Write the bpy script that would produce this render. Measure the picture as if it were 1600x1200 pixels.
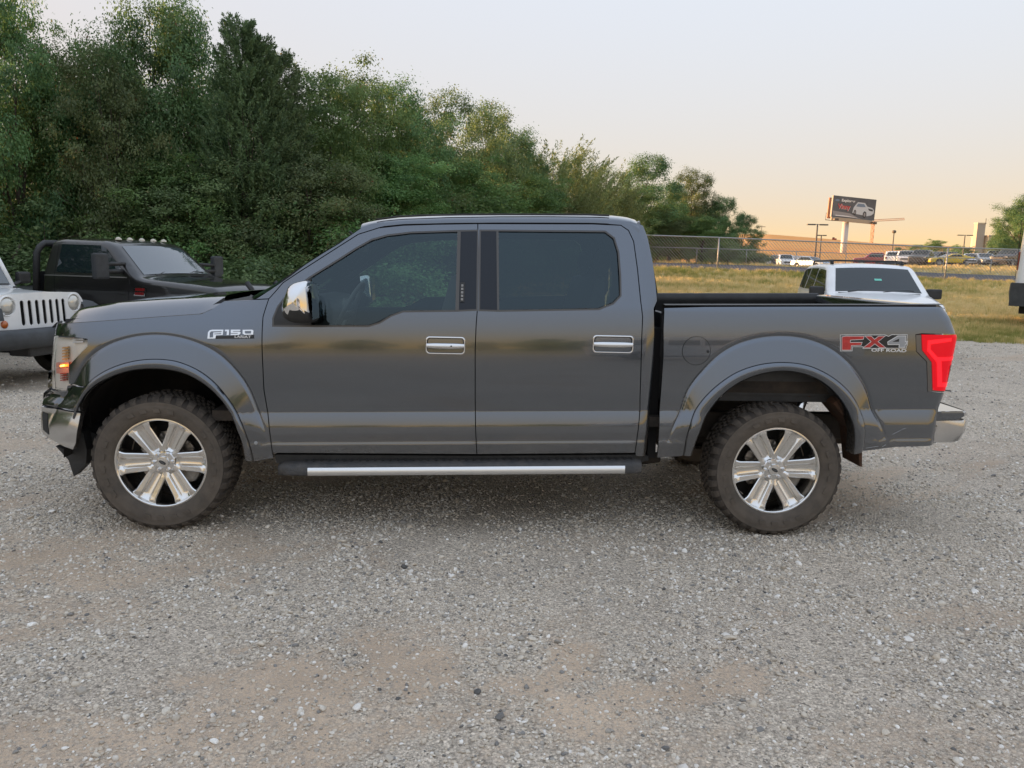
import bpy, bmesh, math, random
import numpy as np
from mathutils import Vector, Matrix
from mathutils.geometry import delaunay_2d_cdt

random.seed(7)
rng = np.random.default_rng(7)
R = math.radians
SC = bpy.context.scene
for o_ in list(bpy.data.objects):
    bpy.data.objects.remove(o_)
COL = SC.collection

# ------------------------------------------------------------------ camera
FPX, PITCH, ROLL, CAMH = 1200.0, R(8.8), R(1.3), 1.615
_F = np.array([0, math.cos(PITCH), -math.sin(PITCH)])
_U0 = np.array([0, math.sin(PITCH), math.cos(PITCH)])
_X = np.array([1.0, 0, 0])
_R = math.cos(ROLL) * _X + math.sin(ROLL) * _U0
_U = -math.sin(ROLL) * _X + math.cos(ROLL) * _U0
cam_d = bpy.data.cameras.new('camera')
cam_d.sensor_width = 36.0
cam_d.lens = 36.0 * FPX / 1600.0
cam_d.clip_start = 0.05
cam_d.clip_end = 6000
cam = bpy.data.objects.new('camera', cam_d)
COL.objects.link(cam)
cam.matrix_world = Matrix(((_R[0], _U[0], -_F[0], 0), (_R[1], _U[1], -_F[1], 0),
                           (_R[2], _U[2], -_F[2], CAMH), (0, 0, 0, 1)))
SC.camera = cam

# ------------------------------------------------------------------ sky, sun, exposure
SUN_AZ, SUN_EL = R(-66), R(2.6)          # azimuth from +Y towards +X
W_ = bpy.data.worlds.new('World')
SC.world = W_
W_.use_nodes = True
wn, wl = W_.node_tree.nodes, W_.node_tree.links
sky = wn.new('ShaderNodeTexSky')
sky.sky_type = 'NISHITA'
sky.sun_disc = False
sky.sun_elevation = SUN_EL
sky.sun_rotation = SUN_AZ
sky.air_density = 1.0
sky.dust_density = 1.0
sky.ozone_density = 1.0
sky.altitude = 300
# the phone's exposure evened out the sky: its range is softened, everywhere alike
gam = wn.new('ShaderNodeGamma')
gam.inputs['Gamma'].default_value = 0.52
wl.new(sky.outputs[0], gam.inputs['Color'])
lum = wn.new('ShaderNodeRGBToBW')
wl.new(gam.outputs[0], lum.inputs[0])
lp = wn.new('ShaderNodeMath')
lp.operation = 'POWER'
lp.inputs[1].default_value = -1.15
wl.new(lum.outputs[0], lp.inputs[0])
lm = wn.new('ShaderNodeVectorMath')
lm.operation = 'SCALE'
wl.new(gam.outputs[0], lm.inputs[0])
wl.new(lp.outputs[0], lm.inputs['Scale'])
bg = wn['Background']
tintn = wn.new('ShaderNodeMix')             # a trace of pink in the evening air
tintn.data_type = 'RGBA'
tintn.blend_type = 'MULTIPLY'
tintn.inputs[0].default_value = 1.0
tintn.inputs[7].default_value = (1.03, 0.96, 0.99, 1)
# evening dust: yellow leans to peach, greys stay grey
sp_, cb_ = wn.new('ShaderNodeSeparateColor'), wn.new('ShaderNodeCombineColor')
wl.new(lm.outputs[0], sp_.inputs[0])
def wmath(op, a, b):
    q = wn.new('ShaderNodeMath')
    q.operation = op
    for k, v in enumerate((a, b)):
        if isinstance(v, float):
            q.inputs[k].default_value = v
        else:
            wl.new(v, q.inputs[k])
    return q.outputs[0]
rb_ = wmath('MULTIPLY', wmath('ADD', sp_.outputs[0], sp_.outputs[2]), 0.5)
g_ = wmath('ADD', wmath('MULTIPLY', sp_.outputs[1], 0.5), wmath('MULTIPLY', rb_, 0.5))
wl.new(sp_.outputs[0], cb_.inputs[0])
wl.new(g_, cb_.inputs[1])
wl.new(sp_.outputs[2], cb_.inputs[2])
wl.new(cb_.outputs[0], tintn.inputs[6])
wl.new(tintn.outputs[2], bg.inputs['Color'])
bg.inputs['Strength'].default_value = 0.15
sun_d = bpy.data.lights.new('sun', 'SUN')
sun_d.energy = 2.6
sun_d.angle = R(0.6)
sun_d.color = (1.0, 0.56, 0.26)
sun = bpy.data.objects.new('sun', sun_d)
COL.objects.link(sun)
_sd = Vector((math.sin(SUN_AZ) * math.cos(SUN_EL), math.cos(SUN_AZ) * math.cos(SUN_EL), math.sin(SUN_EL)))
sun.rotation_euler = _sd.to_track_quat('Z', 'Y').to_euler()
SC.view_settings.view_transform = 'Standard'
SC.view_settings.look = 'None'
SC.view_settings.gamma = 1.0
SC.view_settings.exposure = 2.52
SC.cycles.max_bounces = 7
SC.cycles.transparent_max_bounces = 12
SC.cycles.use_denoising = True

# ------------------------------------------------------------------ helpers
def ray(px, py):
    return _F + (px - 800) / FPX * _R - (py - 600) / FPX * _U

def at(px, py, Y):
    """world point that stands Y metres out along the view ray of a photo point"""
    d = ray(px, py)
    t = Y / d[1]
    return np.array([d[0] * t, Y, CAMH + d[2] * t])

def on_ground(px, py, z=0.0):
    d = ray(px, py)
    t = (z - CAMH) / d[2]
    return np.array([d[0] * t, d[1] * t, z])

def smooth(a, b, x):
    t = np.clip((np.asarray(x, float) - a) / (b - a), 0, 1)
    return t * t * (3 - 2 * t)

def link(o, parent=None):
    COL.objects.link(o)
    if parent is not None:
        o.parent = parent
    return o

def mesh_obj(name, verts, faces, mat, parent=None, smooth_=True, normals=None, loc=None):
    me = bpy.data.meshes.new(name)
    me.from_pydata([tuple(map(float, v)) for v in verts], [], [tuple(int(i) for i in f) for f in faces])
    me.validate()
    if mat is not None:
        me.materials.append(mat)
    if smooth_:
        me.polygons.foreach_set('use_smooth', [True] * len(me.polygons))
    if normals is not None:
        me.normals_split_custom_set([tuple(n) for n in normals])
    me.update()
    o = bpy.data.objects.new(name, me)
    link(o, parent)
    if loc is not None:
        o.location = loc
    return o

class MB:
    """collects simple shapes into one mesh"""
    def __init__(s):
        s.v, s.f = [], []
    def add(s, v, f):
        k = len(s.v)
        s.v += [tuple(map(float, p)) for p in v]
        s.f += [tuple(int(i) + k for i in q) for q in f]
        return s
    def box(s, c, d, rot=None, taper=1.0):
        x, y, z = d[0] / 2, d[1] / 2, d[2] / 2
        P = [(-x, -y, -z), (x, -y, -z), (x, y, -z), (-x, y, -z),
             (-x * taper, -y * taper, z), (x * taper, -y * taper, z), (x * taper, y * taper, z), (-x * taper, y * taper, z)]
        if rot is not None:
            P = [tuple(rot @ Vector(p)) for p in P]
        P = [(p[0] + c[0], p[1] + c[1], p[2] + c[2]) for p in P]
        return s.add(P, [(0, 3, 2, 1), (4, 5, 6, 7), (0, 1, 5, 4), (1, 2, 6, 5), (2, 3, 7, 6), (3, 0, 4, 7)])
    def tube(s, pts, r, n=8, cap=True):
        pts = [Vector(p) for p in pts]
        rs = r if hasattr(r, '__len__') else [r] * len(pts)
        V, Fc = [], []
        up = Vector((0, 0, 1))
        prev = None
        for i, p in enumerate(pts):
            t = (pts[min(i + 1, len(pts) - 1)] - pts[max(i - 1, 0)]).normalized()
            if prev is None:
                a = t.cross(up)
                if a.length < 1e-3:
                    a = t.cross(Vector((1, 0, 0)))
            else:
                a = prev - t * prev.dot(t)
            a.normalize()
            prev = a
            b = t.cross(a)
            for k in range(n):
                q = 2 * math.pi * k / n
                V.append(p + (a * math.cos(q) + b * math.sin(q)) * rs[i])
        for i in range(len(pts) - 1):
            for k in range(n):
                Fc.append((i * n + k, i * n + (k + 1) % n, (i + 1) * n + (k + 1) % n, (i + 1) * n + k))
        if cap:
            Fc.append(tuple(range(n - 1, -1, -1)))
            Fc.append(tuple((len(pts) - 1) * n + k for k in range(n)))
        return s.add(V, Fc)
    def lathe(s, prof, n=32, axis='y', c=(0, 0, 0), closed=False):
        """prof: list of (axial, radius)"""
        V, Fc = [], []
        m = len(prof)
        for k in range(n):
            q = 2 * math.pi * k / n
            for (a, r) in prof:
                if axis == 'y':
                    V.append((c[0] + r * math.cos(q), c[1] + a, c[2] + r * math.sin(q)))
                elif axis == 'z':
                    V.append((c[0] + r * math.cos(q), c[1] + r * math.sin(q), c[2] + a))
                else:
                    V.append((c[0] + a, c[1] + r * math.cos(q), c[2] + r * math.sin(q)))
        for k in range(n):
            k2 = (k + 1) % n
            for i in range(m if closed else m - 1):
                j = (i + 1) % m
                Fc.append((k * m + i, k * m + j, k2 * m + j, k2 * m + i))
        return s.add(V, Fc)
    def grid(s, G, close_u=False):
        """G[i][j] points"""
        n, m = len(G), len(G[0])
        V = [p for row in G for p in row]
        Fc = []
        for i in range(n if close_u else n - 1):
            i2 = (i + 1) % n
            for j in range(m - 1):
                Fc.append((i * m + j, i * m + j + 1, i2 * m + j + 1, i2 * m + j))
        return s.add(V, Fc)
    def prism(s, poly, y0, y1, axis='y'):
        """poly in (x,z), extruded along y"""
        n = len(poly)
        if axis == 'y':
            V = [(p[0], y0, p[1]) for p in poly] + [(p[0], y1, p[1]) for p in poly]
        elif axis == 'x':
            V = [(y0, p[0], p[1]) for p in poly] + [(y1, p[0], p[1]) for p in poly]
        else:
            V = [(p[0], p[1], y0) for p in poly] + [(p[0], p[1], y1) for p in poly]
        Fc = [tuple(range(n)), tuple(range(2 * n - 1, n - 1, -1))]
        for i in range(n):
            j = (i + 1) % n
            Fc.append((i, n + i, n + j, j))
        return s.add(V, Fc)
    def build(s, name, mat, parent=None, smooth_=False, bevel=0, seg=2, auto=None, loc=None):
        me = bpy.data.meshes.new(name)
        me.from_pydata(s.v, [], s.f)
        me.validate()
        bm = bmesh.new()
        bm.from_mesh(me)
        bmesh.ops.recalc_face_normals(bm, faces=bm.faces)
        if bevel:
            es = [e for e in bm.edges if len(e.link_faces) == 2 and e.calc_face_angle(0) > 0.5]
            bmesh.ops.bevel(bm, geom=es, offset=bevel, segments=seg, profile=0.6, affect='EDGES', clamp_overlap=True)
        if auto is not None:
            for e in bm.edges:
                e.smooth = not (len(e.link_faces) == 2 and e.calc_face_angle(0) > auto)
        if smooth_ or auto is not None:
            for f in bm.faces:
                f.smooth = True
        bm.to_mesh(me)
        bm.free()
        if mat is not None:
            me.materials.append(mat)
        o = bpy.data.objects.new(name, me)
        link(o, parent)
        if loc is not None:
            o.location = loc
        return o

def tag(o, label, cat, group=None):
    o['label'] = label
    o['category'] = cat
    if group:
        o['group'] = group
    return o

def empty(name, loc=(0, 0, 0), rz=0.0):
    o = bpy.data.objects.new(name, None)
    o.empty_display_size = 0.3
    link(o)
    o.location = tuple(map(float, loc))
    o.rotation_euler = (0, 0, rz)
    return o

def copy_tree(o, parent=None):
    c = o.copy()
    COL.objects.link(c)
    c.parent = parent
    for ch in [q for q in bpy.data.objects if q.parent == o]:
        copy_tree(ch, c)
    return c

def structure(o):
    o['kind'] = 'structure'
    return o

# ------------------------------------------------------------------ 2D fill
def resample(P, step, closed=True):
    P = np.asarray(P, float)
    out = []
    n = len(P)
    for i in range(n if closed else n - 1):
        a, b = P[i], P[(i + 1) % n]
        k = max(1, int(math.ceil(np.linalg.norm(b - a) / step)))
        for j in range(k):
            out.append(a + (b - a) * j / k)
    if not closed:
        out.append(P[-1])
    return np.array(out)

def area2(P):
    x, y = P[:, 0], P[:, 1]
    return 0.5 * np.sum(x * np.roll(y, -1) - y * np.roll(x, -1))

def offset_poly(P, d):
    """positive d shrinks"""
    P = np.asarray(P, float)
    if area2(P) < 0:
        P = P[::-1]
    a = P - np.roll(P, 1, 0)
    b = np.roll(P, -1, 0) - P
    a /= np.linalg.norm(a, axis=1)[:, None] + 1e-12
    b /= np.linalg.norm(b, axis=1)[:, None] + 1e-12
    na = np.stack([-a[:, 1], a[:, 0]], 1)
    nb = np.stack([-b[:, 1], b[:, 0]], 1)
    m = na + nb
    m /= np.linalg.norm(m, axis=1)[:, None] + 1e-12
    c = np.clip(np.sum(m * na, 1), 0.45, 1)
    return P + m * (d / c)[:, None]

def inside(P, Q):
    P = np.asarray(P)
    x, y = Q[:, 0], Q[:, 1]
    res = np.zeros(len(Q), bool)
    n = len(P)
    for i in range(n):
        x0, y0 = P[i]
        x1, y1 = P[(i + 1) % n]
        if y0 == y1:
            continue
        c = ((y0 > y) != (y1 > y)) & (x < (x1 - x0) * (y - y0) / (y1 - y0) + x0)
        res ^= c
    return res

def seg_dist(P, Q, closed=True):
    P = np.asarray(P, float)
    best = np.full(len(Q), 1e9)
    n = len(P)
    for i in range(n if closed else n - 1):
        a = P[i]
        d = P[(i + 1) % n] - a
        L = d @ d + 1e-12
        t = np.clip(((Q - a) @ d) / L, 0, 1)
        q = a + t[:, None] * d - Q
        best = np.minimum(best, np.sqrt(np.sum(q * q, 1)))
    return best

def fill(outline, holes=(), dx=0.03, dz=0.02, extra=None, rows=(), step=0.02, clear=None, skip=None):
    """constrained triangulation of a polygon with interior points. returns pts, tris, loops"""
    loops = [resample(outline, step)] + [resample(h, step) for h in holes]
    pts, edges, lo = [], [], []
    for L in loops:
        k = len(pts)
        pts += [tuple(p) for p in L]
        n = len(L)
        edges += [(k + i, k + (i + 1) % n) for i in range(n)]
        lo.append((k, n))
    O = loops[0]
    x0, z0 = O.min(0)
    x1, z1 = O.max(0)
    xs = np.arange(x0 + dx * 0.5, x1, dx)
    zs = np.arange(z0 + dz * 0.5, z1, dz)
    gx, gz = np.meshgrid(xs, zs)
    gx[1::2] += dx * 0.5
    Q = np.stack([gx.ravel(), gz.ravel()], 1)
    if skip is not None:
        Q = Q[~skip(Q[:, 0], Q[:, 1])]
    if extra is not None and len(extra):
        Q = np.vstack([Q, extra])
    m = inside(O, Q)
    for h in loops[1:]:
        m &= ~inside(h, Q)
    Q = Q[m]
    cl = clear if clear is not None else 0.3 * min(dx, dz)
    for L in loops:
        if len(Q):
            Q = Q[seg_dist(L, Q) > cl]
    nb = len(pts)
    pts += [tuple(p) for p in Q]
    r = delaunay_2d_cdt([Vector(p) for p in pts], edges, [], 0, 1e-6)
    V = np.array([tuple(v) for v in r[0]])
    T = np.array([f for f in r[2] if len(f) == 3])
    C = V[T].mean(1)
    keep = inside(O, C)
    for h in loops[1:]:
        keep &= ~inside(h, C)
    T = T[keep]
    # output loops (follow the input vertices through)
    mp = {}
    for i, ids in enumerate(r[3]):
        for q in ids:
            mp[q] = i
    lo2 = [[mp.get(k + i, k + i) for i in range(n)] for (k, n) in lo]
    return V, T, lo2

# ------------------------------------------------------------------ materials
def new_mat(name):
    m = bpy.data.materials.new(name)
    m.use_nodes = True
    return m, m.node_tree.nodes, m.node_tree.links, m.node_tree.nodes['Principled BSDF']

def pmat(name, col, rough=0.5, metal=0.0, coat=0.0, spec=0.5, var=0.0, vscale=8.0, bump=0.0, bscale=60.0, emit=None, estr=0.0, trans=0.0, ior=1.5, alpha=1.0, col2=None, rvar=0.0, crough=0.03, sheen=0.0):
    m, n, l, b = new_mat(name)
    c = (*col, 1)
    b.inputs['Base Color'].default_value = c
    b.inputs['Roughness'].default_value = rough
    b.inputs['Metallic'].default_value = metal
    b.inputs['Coat Weight'].default_value = coat
    b.inputs['Coat Roughness'].default_value = crough
    b.inputs['Specular IOR Level'].default_value = spec
    b.inputs['Transmission Weight'].default_value = trans
    b.inputs['IOR'].default_value = ior
    b.inputs['Alpha'].default_value = alpha
    if emit:
        b.inputs['Emission Color'].default_value = (*emit, 1)
        b.inputs['Emission Strength'].default_value = estr
    if var or col2 or rvar:
        tc = n.new('ShaderNodeTexCoord')
        nz = n.new('ShaderNodeTexNoise')
        nz.inputs['Scale'].default_value = vscale
        nz.inputs['Detail'].default_value = 6
        nz.inputs['Roughness'].default_value = 0.65
        l.new(tc.outputs['Object'], nz.inputs['Vector'])
        if var or col2:
            mx = n.new('ShaderNodeMix')
            mx.data_type = 'RGBA'
            rp = n.new('ShaderNodeMapRange')
            rp.inputs[1].default_value = 0.35
            rp.inputs[2].default_value = 0.65
            l.new(nz.outputs[0], rp.inputs[0])
            l.new(rp.outputs[0], mx.inputs[0])
            a = col2 if col2 else tuple(min(1, q * (1 + var)) for q in col)
            bb = col if col2 else tuple(q * (1 - var) for q in col)
            mx.inputs[6].default_value = (*bb, 1)
            mx.inputs[7].default_value = (*a, 1)
            l.new(mx.outputs[2], b.inputs['Base Color'])
        if rvar:
            rr = n.new('ShaderNodeMapRange')
            rr.inputs[3].default_value = max(0.0, rough - rvar)
            rr.inputs[4].default_value = min(1.0, rough + rvar)
            l.new(nz.outputs[0], rr.inputs[0])
            l.new(rr.outputs[0], b.inputs['Roughness'])
    if bump:
        tc2 = n.new('ShaderNodeTexCoord')
        n2 = n.new('ShaderNodeTexNoise')
        n2.inputs['Scale'].default_value = bscale
        n2.inputs['Detail'].default_value = 4
        l.new(tc2.outputs['Object'], n2.inputs['Vector'])
        bp = n.new('ShaderNodeBump')
        bp.inputs['Strength'].default_value = bump
        bp.inputs['Distance'].default_value = 0.01
        l.new(n2.outputs[0], bp.inputs['Height'])
        l.new(bp.outputs[0], b.inputs['Normal'])
    return m

M = {}
M['paint'] = pmat('grey_metallic_paint', (0.138, 0.154, 0.178), rough=0.13, metal=0.95, coat=1.0, crough=0.012, rvar=0.03, vscale=3)
def dust(m, z0, z1, amt):
    """road dust on the lowest part of the body"""
    n, l = m.node_tree.nodes, m.node_tree.links
    b, out = n['Principled BSDF'], n['Material Output']
    tc = n.new('ShaderNodeTexCoord')
    sx = n.new('ShaderNodeSeparateXYZ')
    l.new(tc.outputs['Object'], sx.inputs[0])
    mr = n.new('ShaderNodeMapRange')
    mr.inputs[1].default_value, mr.inputs[2].default_value = z0, z1
    mr.inputs[3].default_value, mr.inputs[4].default_value = amt, .012
    l.new(sx.outputs[2], mr.inputs[0])
    nz = n.new('ShaderNodeTexNoise')
    nz.inputs['Scale'].default_value = 9
    nz.inputs['Detail'].default_value = 8
    nz.inputs['Roughness'].default_value = .7
    l.new(tc.outputs['Object'], nz.inputs['Vector'])
    mu = n.new('ShaderNodeMath')
    mu.operation = 'MULTIPLY'
    l.new(mr.outputs[0], mu.inputs[0])
    l.new(nz.outputs[0], mu.inputs[1])
    d = n.new('ShaderNodeBsdfDiffuse')
    d.inputs[0].default_value = (.30, .26, .215, 1)
    mx = n.new('ShaderNodeMixShader')
    l.new(mu.outputs[0], mx.inputs[0])
    l.new(b.outputs[0], mx.inputs[1])
    l.new(d.outputs[0], mx.inputs[2])
    l.new(mx.outputs[0], out.inputs[0])
dust(M['paint'], .46, .82, .34)
M['satin'] = pmat('satin_chrome', (.58, .58, .58), rough=.24, metal=1.0, rvar=.08, vscale=5)
M['chrome'] = pmat('chrome', (0.78, 0.78, 0.78), rough=0.07, metal=1.0, rvar=0.05, vscale=5)
M['alloy'] = pmat('polished_alloy', (0.80, 0.79, 0.77), rough=0.17, metal=1.0, rvar=0.1, vscale=14)
M['black_gloss'] = pmat('gloss_black', (0.010, 0.014, 0.022), rough=0.08, spec=.4)
M['black_plastic'] = pmat('black_plastic', (0.028, 0.029, 0.03), rough=0.55, bump=0.15, bscale=300, var=0.25, vscale=9)
M['seal'] = pmat('dark_seal', (0.008, 0.008, 0.009), rough=0.8)
M['trim'] = pmat('dark_chrome_trim', (0.10, 0.095, 0.09), rough=0.3, metal=0.6)
M['underbody'] = pmat('dusty_underbody', (0.02, 0.018, 0.016), rough=0.9, col2=(0.055, 0.042, 0.032), vscale=6)
M['liner'] = pmat('wheel_liner', (0.012, 0.012, 0.012), rough=0.9, col2=(0.03, 0.026, 0.022), vscale=5)
M['rust'] = pmat('rusty_steel', (0.10, 0.045, 0.022), rough=0.85, col2=(0.05, 0.03, 0.02), vscale=20)
M['rubber'] = pmat('dusty_rubber', (0.080, 0.068, 0.056), rough=0.85, col2=(0.125, 0.104, 0.084), vscale=9, bump=0.2, bscale=150)
M['tread'] = pmat('tread_rubber', (0.040, 0.034, 0.029), rough=0.9, col2=(0.10, 0.083, 0.067), vscale=12)
M['seat'] = pmat('grey_leather', (0.17, 0.16, 0.15), rough=0.5)
M['dash'] = pmat('dash_plastic', (0.07, 0.068, 0.066), rough=0.6)
M['white_decal'] = pmat('white_decal', (0.75, 0.75, 0.74), rough=0.35)
M['red_decal'] = pmat('red_decal', (0.48, 0.035, 0.03), rough=0.35, var=0.2, vscale=30)
M['black_decal'] = pmat('black_decal', (0.015, 0.015, 0.016), rough=0.35)
M['grey_decal'] = pmat('grey_decal', (0.33, 0.34, 0.35), rough=0.35)

def glass_mat(name, tint, through, rough=0.0, ior=1.75, gcol=(.70, .90, 1)):
    """tinted pane: mirror-like by Fresnel over a filtered see-through layer"""
    m, n, l, b = new_mat(name)
    n.remove(b)
    out = n['Material Output']
    tr = n.new('ShaderNodeBsdfTransparent')
    tr.inputs[0].default_value = (*[t * through for t in tint], 1)
    gl = n.new('ShaderNodeBsdfGlossy')
    gl.inputs['Roughness'].default_value = rough
    gl.inputs[0].default_value = (*gcol, 1)
    fr = n.new('ShaderNodeFresnel')
    fr.inputs[0].default_value = ior
    mx = n.new('ShaderNodeMixShader')
    l.new(fr.outputs[0], mx.inputs[0])
    l.new(tr.outputs[0], mx.inputs[1])
    l.new(gl.outputs[0], mx.inputs[2])
    l.new(mx.outputs[0], out.inputs[0])
    return m
M['tint_front'] = glass_mat('tinted_glass_front', (0.85, 1.0, 1.0), 0.60)
M['tint_rear'] = glass_mat('tinted_glass_rear', (0.8, 1.0, 1.05), 0.24)
M['glass'] = glass_mat('clear_glass', (0.85, 0.97, 0.93), 0.75)
M['lens'] = glass_mat('clear_lens', (1.0, 1.0, 1.0), 0.95, ior=1.42, gcol=(1, 1, 1))
# ================================================================== main pickup truck
YAW = R(2.28)                  # the nose stands a little nearer than the tail
CT = (-.216, .095)             # the camera in the truck's own frame
def atT(px, py, Y):
    d = ray(px, py)
    d = (math.cos(YAW) * d[0] + math.sin(YAW) * d[1], -math.sin(YAW) * d[0] + math.cos(YAW) * d[1], d[2])
    t = (Y - CT[1]) / d[1]
    return np.array([CT[0] + d[0] * t, Y, CAMH + d[2] * t])
YC = 5.53                      # centre plane of the truck
KR = 0.0202                    # rake: the body climbs towards the tail
FWX, RWX = -2.100, 1.583       # wheel centres
WZ = 0.412

_tilt = [(.30, -14), (.50, -9), (.536, -7), (.542, 12), (.556, 11), (.562, -3), (.60, -2), (.645, 5.2), (.660, 8.5), (.733, 14),
         (.741, -2.2), (.80, -1.4), (.95, 0.6), (1.05, 2.0), (1.13, 3.3), (1.20, 5.2), (1.28, 8.5), (1.345, 12),
         (1.36, 19), (1.6, 21), (1.78, 22.5), (2.2, 24)]
_tilt = [(z + (.03 if z < .7 else .027 - .016 * min(1, (z - .739) / .61)), a) for z, a in _tilt]
_tz = np.arange(.30, 2.2, .001)
_tt = np.tan(np.radians(np.interp(_tz, [a for a, b in _tilt], [b for a, b in _tilt])))
_wb = -np.cumsum(_tt) * .001
_wb += 1.003 - np.interp(.56, _tz, _wb)

def PX(pts, Y=4.53):
    return np.array([atT(a, b, Y)[[0, 2]] for a, b in pts])

ARCH = {
    'f': dict(c=(FWX, WZ),
              g1=[(395, 720), (387, 685), (372, 645), (350, 612), (340, 600), (315, 580), (277, 564), (240, 561), (202, 566), (165, 580), (136, 602), (124, 622), (118, 650)],
              ri=[(381, 720), (372, 672), (355, 635), (327, 605), (290, 584), (240, 577), (205, 580), (180, 588), (152, 602), (136, 617), (126, 634), (121, 655)],
              ro=[(402, 650), (395, 630), (385, 607), (365, 580), (340, 556), (315, 542), (277, 530), (240, 526), (202, 530), (165, 542), (139, 560), (128, 572), (112, 600)]),
    'r': dict(c=(RWX, WZ),
              g1=[(1347, 705), (1347, 665), (1342, 640), (1325, 612), (1300, 590), (1262, 571), (1225, 566), (1187, 569), (1150, 581), (1125, 597), (1100, 620), (1085, 640), (1072, 680), (1069, 712)],
              ri=[(1332, 710), (1332, 680), (1327, 652), (1312, 625), (1287, 600), (1262, 587), (1225, 580), (1187, 585), (1150, 600), (1125, 620), (1100, 655), (1087, 690), (1082, 712)],
              ro=[(1362, 640), (1357, 615), (1350, 600), (1325, 567), (1300, 547), (1262, 532), (1225, 528), (1187, 531), (1150, 542), (1125, 557), (1100, 582), (1077, 610), (1066, 645)])}
for A in ARCH.values():
    for k in ('g1', 'ri', 'ro'):
        P = PX(A[k])
        ph = np.arctan2(P[:, 1] - A['c'][1], P[:, 0] - A['c'][0])
        rr = np.hypot(P[:, 1] - A['c'][1], P[:, 0] - A['c'][0])
        s_ = np.argsort(ph)
        A[k + 'xy'] = P
        pf = np.arange(ph.min() - .3, ph.max() + .3, .01)
        rf = np.interp(pf, ph[s_], rr[s_])
        kk = np.exp(-np.linspace(-2.4, 2.4, 25) ** 2 / 2)
        rf = np.convolve(np.pad(rf, 12, mode='edge'), kk / kk.sum(), 'valid')
        A[k + 'p'], A[k + 'r'] = pf, rf
        pt_ = lambda q, A=A, pf=pf, rf=rf: (A['c'][0] + np.interp(q, pf, rf) * math.cos(q), A['c'][1] + np.interp(q, pf, rf) * math.sin(q))
        A[k + 'xy'] = np.array([pt_(q) for q in ph])
        A[k + 'd'] = lambda i, j, pt_=pt_, ph=ph: np.array([pt_(q) for q in np.linspace(ph[i], ph[j], 70)])

def polar(A, k, ph):
    return np.interp(ph, A[k + 'p'], A[k + 'r'])

def roundoff(d, a, b):
    """elliptic rounding: d = how far past the start of the corner"""
    t = np.clip(d / a, 0, 0.999)
    return b * (1 - np.sqrt(1 - t * t))

def x_tail(z):      # rear outline of the bed side
    return np.interp(z, [.45, .76, .80, .9, 1.25, 1.36, 1.41], [2.52, 2.545, 2.55, 2.575, 2.62, 2.58, 2.54])

def x_cabback(z):
    return np.interp(z, [.4, .75, 1.38, 1.45, 1.6, 1.75, 1.85, 1.95], [.765, .785, .815, .835, .815, .785, .755, .715])

def Wf(x, z, bump=True, part=None):
    x = np.asarray(x, float)
    z = np.asarray(z, float)
    zr = z - KR * x
    w = np.interp(zr, _tz, _wb)
    # front fender and hood shoulder
    fx = smooth(-1.25, -1.75, x)
    w = w - fx * (1.5 * np.clip(zr - 1.15, 0, 1) ** 2)
    # nose corner (plan view), the bumper reaches a little further
    xn = np.interp(zr, [.3, .80, .86, 1.3], [-2.52, -2.50, -2.42, -2.37])
    w = w - roundoff(xn - x, 0.42, 0.34)
    # tail corner
    w = w - np.where(x > 1.2, roundoff(x - (x_tail(z) - .07), .085, .07), 0)
    # cab rear corner
    w = w - np.where((x < {None: .845, 'cab': 1.0, 'bed': .0}[part]) & (part != 'bed'), roundoff(x - (x_cabback(z) - .085), .10, .06), 0)
    # bed rail edge
    zt = 1.401 + 0.021 * (x - .842)
    w = w - np.where((x > {None: .845, 'cab': 9.0, 'bed': .6}[part]), roundoff(z - (zt - .03), .034, .03), 0)
    if bump:
        for A in ARCH.values():
            dx, dz = x - A['c'][0], z - A['c'][1]
            ph = np.arctan2(dz, dx)
            r = np.hypot(dx, dz)
            rg, ro = polar(A, 'g1', ph), polar(A, 'ro', ph)
            s = (r - rg) / np.maximum(ro - rg, .02)
            f = smooth(0.18, 0.62, ph) * (1 - smooth(2.62, 3.0, ph)) * (ph > -0.5)
            b = np.where(s < 1, 0.029 * np.clip(1 - s, 0, 1) + .002, 0)
            dip = -0.007 * np.exp(-((s - 1.06) / 0.07) ** 2)
            b = np.where(s < 1.0, b * smooth(1.0, .9, s) - .007 * np.exp(-((s - 1.06) / 0.07) ** 2), dip)
            w = w + f * b
    return w

def hit(px, py, off=0.0):
    """where the view ray of a photo point meets the truck's near side -> (x, z)"""
    Y = 4.53
    for _ in range(14):
        p = atT(px, py, Y)
        w = float(Wf(np.clip(p[0], -2.78, 2.62), p[2], False))
        Y = 0.5 * Y + 0.5 * (YC - w - off)
    p = atT(px, py, Y)
    return (p[0], p[2])

def H(pts, off=0.0):
    return np.array([hit(a, b, off) for a, b in pts])

def toW(x, y):
    x, y = x - CT[0], y - CT[1]
    return (math.cos(YAW) * x - math.sin(YAW) * y, math.sin(YAW) * x + math.cos(YAW) * y)
T = empty('pickup_truck', (*toW(-.25, YC), 0), YAW)
tag(T, 'dark grey crew-cab pickup truck side-on in the middle of the gravel lot', 'truck')
TL = Vector((0.25, -YC, 0))

def tpart(o):
    o.parent = T
    o.location = TL
    return o

def mirror(o, parent=None):
    c = o.copy()
    COL.objects.link(c)
    c.parent = parent or T
    if parent is None:
        c.scale = (1, -1, 1)
        c.location = (TL[0], YC, 0)
    for ch in [q for q in bpy.data.objects if q.parent == o]:
        mirror(ch, c)
    return c

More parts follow.
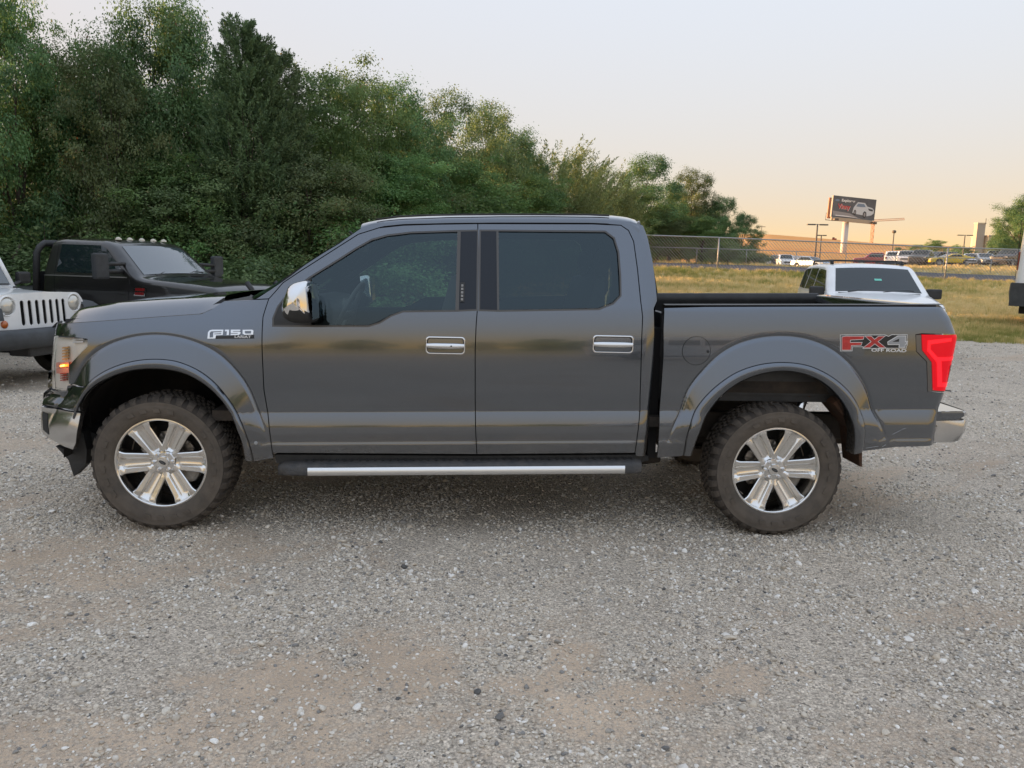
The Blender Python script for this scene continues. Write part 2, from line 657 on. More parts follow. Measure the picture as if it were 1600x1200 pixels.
CREASE_ROWS = [c + .028 for c in [.526, .532, .536, .539, .542, .549, .556, .559, .562, .566, .572, .58, .642, .652, .662, .672, .685, .70, .715, .725, .729, .733, .737, .741, .745, .75, .758, .768]]
def crease_pts(P):
    x0, x1 = P[:, 0].min(), P[:, 0].max()
    xs = np.arange(x0 + .01, x1, .03)
    Q = np.array([(x, c + KR * x) for c in CREASE_ROWS for x in xs])
    return Q[~arch_zone(Q[:, 0], Q[:, 1])]

def arch_pts(k):
    A = ARCH[k]
    out = []
    for s in (.03, .12, .25, .4, .55, .7, .8, .87, .92, .96, 1.0, 1.04, 1.08, 1.13, 1.2, 1.3, 1.42):
        for ph in np.arange(0.0, 3.3, .03):
            r = polar(A, 'g1', ph)
            r = r + s * (polar(A, 'ro', ph) - r)
            out.append((A['c'][0] + r * math.cos(ph), A['c'][1] + r * math.sin(ph)))
    return np.array(out)

def skip_grid(x, z):
    zr = z - KR * x
    m = ((zr > .55) & (zr < .612)) | ((zr > .665) & (zr < .80))
    for A in ARCH.values():
        dx, dz = x - A['c'][0], z - A['c'][1]
        ph = np.arctan2(dz, dx)
        r = np.hypot(dx, dz)
        rg, ro = polar(A, 'g1', ph), polar(A, 'ro', ph)
        s = (r - rg) / np.maximum(ro - rg, .02)
        m |= (s < 1.5) & (ph > -.1) & (ph < 3.3)
    return m

def arch_zone(x, z, lo=.0, hi=1.45):
    m = np.zeros(len(x), bool)
    for A in ARCH.values():
        dx, dz = x - A['c'][0], z - A['c'][1]
        ph = np.arctan2(dz, dx)
        s = (np.hypot(dx, dz) - polar(A, 'g1', ph)) / np.maximum(polar(A, 'ro', ph) - polar(A, 'g1', ph), .02)
        m |= (s < hi) & (ph > .05) & (ph < 3.2)
    return m

def surf_panel(name, outline, mat, parent, holes=(), gap=0.0028, depth=0.022, off=0.0, dx=.03, dz=.022, extra=None, W=None, eps=.0025, step=.02):
    """a body panel: polygon (x,z) laid on the side surface, edges turned inwards"""
    W = W or Wf
    O = offset_poly(resample(outline, step), gap)
    Hs = [offset_poly(resample(h, step), -gap) for h in holes]
    V, Tt, loops = fill(O, Hs, dx, dz, extra, step=10, skip=skip_grid if extra is not None else None, clear=.004)
    x, z = V[:, 0], V[:, 1]
    y = YC - (W(x, z) + off)
    wx = (W(x + eps, z) - W(x - eps, z)) / (2 * eps)
    wz = (W(x, z + eps) - W(x, z - eps)) / (2 * eps)
    N = np.stack([-wx, -np.ones_like(x), -wz], 1)
    N /= np.linalg.norm(N, axis=1)[:, None]
    verts = [(x[i], y[i], z[i]) for i in range(len(x))]
    faces, ln = [], []
    for t in Tt:
        a, b, c = V[t[0]], V[t[1]], V[t[2]]
        if (b[0] - a[0]) * (c[1] - a[1]) - (b[1] - a[1]) * (c[0] - a[0]) < 0:
            t = (t[0], t[2], t[1])
        faces.append(tuple(t))
        ln += [N[t[0]], N[t[1]], N[t[2]]]
    if depth:
        for li, lp in enumerate(loops):
            P = V[lp]
            ccw = area2(P) > 0
            if li > 0:
                ccw = not ccw
            k = len(verts)
            n = len(lp)
            verts += [(x[i], y[i] + .0004, z[i]) for i in lp] + [(x[i], y[i] + depth, z[i]) for i in lp]
            for i in range(n):
                j = (i + 1) % n
                q = (k + i, k + n + i, k + n + j, k + j) if ccw else (k + i, k + j, k + n + j, k + n + i)
                p0, p1 = P[i], P[j]
                d = p1 - p0
                nn = np.array([d[1], 0, -d[0]]) / (np.linalg.norm(d) + 1e-9)
                if not ccw:
                    nn = -nn
                nn = nn + np.array([0, -.2, 0])
                nn /= np.linalg.norm(nn)
                faces.append(q)
                ln += [nn] * 4
    me = bpy.data.meshes.new(name)
    me.from_pydata([tuple(map(float, v)) for v in verts], [], [tuple(int(i) for i in f) for f in faces])
    me.materials.append(mat)
    me.polygons.foreach_set('use_smooth', [True] * len(me.polygons))
    me.normals_split_custom_set([tuple(map(float, q)) for q in ln])
    me.update()
    o = bpy.data.objects.new(name, me)
    link(o, parent)
    return o

def ribbon(path, width, off, mb):
    """dark strip behind a shut line"""
    P = resample(path, .03, closed=False)
    d = np.gradient(P, axis=0)
    d /= np.linalg.norm(d, axis=1)[:, None]
    n = np.stack([-d[:, 1], d[:, 0]], 1)
    rows = []
    for i in range(len(P)):
        a, b = P[i] - n[i] * width, P[i] + n[i] * width
        rows.append([(a[0], YC - float(Wf(a[0], a[1])) + off, a[1]), (b[0], YC - float(Wf(b[0], b[1])) + off, b[1])])
    mb.grid(rows)

# ---- outlines in photo points on the near side
SH_A = [(420, 467), (442, 442), (480, 417), (530, 385), (560, 366), (592, 356), (630, 352), (680, 350.5), (746.5, 349.5)]       # door top, front door
SH_B = [(746.5, 349.5), (747.5, 395), (746, 482.5), (744, 507), (742.5, 545), (742.5, 620), (743, 668), (745, 710)]
SH_R = [(746.5, 349.5), (925, 350), (970, 352), (982, 360), (990, 377), (996, 420), (1001, 470), (1004, 495), (1002.5, 532), (1000, 620), (1000, 640), (996, 680), (992, 708)]
SH_F = [(420, 467), (411, 495), (409.5, 520), (409.5, 545), (411, 580), (412.5, 610), (420, 660), (426, 708)]
hSH_A, hSH_B, hSH_R, hSH_F = H(SH_A), H(SH_B), H(SH_R), H(SH_F)
# front door
front_door_o = np.vstack([hSH_A[:-1], hSH_B, hSH_F[::-1][:-1]])
rear_door_o = np.vstack([hSH_R, hSH_B[::-1][:-1]])
WIN_F = [(425, 511), (425, 497), (433, 478), (446, 461), (483, 432), (530, 403), (555, 387), (580, 373), (605, 366), (642, 361.5), (716, 359), (748.5, 358.5),
         (747, 486), (712, 487.5), (630, 488.5), (612, 495), (594, 506), (576, 511.5)]
WIN_R = [(748.5, 358.5), (778, 358.5), (946, 360), (961, 371), (968, 394), (971, 432), (971.5, 463), (959, 476), (936, 485), (779, 487.5), (747, 486.5)]
hWF, hWR = H(WIN_F), H(WIN_R)
door_f = tpart(surf_panel('front_door', front_door_o, M['paint'], T, holes=[offset_poly(hWF, .004)], extra=crease_pts(front_door_o)))
door_r = tpart(surf_panel('rear_door', rear_door_o, M['paint'], T, holes=[offset_poly(hWR, .004)], extra=crease_pts(rear_door_o)))
# front fender
A = ARCH['f']
SHUT_HOOD = [(98, 505), (140, 502.5), (190, 499), (250, 494.5), (315, 490), (332, 482), (350, 470)]
hHOOD = H(SHUT_HOOD)
g1f = A['g1xy']
nose = H([(136, 603), (107, 600), (108, 570), (136, 541), (136, 530), (110, 526.5), (81, 523), (82, 514), (89, 505)])
fender_o = np.vstack([hHOOD, H([(385, 468.5), (420, 467)]), hSH_F[1:], H([(428, 716), (396, 722)]), A['g1d'](0, 10), nose])
fender = tpart(surf_panel('front_fender', fender_o, M['paint'], T, extra=np.vstack([crease_pts(fender_o), arch_pts('f')])))
# piece under the headlight down to the bumper
corner_o = np.vstack([H([(136, 604), (105, 602), (103, 611), (80, 609), (70, 608), (66, 613), (62, 633), (95, 637.5), (131, 641.5)]), g1f[11:12], g1f[10:11]])
corner = tpart(surf_panel('bumper_cap', corner_o, M['paint'], T, depth=.03))
# bed side
TAIL_TOP = [(1034, 479), (1100, 478), (1250, 477.5), (1400, 477.5), (1463, 477.8), (1478, 479.5)]
bed_up = [(1487, 488), (1495, 516), (1496.5, 522), (1440, 521.5), (1431, 523), (1432, 549), (1448, 565), (1449.5, 611), (1488, 612), (1484, 632), (1482, 638), (1473, 640.5)]
BED_F = [(1033, 481), (1035, 515), (1034, 552), (1029, 640), (1023, 712)]
A = ARCH['r']
g1r = A['g1xy']
hbt = H([(a, b + 1) for a, b in TAIL_TOP])
hbu = np.array([(min(p[0], float(x_tail(p[1])) - .002), p[1]) for p in H(bed_up)])
hbf = H(BED_F)
lowr = H([(1471, 644), (1463, 693), (1400, 699), (1350, 705)])
bed_o = np.vstack([hbt, hbu, lowr, A['g1d'](0, -1), H([(1066, 713)]), hbf[::-1][:-1]])
bed = tpart(surf_panel('bed_side', bed_o, M['paint'], T, W=lambda x, z: Wf(x, z, True, 'bed'), extra=np.vstack([crease_pts(bed_o), arch_pts('r')])))
# cab side: A pillar and rear pillar
APIL = [(398, 468), (420, 454), (455, 430), (480, 411), (505, 395), (530, 380), (548, 367), (565, 355.5), (580, 349)]
apil_o = np.vstack([H(APIL), H([(600, 346), (600, 354)]), hSH_A[5:0:-1], hSH_A[0:1]])
apil = tpart(surf_panel('windshield_pillar', apil_o, M['paint'], T, depth=.05, dx=.02, dz=.02))
CP = [(1005, 352), (1012, 370), (1020, 407), (1025, 445), (1027, 470), (1022, 482), (1022.5, 545), (1021, 620), (1017.5, 640), (1015, 712)]
hCP = np.array([(min(p[0], float(x_cabback(p[1])) + .008), p[1]) for p in H(CP)])
cpil_o = np.vstack([H([(950, 345), (985, 345.5)]), hCP, H([(994, 713)]), hSH_R[::-1][:-2], H([(950, 350.5)])])
cpil = tpart(surf_panel('cab_corner', cpil_o, M['paint'], T, depth=.05, dx=.015, dz=.022, W=lambda x, z: Wf(x, z, True, 'cab'), extra=crease_pts(cpil_o)))
# rocker under the doors
rk = H([(427, 711), (745, 713), (994, 711), (1015, 714), (1015, 722), (430, 726)])
tpart(surf_panel('rocker_panel', rk, M['black_plastic'], T, off=-.02, depth=.05))
mb = MB()
for pth in (hSH_A, hSH_B, hSH_R, hSH_F, hHOOD):
    ribbon(pth, .022, .024, mb)
seal = tpart(mb.build('door_seal', M['seal'], T))
# ---- windows
tr_f = surf_panel('window_trim', hWF, M['trim'], T, holes=[offset_poly(hWF, .011)], gap=0, depth=.012, off=-.001)
tr_f.parent = door_f
tr_r = surf_panel('window_trim', hWR, M['trim'], T, holes=[offset_poly(hWR, .011)], gap=0, depth=.012, off=-.001)
tr_r.parent = door_r
GL_F = H([(487, 434), (530, 406), (555, 390), (580, 376), (605, 369), (642, 365), (715, 362), (712, 484.5), (630, 485.5), (610, 492), (592, 502.5), (575, 508), (487, 508)])
GL_R = H([(778, 361.5), (945, 363.5), (957.5, 374), (964, 395), (966.5, 432), (967.5, 462), (957, 472.5), (935, 481.5), (779, 484.5)])
gf = surf_panel('window_glass', GL_F, M['tint_front'], door_f, gap=0, depth=0, off=-.010)
gr = surf_panel('window_glass', GL_R, M['tint_rear'], door_r, gap=0, depth=0, off=-.010)
sail = surf_panel('sail_panel', H([(427, 509.5), (427, 497), (434.5, 479), (447, 463), (486, 433), (486, 509.5)]), M['black_plastic'], door_f, gap=0, depth=.01, off=-.004)
bp1 = surf_panel('pillar_cover', H([(720, 360), (747, 359.8), (745.7, 485), (717, 486)]), M['black_gloss'], door_f, gap=0, depth=.01, off=-.003)
bp2 = surf_panel('pillar_cover', H([(748.5, 359.8), (776, 360), (777.5, 486), (747.3, 485)]), M['black_gloss'], door_r, gap=0, depth=.01, off=-.003)
st1 = surf_panel('window_post', H([(714.8, 361), (720, 361), (717, 486), (711.5, 486)]), M['trim'], door_f, gap=0, depth=.012, off=.001)
st2 = surf_panel('window_post', H([(775.5, 361), (779, 361), (780, 486), (776.8, 486)]), M['trim'], door_r, gap=0, depth=.012, off=.001)
# keypad on the pillar
kp = surf_panel('keypad', H([(719.5, 441), (726.5, 441), (725.5, 472), (718.5, 472)]), M['black_plastic'], door_f, gap=0, depth=.008, off=.003)
mbk = MB()
for i in range(5):
    p = hit(722.4 - i * .12, 446 + i * 5.4)
    mbk.box((p[0], YC - float(Wf(*p)) - .005, p[1]), (.013, .006, .013))
mbk.build('keypad_button', M['grey_decal'], door_f, bevel=.001)

# ---- door handles
def handle(x0, y0, x1, y1, door, key):
    cen = hit((x0 + x1) / 2, (y0 + y1) / 2)
    yb = YC - float(Wf(*cen))
    hw = (hit(x1, (y0 + y1) / 2)[0] - hit(x0, (y0 + y1) / 2)[0]) / 2
    hh = (hit((x0 + x1) / 2, y0)[1] - hit((x0 + x1) / 2, y1)[1]) / 2
    # bezel ring
    def rrect(w, h, r, n=6):
        out = []
        for q in range(4):
            cx = (w - r) * (1 if q in (0, 3) else -1)
            cz = (h - r) * (1 if q in (0, 1) else -1)
            for k in range(n + 1):
                a = q * math.pi / 2 + k * math.pi / 2 / n
                out.append((cx + r * math.cos(a), cz + r * math.sin(a)))
        return out
    rows = []
    prof = [(0.000, .000), (.0, .006), (.004, .009), (.009, .008), (.012, .003), (.013, -.012)]
    for (ins, out_) in prof:
        ring = rrect(hw - ins, hh - ins, .022 - ins * .6)
        rows.append([(cen[0] + a, yb - out_ + .004, cen[1] + b) for a, b in ring] )
    for r_ in rows:
        r_.append(r_[0])
    MB().grid(rows).build('handle_bezel', M['chrome'], door, smooth_=True)
    # cup
    ring = rrect(hw - .012, hh - .012, .016)
    rows = []
    for s_, d_ in ((1, -.008), (.97, .012), (.85, .026), (.5, .032), (0.02, .033)):
        rr = [(cen[0] + a * s_, yb + d_, cen[1] + b * s_) for a, b in ring]
        rr.append(rr[0])
        rows.append(rr)
    MB().grid(rows).build('handle_cup', M['black_gloss'], door, smooth_=True)
    # bar
    G = []
    n = 18
    for i in range(n + 1):
        t = -1 + 2 * i / n
        xx = cen[0] + t * (hw - .006)
        bow = .030 - .016 * abs(t) ** 3
        e = .0165 * (1 - .25 * abs(t) ** 4)
        ring = []
        for k in range(12):
            a = 2 * math.pi * k / 12
            ring.append((xx, yb - bow - .008 * math.cos(a) + .006, cen[1] - .001 + e * math.sin(a) * (1.0)))
        ring.append(ring[0])
        G.append(ring)
    b = MB().grid(G)
    b.add([G[0][k] for k in range(12)], [tuple(range(12))]).add([G[-1][k] for k in range(12)], [tuple(range(11, -1, -1))])
    b.build('handle_bar', M['chrome'], door, smooth_=True)
    mbs = MB()
    mbs.box((cen[0] - hw * .15, yb + .02, cen[1] + hh * .55), (hw * .85, .02, hh * .38))
    mbs.box((cen[0] - hw * .1, yb + .02, cen[1] - hh * .58), (hw * .75, .02, hh * .38))
    mbs.build('handle_recess', M['black_gloss'], door, bevel=.004)
    if key:
        MB().lathe([(-.002, .0), (-.002, .005), (.004, .005)], n=12, c=(cen[0] + hw * .3, yb - .031, cen[1])).build('key_lock', M['black_plastic'], door)
handle(665, 526, 727, 554, door_f, True)
handle(926, 524, 990, 552, door_r, False)

# ---- fuel door
fc = hit(1088, 548)
fr = 22 / 259.0
cir = np.array([(fc[0] + fr * math.cos(a), fc[1] + fr * math.sin(a)) for a in np.linspace(0, 2 * math.pi, 49)[:-1]])
cir_in = offset_poly(cir, .0024)
fd = surf_panel('fuel_door_gap', cir, M['seal'], bed, holes=[cir_in], gap=0, depth=0, off=.0012)
fd2 = surf_panel('fuel_door', offset_poly(cir, .003), M['paint'], bed, gap=0, depth=0, off=.0022)
kn = hit(1106, 549)
MB().lathe([(-.012, .0), (-.011, .006), (-.004, .009), (.004, .009)], n=14, c=(kn[0], YC - float(Wf(*kn)), kn[1])).build('fuel_door_catch', M['black_plastic'], bed, smooth_=True)

# ---- arch lips, liners
def arch_lip(k, y_in=.10):
    A = ARCH[k]
    lo = -0.72 if k == 'f' else -0.72
    rows = []
    g, r_ = A['g1xy'], A['rixy']
    gs = resample(g, .02, closed=False)
    # match along normalised length
    def param(P, n):
        L = np.r_[0, np.cumsum(np.linalg.norm(np.diff(P, axis=0), axis=1))]
        t = np.linspace(0, L[-1], n)
        return np.stack([np.interp(t, L, P[:, 0]), np.interp(t, L, P[:, 1])], 1)
    n = 72
    a = param(A['g1d'](0, -1), n)
    b = param(A['rid'](0, -1), n)
    for i in range(n):
        w0 = float(Wf(a[i, 0], a[i, 1]))
        w0 = w0 if abs(a[i, 0] + 2.1) < .6 or abs(a[i, 0] - 1.6) < .6 else w0
        row = []
        for u, o in ((-.04, -.012), (0, .000), (.04, .007), (.15, .014), (.35, .019), (.55, .019), (.75, .015), (.9, .008), (1.0, -.004), (1.02, -.02), (1.02, -.10)):
            p = a[i] + (b[i] - a[i]) * u
            row.append((p[0], YC - (w0 + o), p[1]))
        rows.append(row)
    return MB().grid(rows).build('wheel_arch_lip', M['paint_arch'], T, smooth_=True)
M['paint_arch'] = M['paint']
lips = [tpart(arch_lip('f')), tpart(arch_lip('r'))]
def liner(cx, cz, r, k):
    rows = []
    for i in range(29):
        a = .02 + (math.pi - .04) * i / 28
        rr = r
        row = []
        for y in (YC - .93, YC - .62, YC - .40):
            row.append((cx + rr * math.cos(a), y, cz + rr * math.sin(a)))
        row.append((cx + rr * .2 * math.cos(a), YC - .39, cz + rr * .2 * math.sin(a)))
        rows.append(row)
    return MB().grid(rows).build('wheel_liner', M['liner'], T, smooth_=True)
liners = [tpart(liner(FWX, .42, .575, 'f'))]
# rear wheel house: flat inner bed wall, frame, shock
mb = MB()
mb.box((RWX + .06, YC - .70, 1.05), (1.35, .30, .36))
mb.box((RWX - .05, YC - .55, .62), (1.9, .09, .17))
tpart(mb.build('bed_underside', M['underbody'], T, bevel=.02))
mb = MB()
mb.prism([(RWX + .36, .86), (RWX + .52, .70), (RWX + .545, .44), (RWX + .53, .44), (RWX + .49, .66), (RWX + .33, .83)], YC - .93, YC - .70)
tpart(mb.build('mud_guard', M['rust'], T))
mb = MB()
mb.tube([(RWX + .22, YC - .80, .90), (RWX + .13, YC - .78, .55)], .028, 12)
tpart(mb.build('shock_absorber', M['alloy'], T, smooth_=True))
mb = MB()
mb.tube([(RWX + .24, YC - .80, .93), (RWX + .205, YC - .80, .86)], [.05, .038], 10)
mb.box((RWX + .22, YC - .75, .89), (.16, .14, .03))
tpart(mb.build('shock_mount', M['rust'], T))
mb = MB()
mb.lathe([(-.02, .036), (.02, .036)], n=14, axis='z', c=(RWX + .178, YC - .792, .735))
tpart(mb.build('shock_band', pmat('teal_band', (.05, .25, .27), rough=.5), T, smooth_=True))
# leaf spring + axle + chassis
mb = MB()
mb.tube([(RWX, YC - .80, WZ), (RWX, YC + .80, WZ)], .05, 12)
mb.lathe([(-.16, .06), (-.1, .15), (0, .18), (.1, .15), (.16, .06)], n=16, c=(RWX, YC, WZ))
tpart(mb.build('rear_axle', M['underbody'], T, smooth_=True))
mb = MB()
for sgn in (-1, 1):
    mb.box((-.15, YC + sgn * .45, .56), (4.9, .09, .16))
mb.box((-.5, YC, .60), (1.4, .8, .12))
mb.tube([(-1.6, YC + .2, .42), (RWX, YC, .40)], .04, 10)
mb.box((.25, YC - .25, .50), (1.1, .42, .24))
mb.tube([(-.9, YC - .62, .40), (.45, YC - .62, .37), (.95, YC - .60, .40)], [.035, .07, .035], 10)
tpart(mb.build('chassis_frame', M['underbody'], T, bevel=.01))
mb = MB()
mb.box((-.35, YC, .70), (2.9, 1.86, .06))
mb.box((-2.25, YC, .62), (.7, 1.0, .06))
mb.box((-2.0, YC, .9), (1.1, .78, .5))
tpart(mb.build('floor_pan', M['underbody'], T))

# ---- wheels (built round the origin, face towards -y)
def build_wheel():
    m = MB()
    # flange and barrel
    m.lathe([(-.030, .2575), (-.034, .262), (-.033, .2695), (-.026, .2720), (-.016, .2715), (-.006, .266), (.02, .255), (.19, .25), (.20, .262), (.205, .27)], n=96)
    m.lathe([(-.030, .2575), (-.020, .2535), (.0, .249), (.05, .242), (.18, .238)], n=96)
    rim = m.build('wheel', M['alloy'], T, auto=.6)
    def spoke_mesh():
        prof = [(-1.06, .058), (-1.0, .020), (-.95, .004), (-.86, .0), (-.50, .0012), (-.43, .005), (-.30, .0185), (-.12, .021), (0, .0215), (.12, .021), (.30, .0185), (.43, .005), (.50, .0012), (.86, .0), (.95, .004), (1.0, .020), (1.06, .058)]
        rows = []
        for i in range(15):
            t = i / 14
            r = .056 + (.2575 - .056) * t
            hwid = .052 + .018 * t + .030 * max(0, t - .78) ** 1.5 * 6
            face = .006 - .030 * t ** 1.25 + (.006 if t > .96 else 0)
            gd = 1.0 if t > .08 else .35
            gd *= 1.0 if t < .90 else max(0, 1 - (t - .90) * 12)
            row = []
            for (u, dpt) in prof:
                d_ = dpt
                if abs(u) < .46:
                    d_ = dpt * gd
                row.append((hwid * u, face + d_, r))
            rows.append(row)
        return MB().grid(rows)
    s0 = spoke_mesh().build('spoke', M['alloy'], rim, auto=.55)
    for k in range(6):
        s = s0 if k == 0 else s0.copy()
        if k:
            COL.objects.link(s)
            s.parent = rim
        s.rotation_euler = (0, R(-60 * k), 0)
    # hub
    hb = MB().lathe([(.03, .072), (.012, .070), (.004, .063), (.002, .05), (.002, .0)], n=48).build('hub', M['chrome'], rim, auto=.5)
    cap = MB().lathe([(.004, .0365), (-.008, .036), (-.013, .033), (-.0135, .030), (-.0115, .029), (-.0135, .0)], n=40).build('centre_cap', M['alloy'], rim, auto=.5)
    ov = MB()
    ring = [(.0215 * math.cos(a), -.0142, .0095 * math.sin(a)) for a in np.linspace(0, 2 * math.pi, 29)[:-1]]
    ov.add(ring + [(p[0] * 1.0, -.0125, p[2]) for p in ring], [tuple(range(28))] + [(i, (i + 1) % 28, 28 + (i + 1) % 28, 28 + i) for i in range(28)])
    ov.build('cap_emblem', M['black_decal'], rim)
    # script on the oval: two thin light strokes
    sv = MB()
    sv.tube([(-.014, -.0147, -.002), (-.009, -.0147, .003), (-.005, -.0147, -.002), (.0, -.0147, .002), (.005, -.0147, -.002), (.012, -.0147, .003)], .0011, 5)
    sv.build('emblem_script', M['grey_decal'], rim)
    n0 = MB().lathe([(-.022, .0), (-.021, .007), (-.016, .0105), (.0, .0108), (.001, .0135), (.006, .0135)], n=12).build('lug_nut', M['chrome'], rim, auto=.7)
    for k in range(6):
        s = n0 if k == 0 else n0.copy()
        if k:
            COL.objects.link(s)
            s.parent = rim
        a = R(90 - 60 * k)
        s.location = (.0545 * math.cos(a), 0, .0545 * math.sin(a))
    # brake
    br = MB().lathe([(.075, .06), (.075, .17), (.09, .17), (.09, .06)], n=48).build('brake_disc', M['disc'], rim, auto=.5)
    cl = MB()
    rows = []
    for i in range(9):
        a = R(-28 + 56 * i / 8)
        rows.append([(r_ * math.cos(a), y_, r_ * math.sin(a)) for (y_, r_) in ((.05, .115), (.045, .13), (.045, .19), (.055, .205), (.12, .205), (.12, .115), (.05, .115))])
    cl.grid(rows).build('brake_caliper', M['caliper'], rim, auto=.5)
    MB().lathe([(.13, .0), (.13, .236)], n=40).build('backing_plate', M['liner'], rim)
    # tyre
    RT = .403
    prof = [(-.018, .2655), (-.030, .2700), (-.043, .2765), (-.050, .284), (-.054, .292), (-.0565, .296), (-.0575, .301), (-.0620, .312), (-.0655, .330), (-.0660, .345), (-.0630, .352), (-.0648, .356), (-.0625, .365), (-.055, .378), (-.043, .3885), (-.026, .3935), (.0, .395), (.085, .396),
            (.17, .395), (.196, .3935), (.213, .3885), (.225, .378), (.2325, .365), (.236, .345), (.234, .315), (.222, .285), (.20, .266)]
    rt = lambda r_: r_ + (r_ - .266) * .068
    prof = [(a_, rt(b_)) for a_, b_ in prof]
    prof = [(a_, b_ - (.0035 if b_ > rt(.377) else 0)) for a_, b_ in prof]
    i0 = [i for i, q in enumerate(prof) if q[1] > rt(.36)]
    ty = MB().lathe(prof[:i0[0] + 1], n=120).lathe(prof[i0[-1]:], n=120).build('tyre', M['rubber'], rim, smooth_=True)
    MB().lathe(prof[i0[0]:i0[-1] + 1], n=120).build('tread_base', M['tread_groove'], rim, smooth_=True)
    # raised marks round the sidewall
    sw_ = MB()
    for k in range(26):
        if k % 13 in (5, 6, 11, 12):
            continue
        a0_ = 2 * math.pi * (k + .2) / 26
        sw_.add([(rr_ * math.cos(a_), yy_, rr_ * math.sin(a_)) for yy_ in (-.0685, -.060) for (rr_, a_) in ((.312, a0_), (.335, a0_ + .02), (.335, a0_ + .14), (.312, a0_ + .12))], [(0, 1, 2, 3), (0, 4, 5, 1), (1, 5, 6, 2), (2, 6, 7, 3), (3, 7, 4, 0)])
    sw_.build('sidewall_mark', M['rubber'], rim)['kind'] = 'stuff'
    tb = MB()
    NL = 72
    for k in range(NL):
        a0 = 2 * math.pi * k / NL
        # shoulder lugs both sides, alternating length
        for side in (0, 1):
            aa = a0 + (math.pi / NL if side else 0)
            w = 2 * math.pi / NL * .395
            long_ = .012 if k % 2 else 0
            pr = [(-.064, .358 - long_), (-.0575, .377), (-.044, .3915), (-.022, .4000), (.012, .4020), (.012, .394), (-.02, .392), (-.04, .386), (-.055, .372), (-.062, .352 - long_)]
            pr = [(p[0], rt(p[1])) for p in pr]
            if side:
                pr = [(.17 - p[0], p[1]) for p in pr]
            ring = []
            for j, q in enumerate((-w, -w * .9, w * .9, w)):
                sk = .022 * (1 if side == 0 else -1)
                for (y_, r_) in pr:
                    ang = aa + q + (y_ - .085) * .7 * (1 if k % 2 else .4)
                    rr = r_ if 0 < j < 3 else r_ - .003
                    ring.append((rr * math.cos(ang), y_, rr * math.sin(ang)))
            m_ = len(pr)
            Fc = []
            for j in range(3):
                for i in range(m_):
                    i2 = (i + 1) % m_
                    Fc.append((j * m_ + i, j * m_ + i2, (j + 1) * m_ + i2, (j + 1) * m_ + i))
            Fc += [tuple(range(m_)), tuple(range(4 * m_ - 1, 3 * m_ - 1, -1))]
            tb.add(ring, Fc)
        for (yc, sh) in ((.045, .3), (.085, .0), (.125, .6)):
            aa = a0 + sh * 2 * math.pi / NL
            w = 2 * math.pi / NL * .34
            P = []
            for r_ in (rt(.392), rt(.4020)):
                for (dy, dq) in ((-.014, -w), (.014, -w * .4), (.014, w), (-.014, w * .4)):
                    P.append((r_ * math.cos(aa + dq), yc + dy, r_ * math.sin(aa + dq)))
            tb.add(P, [(0, 1, 2, 3), (7, 6, 5, 4), (0, 4, 5, 1), (1, 5, 6, 2), (2, 6, 7, 3), (3, 7, 4, 0)])
    tb.build('tread', M['tread'], rim)['kind'] = 'stuff'
    return rim
M['tread_groove'] = pmat('tread_groove', (.045, .038, .032), rough=.95)
M['disc'] = pmat('brake_steel', (.30, .27, .24), rough=.4, metal=.8, var=.3, vscale=20)
M['caliper'] = pmat('caliper_metal', (.22, .20, .18), rough=.6, metal=.4, col2=(.33, .30, .26), vscale=15)
wh0 = build_wheel()
WY = YC - .923
for i, (wx, near, spin) in enumerate(((FWX, True, 28), (RWX, True, 27), (FWX, False, 20), (RWX, False, 10))):
    w = wh0 if i == 0 else copy_tree(wh0, T)
    w.parent = T
    yy = WY if near else 2 * YC - WY
    w.location = Vector((wx, yy, WZ)) - Vector((-0.25, YC, 0))
    w.rotation_euler = (0, R(spin), 0 if near else math.pi)

# ---- running board
mb = MB()
ra, rb = atT(432, 742, 4.50), atT(1003, 738, 4.50)
def rbz(x):
    return ra[2] + (rb[2] - ra[2]) * (x - ra[0]) / (rb[0] - ra[0])
rows = []
for i, t in enumerate((0, .012, .03, .06, .5, .96, .985, 1.0)):
    x = ra[0] + (rb[0] - ra[0]) * t
    tip = {0: .35, 1: .7, 2: .9}.get(i, 1.0) if i < 3 else (.75 if i == 7 else 1.0)
    zc = rbz(x) + .004
    ring = []
    for (dy, dz) in ((.0, -.014), (-.012 * tip, -.004), (-.010 * tip, .036), (.004, .052), (.02, .060), (.15, .085), (.15, .0), (.06, -.016)):
        ring.append((x, 4.508 + dy + (1 - tip) * .04, zc + dz * (0.6 + .4 * tip)))
    ring.append(ring[0])
    rows.append(ring)
b = MB().grid(rows)
b.add(rows[0][:-1], [tuple(range(8))]).add(rows[-1][:-1], [tuple(range(7, -1, -1))])
M['step'] = pmat('step_plastic', (.035, .037, .04), rough=.5, col2=(.075, .07, .065), vscale=14, bump=.5, bscale=120)
rboard = tpart(b.build('running_board', M['step'], T, auto=.7))
xa, xb = atT(481, 740, 4.5)[0], atT(976, 738, 4.5)[0]
rows = []
for x in np.linspace(xa, xb, 12):
    z = rbz(x) + .004
    rows.append([(x, 4.506, z - .013), (x, 4.4925, z - .009), (x, 4.4900, z + .010), (x, 4.4925, z + .034), (x, 4.507, z + .041)])
MB().grid(rows).build('step_strip', pmat('brushed_strip', (.8, .8, .79), rough=.28, metal=.85), rboard, smooth_=True)
# tread ribs on the step
mb = MB()
for x in np.arange(ra[0] + .14, rb[0] - .05, .045):
    z = rbz(x)
    mb.box((x, 4.59, z + .082), (.012, .11, .006), Matrix.Rotation(.5, 3, 'Z') @ Matrix.Rotation(R(10), 3, 'X'))
mb.build('step_rib', M['black_plastic'], rboard)
for x in (-1.2, -.2, .55):
    MB().box((x, 4.78, .47), (.06, .34, .05)).build('step_bracket', M['underbody'], rboard)

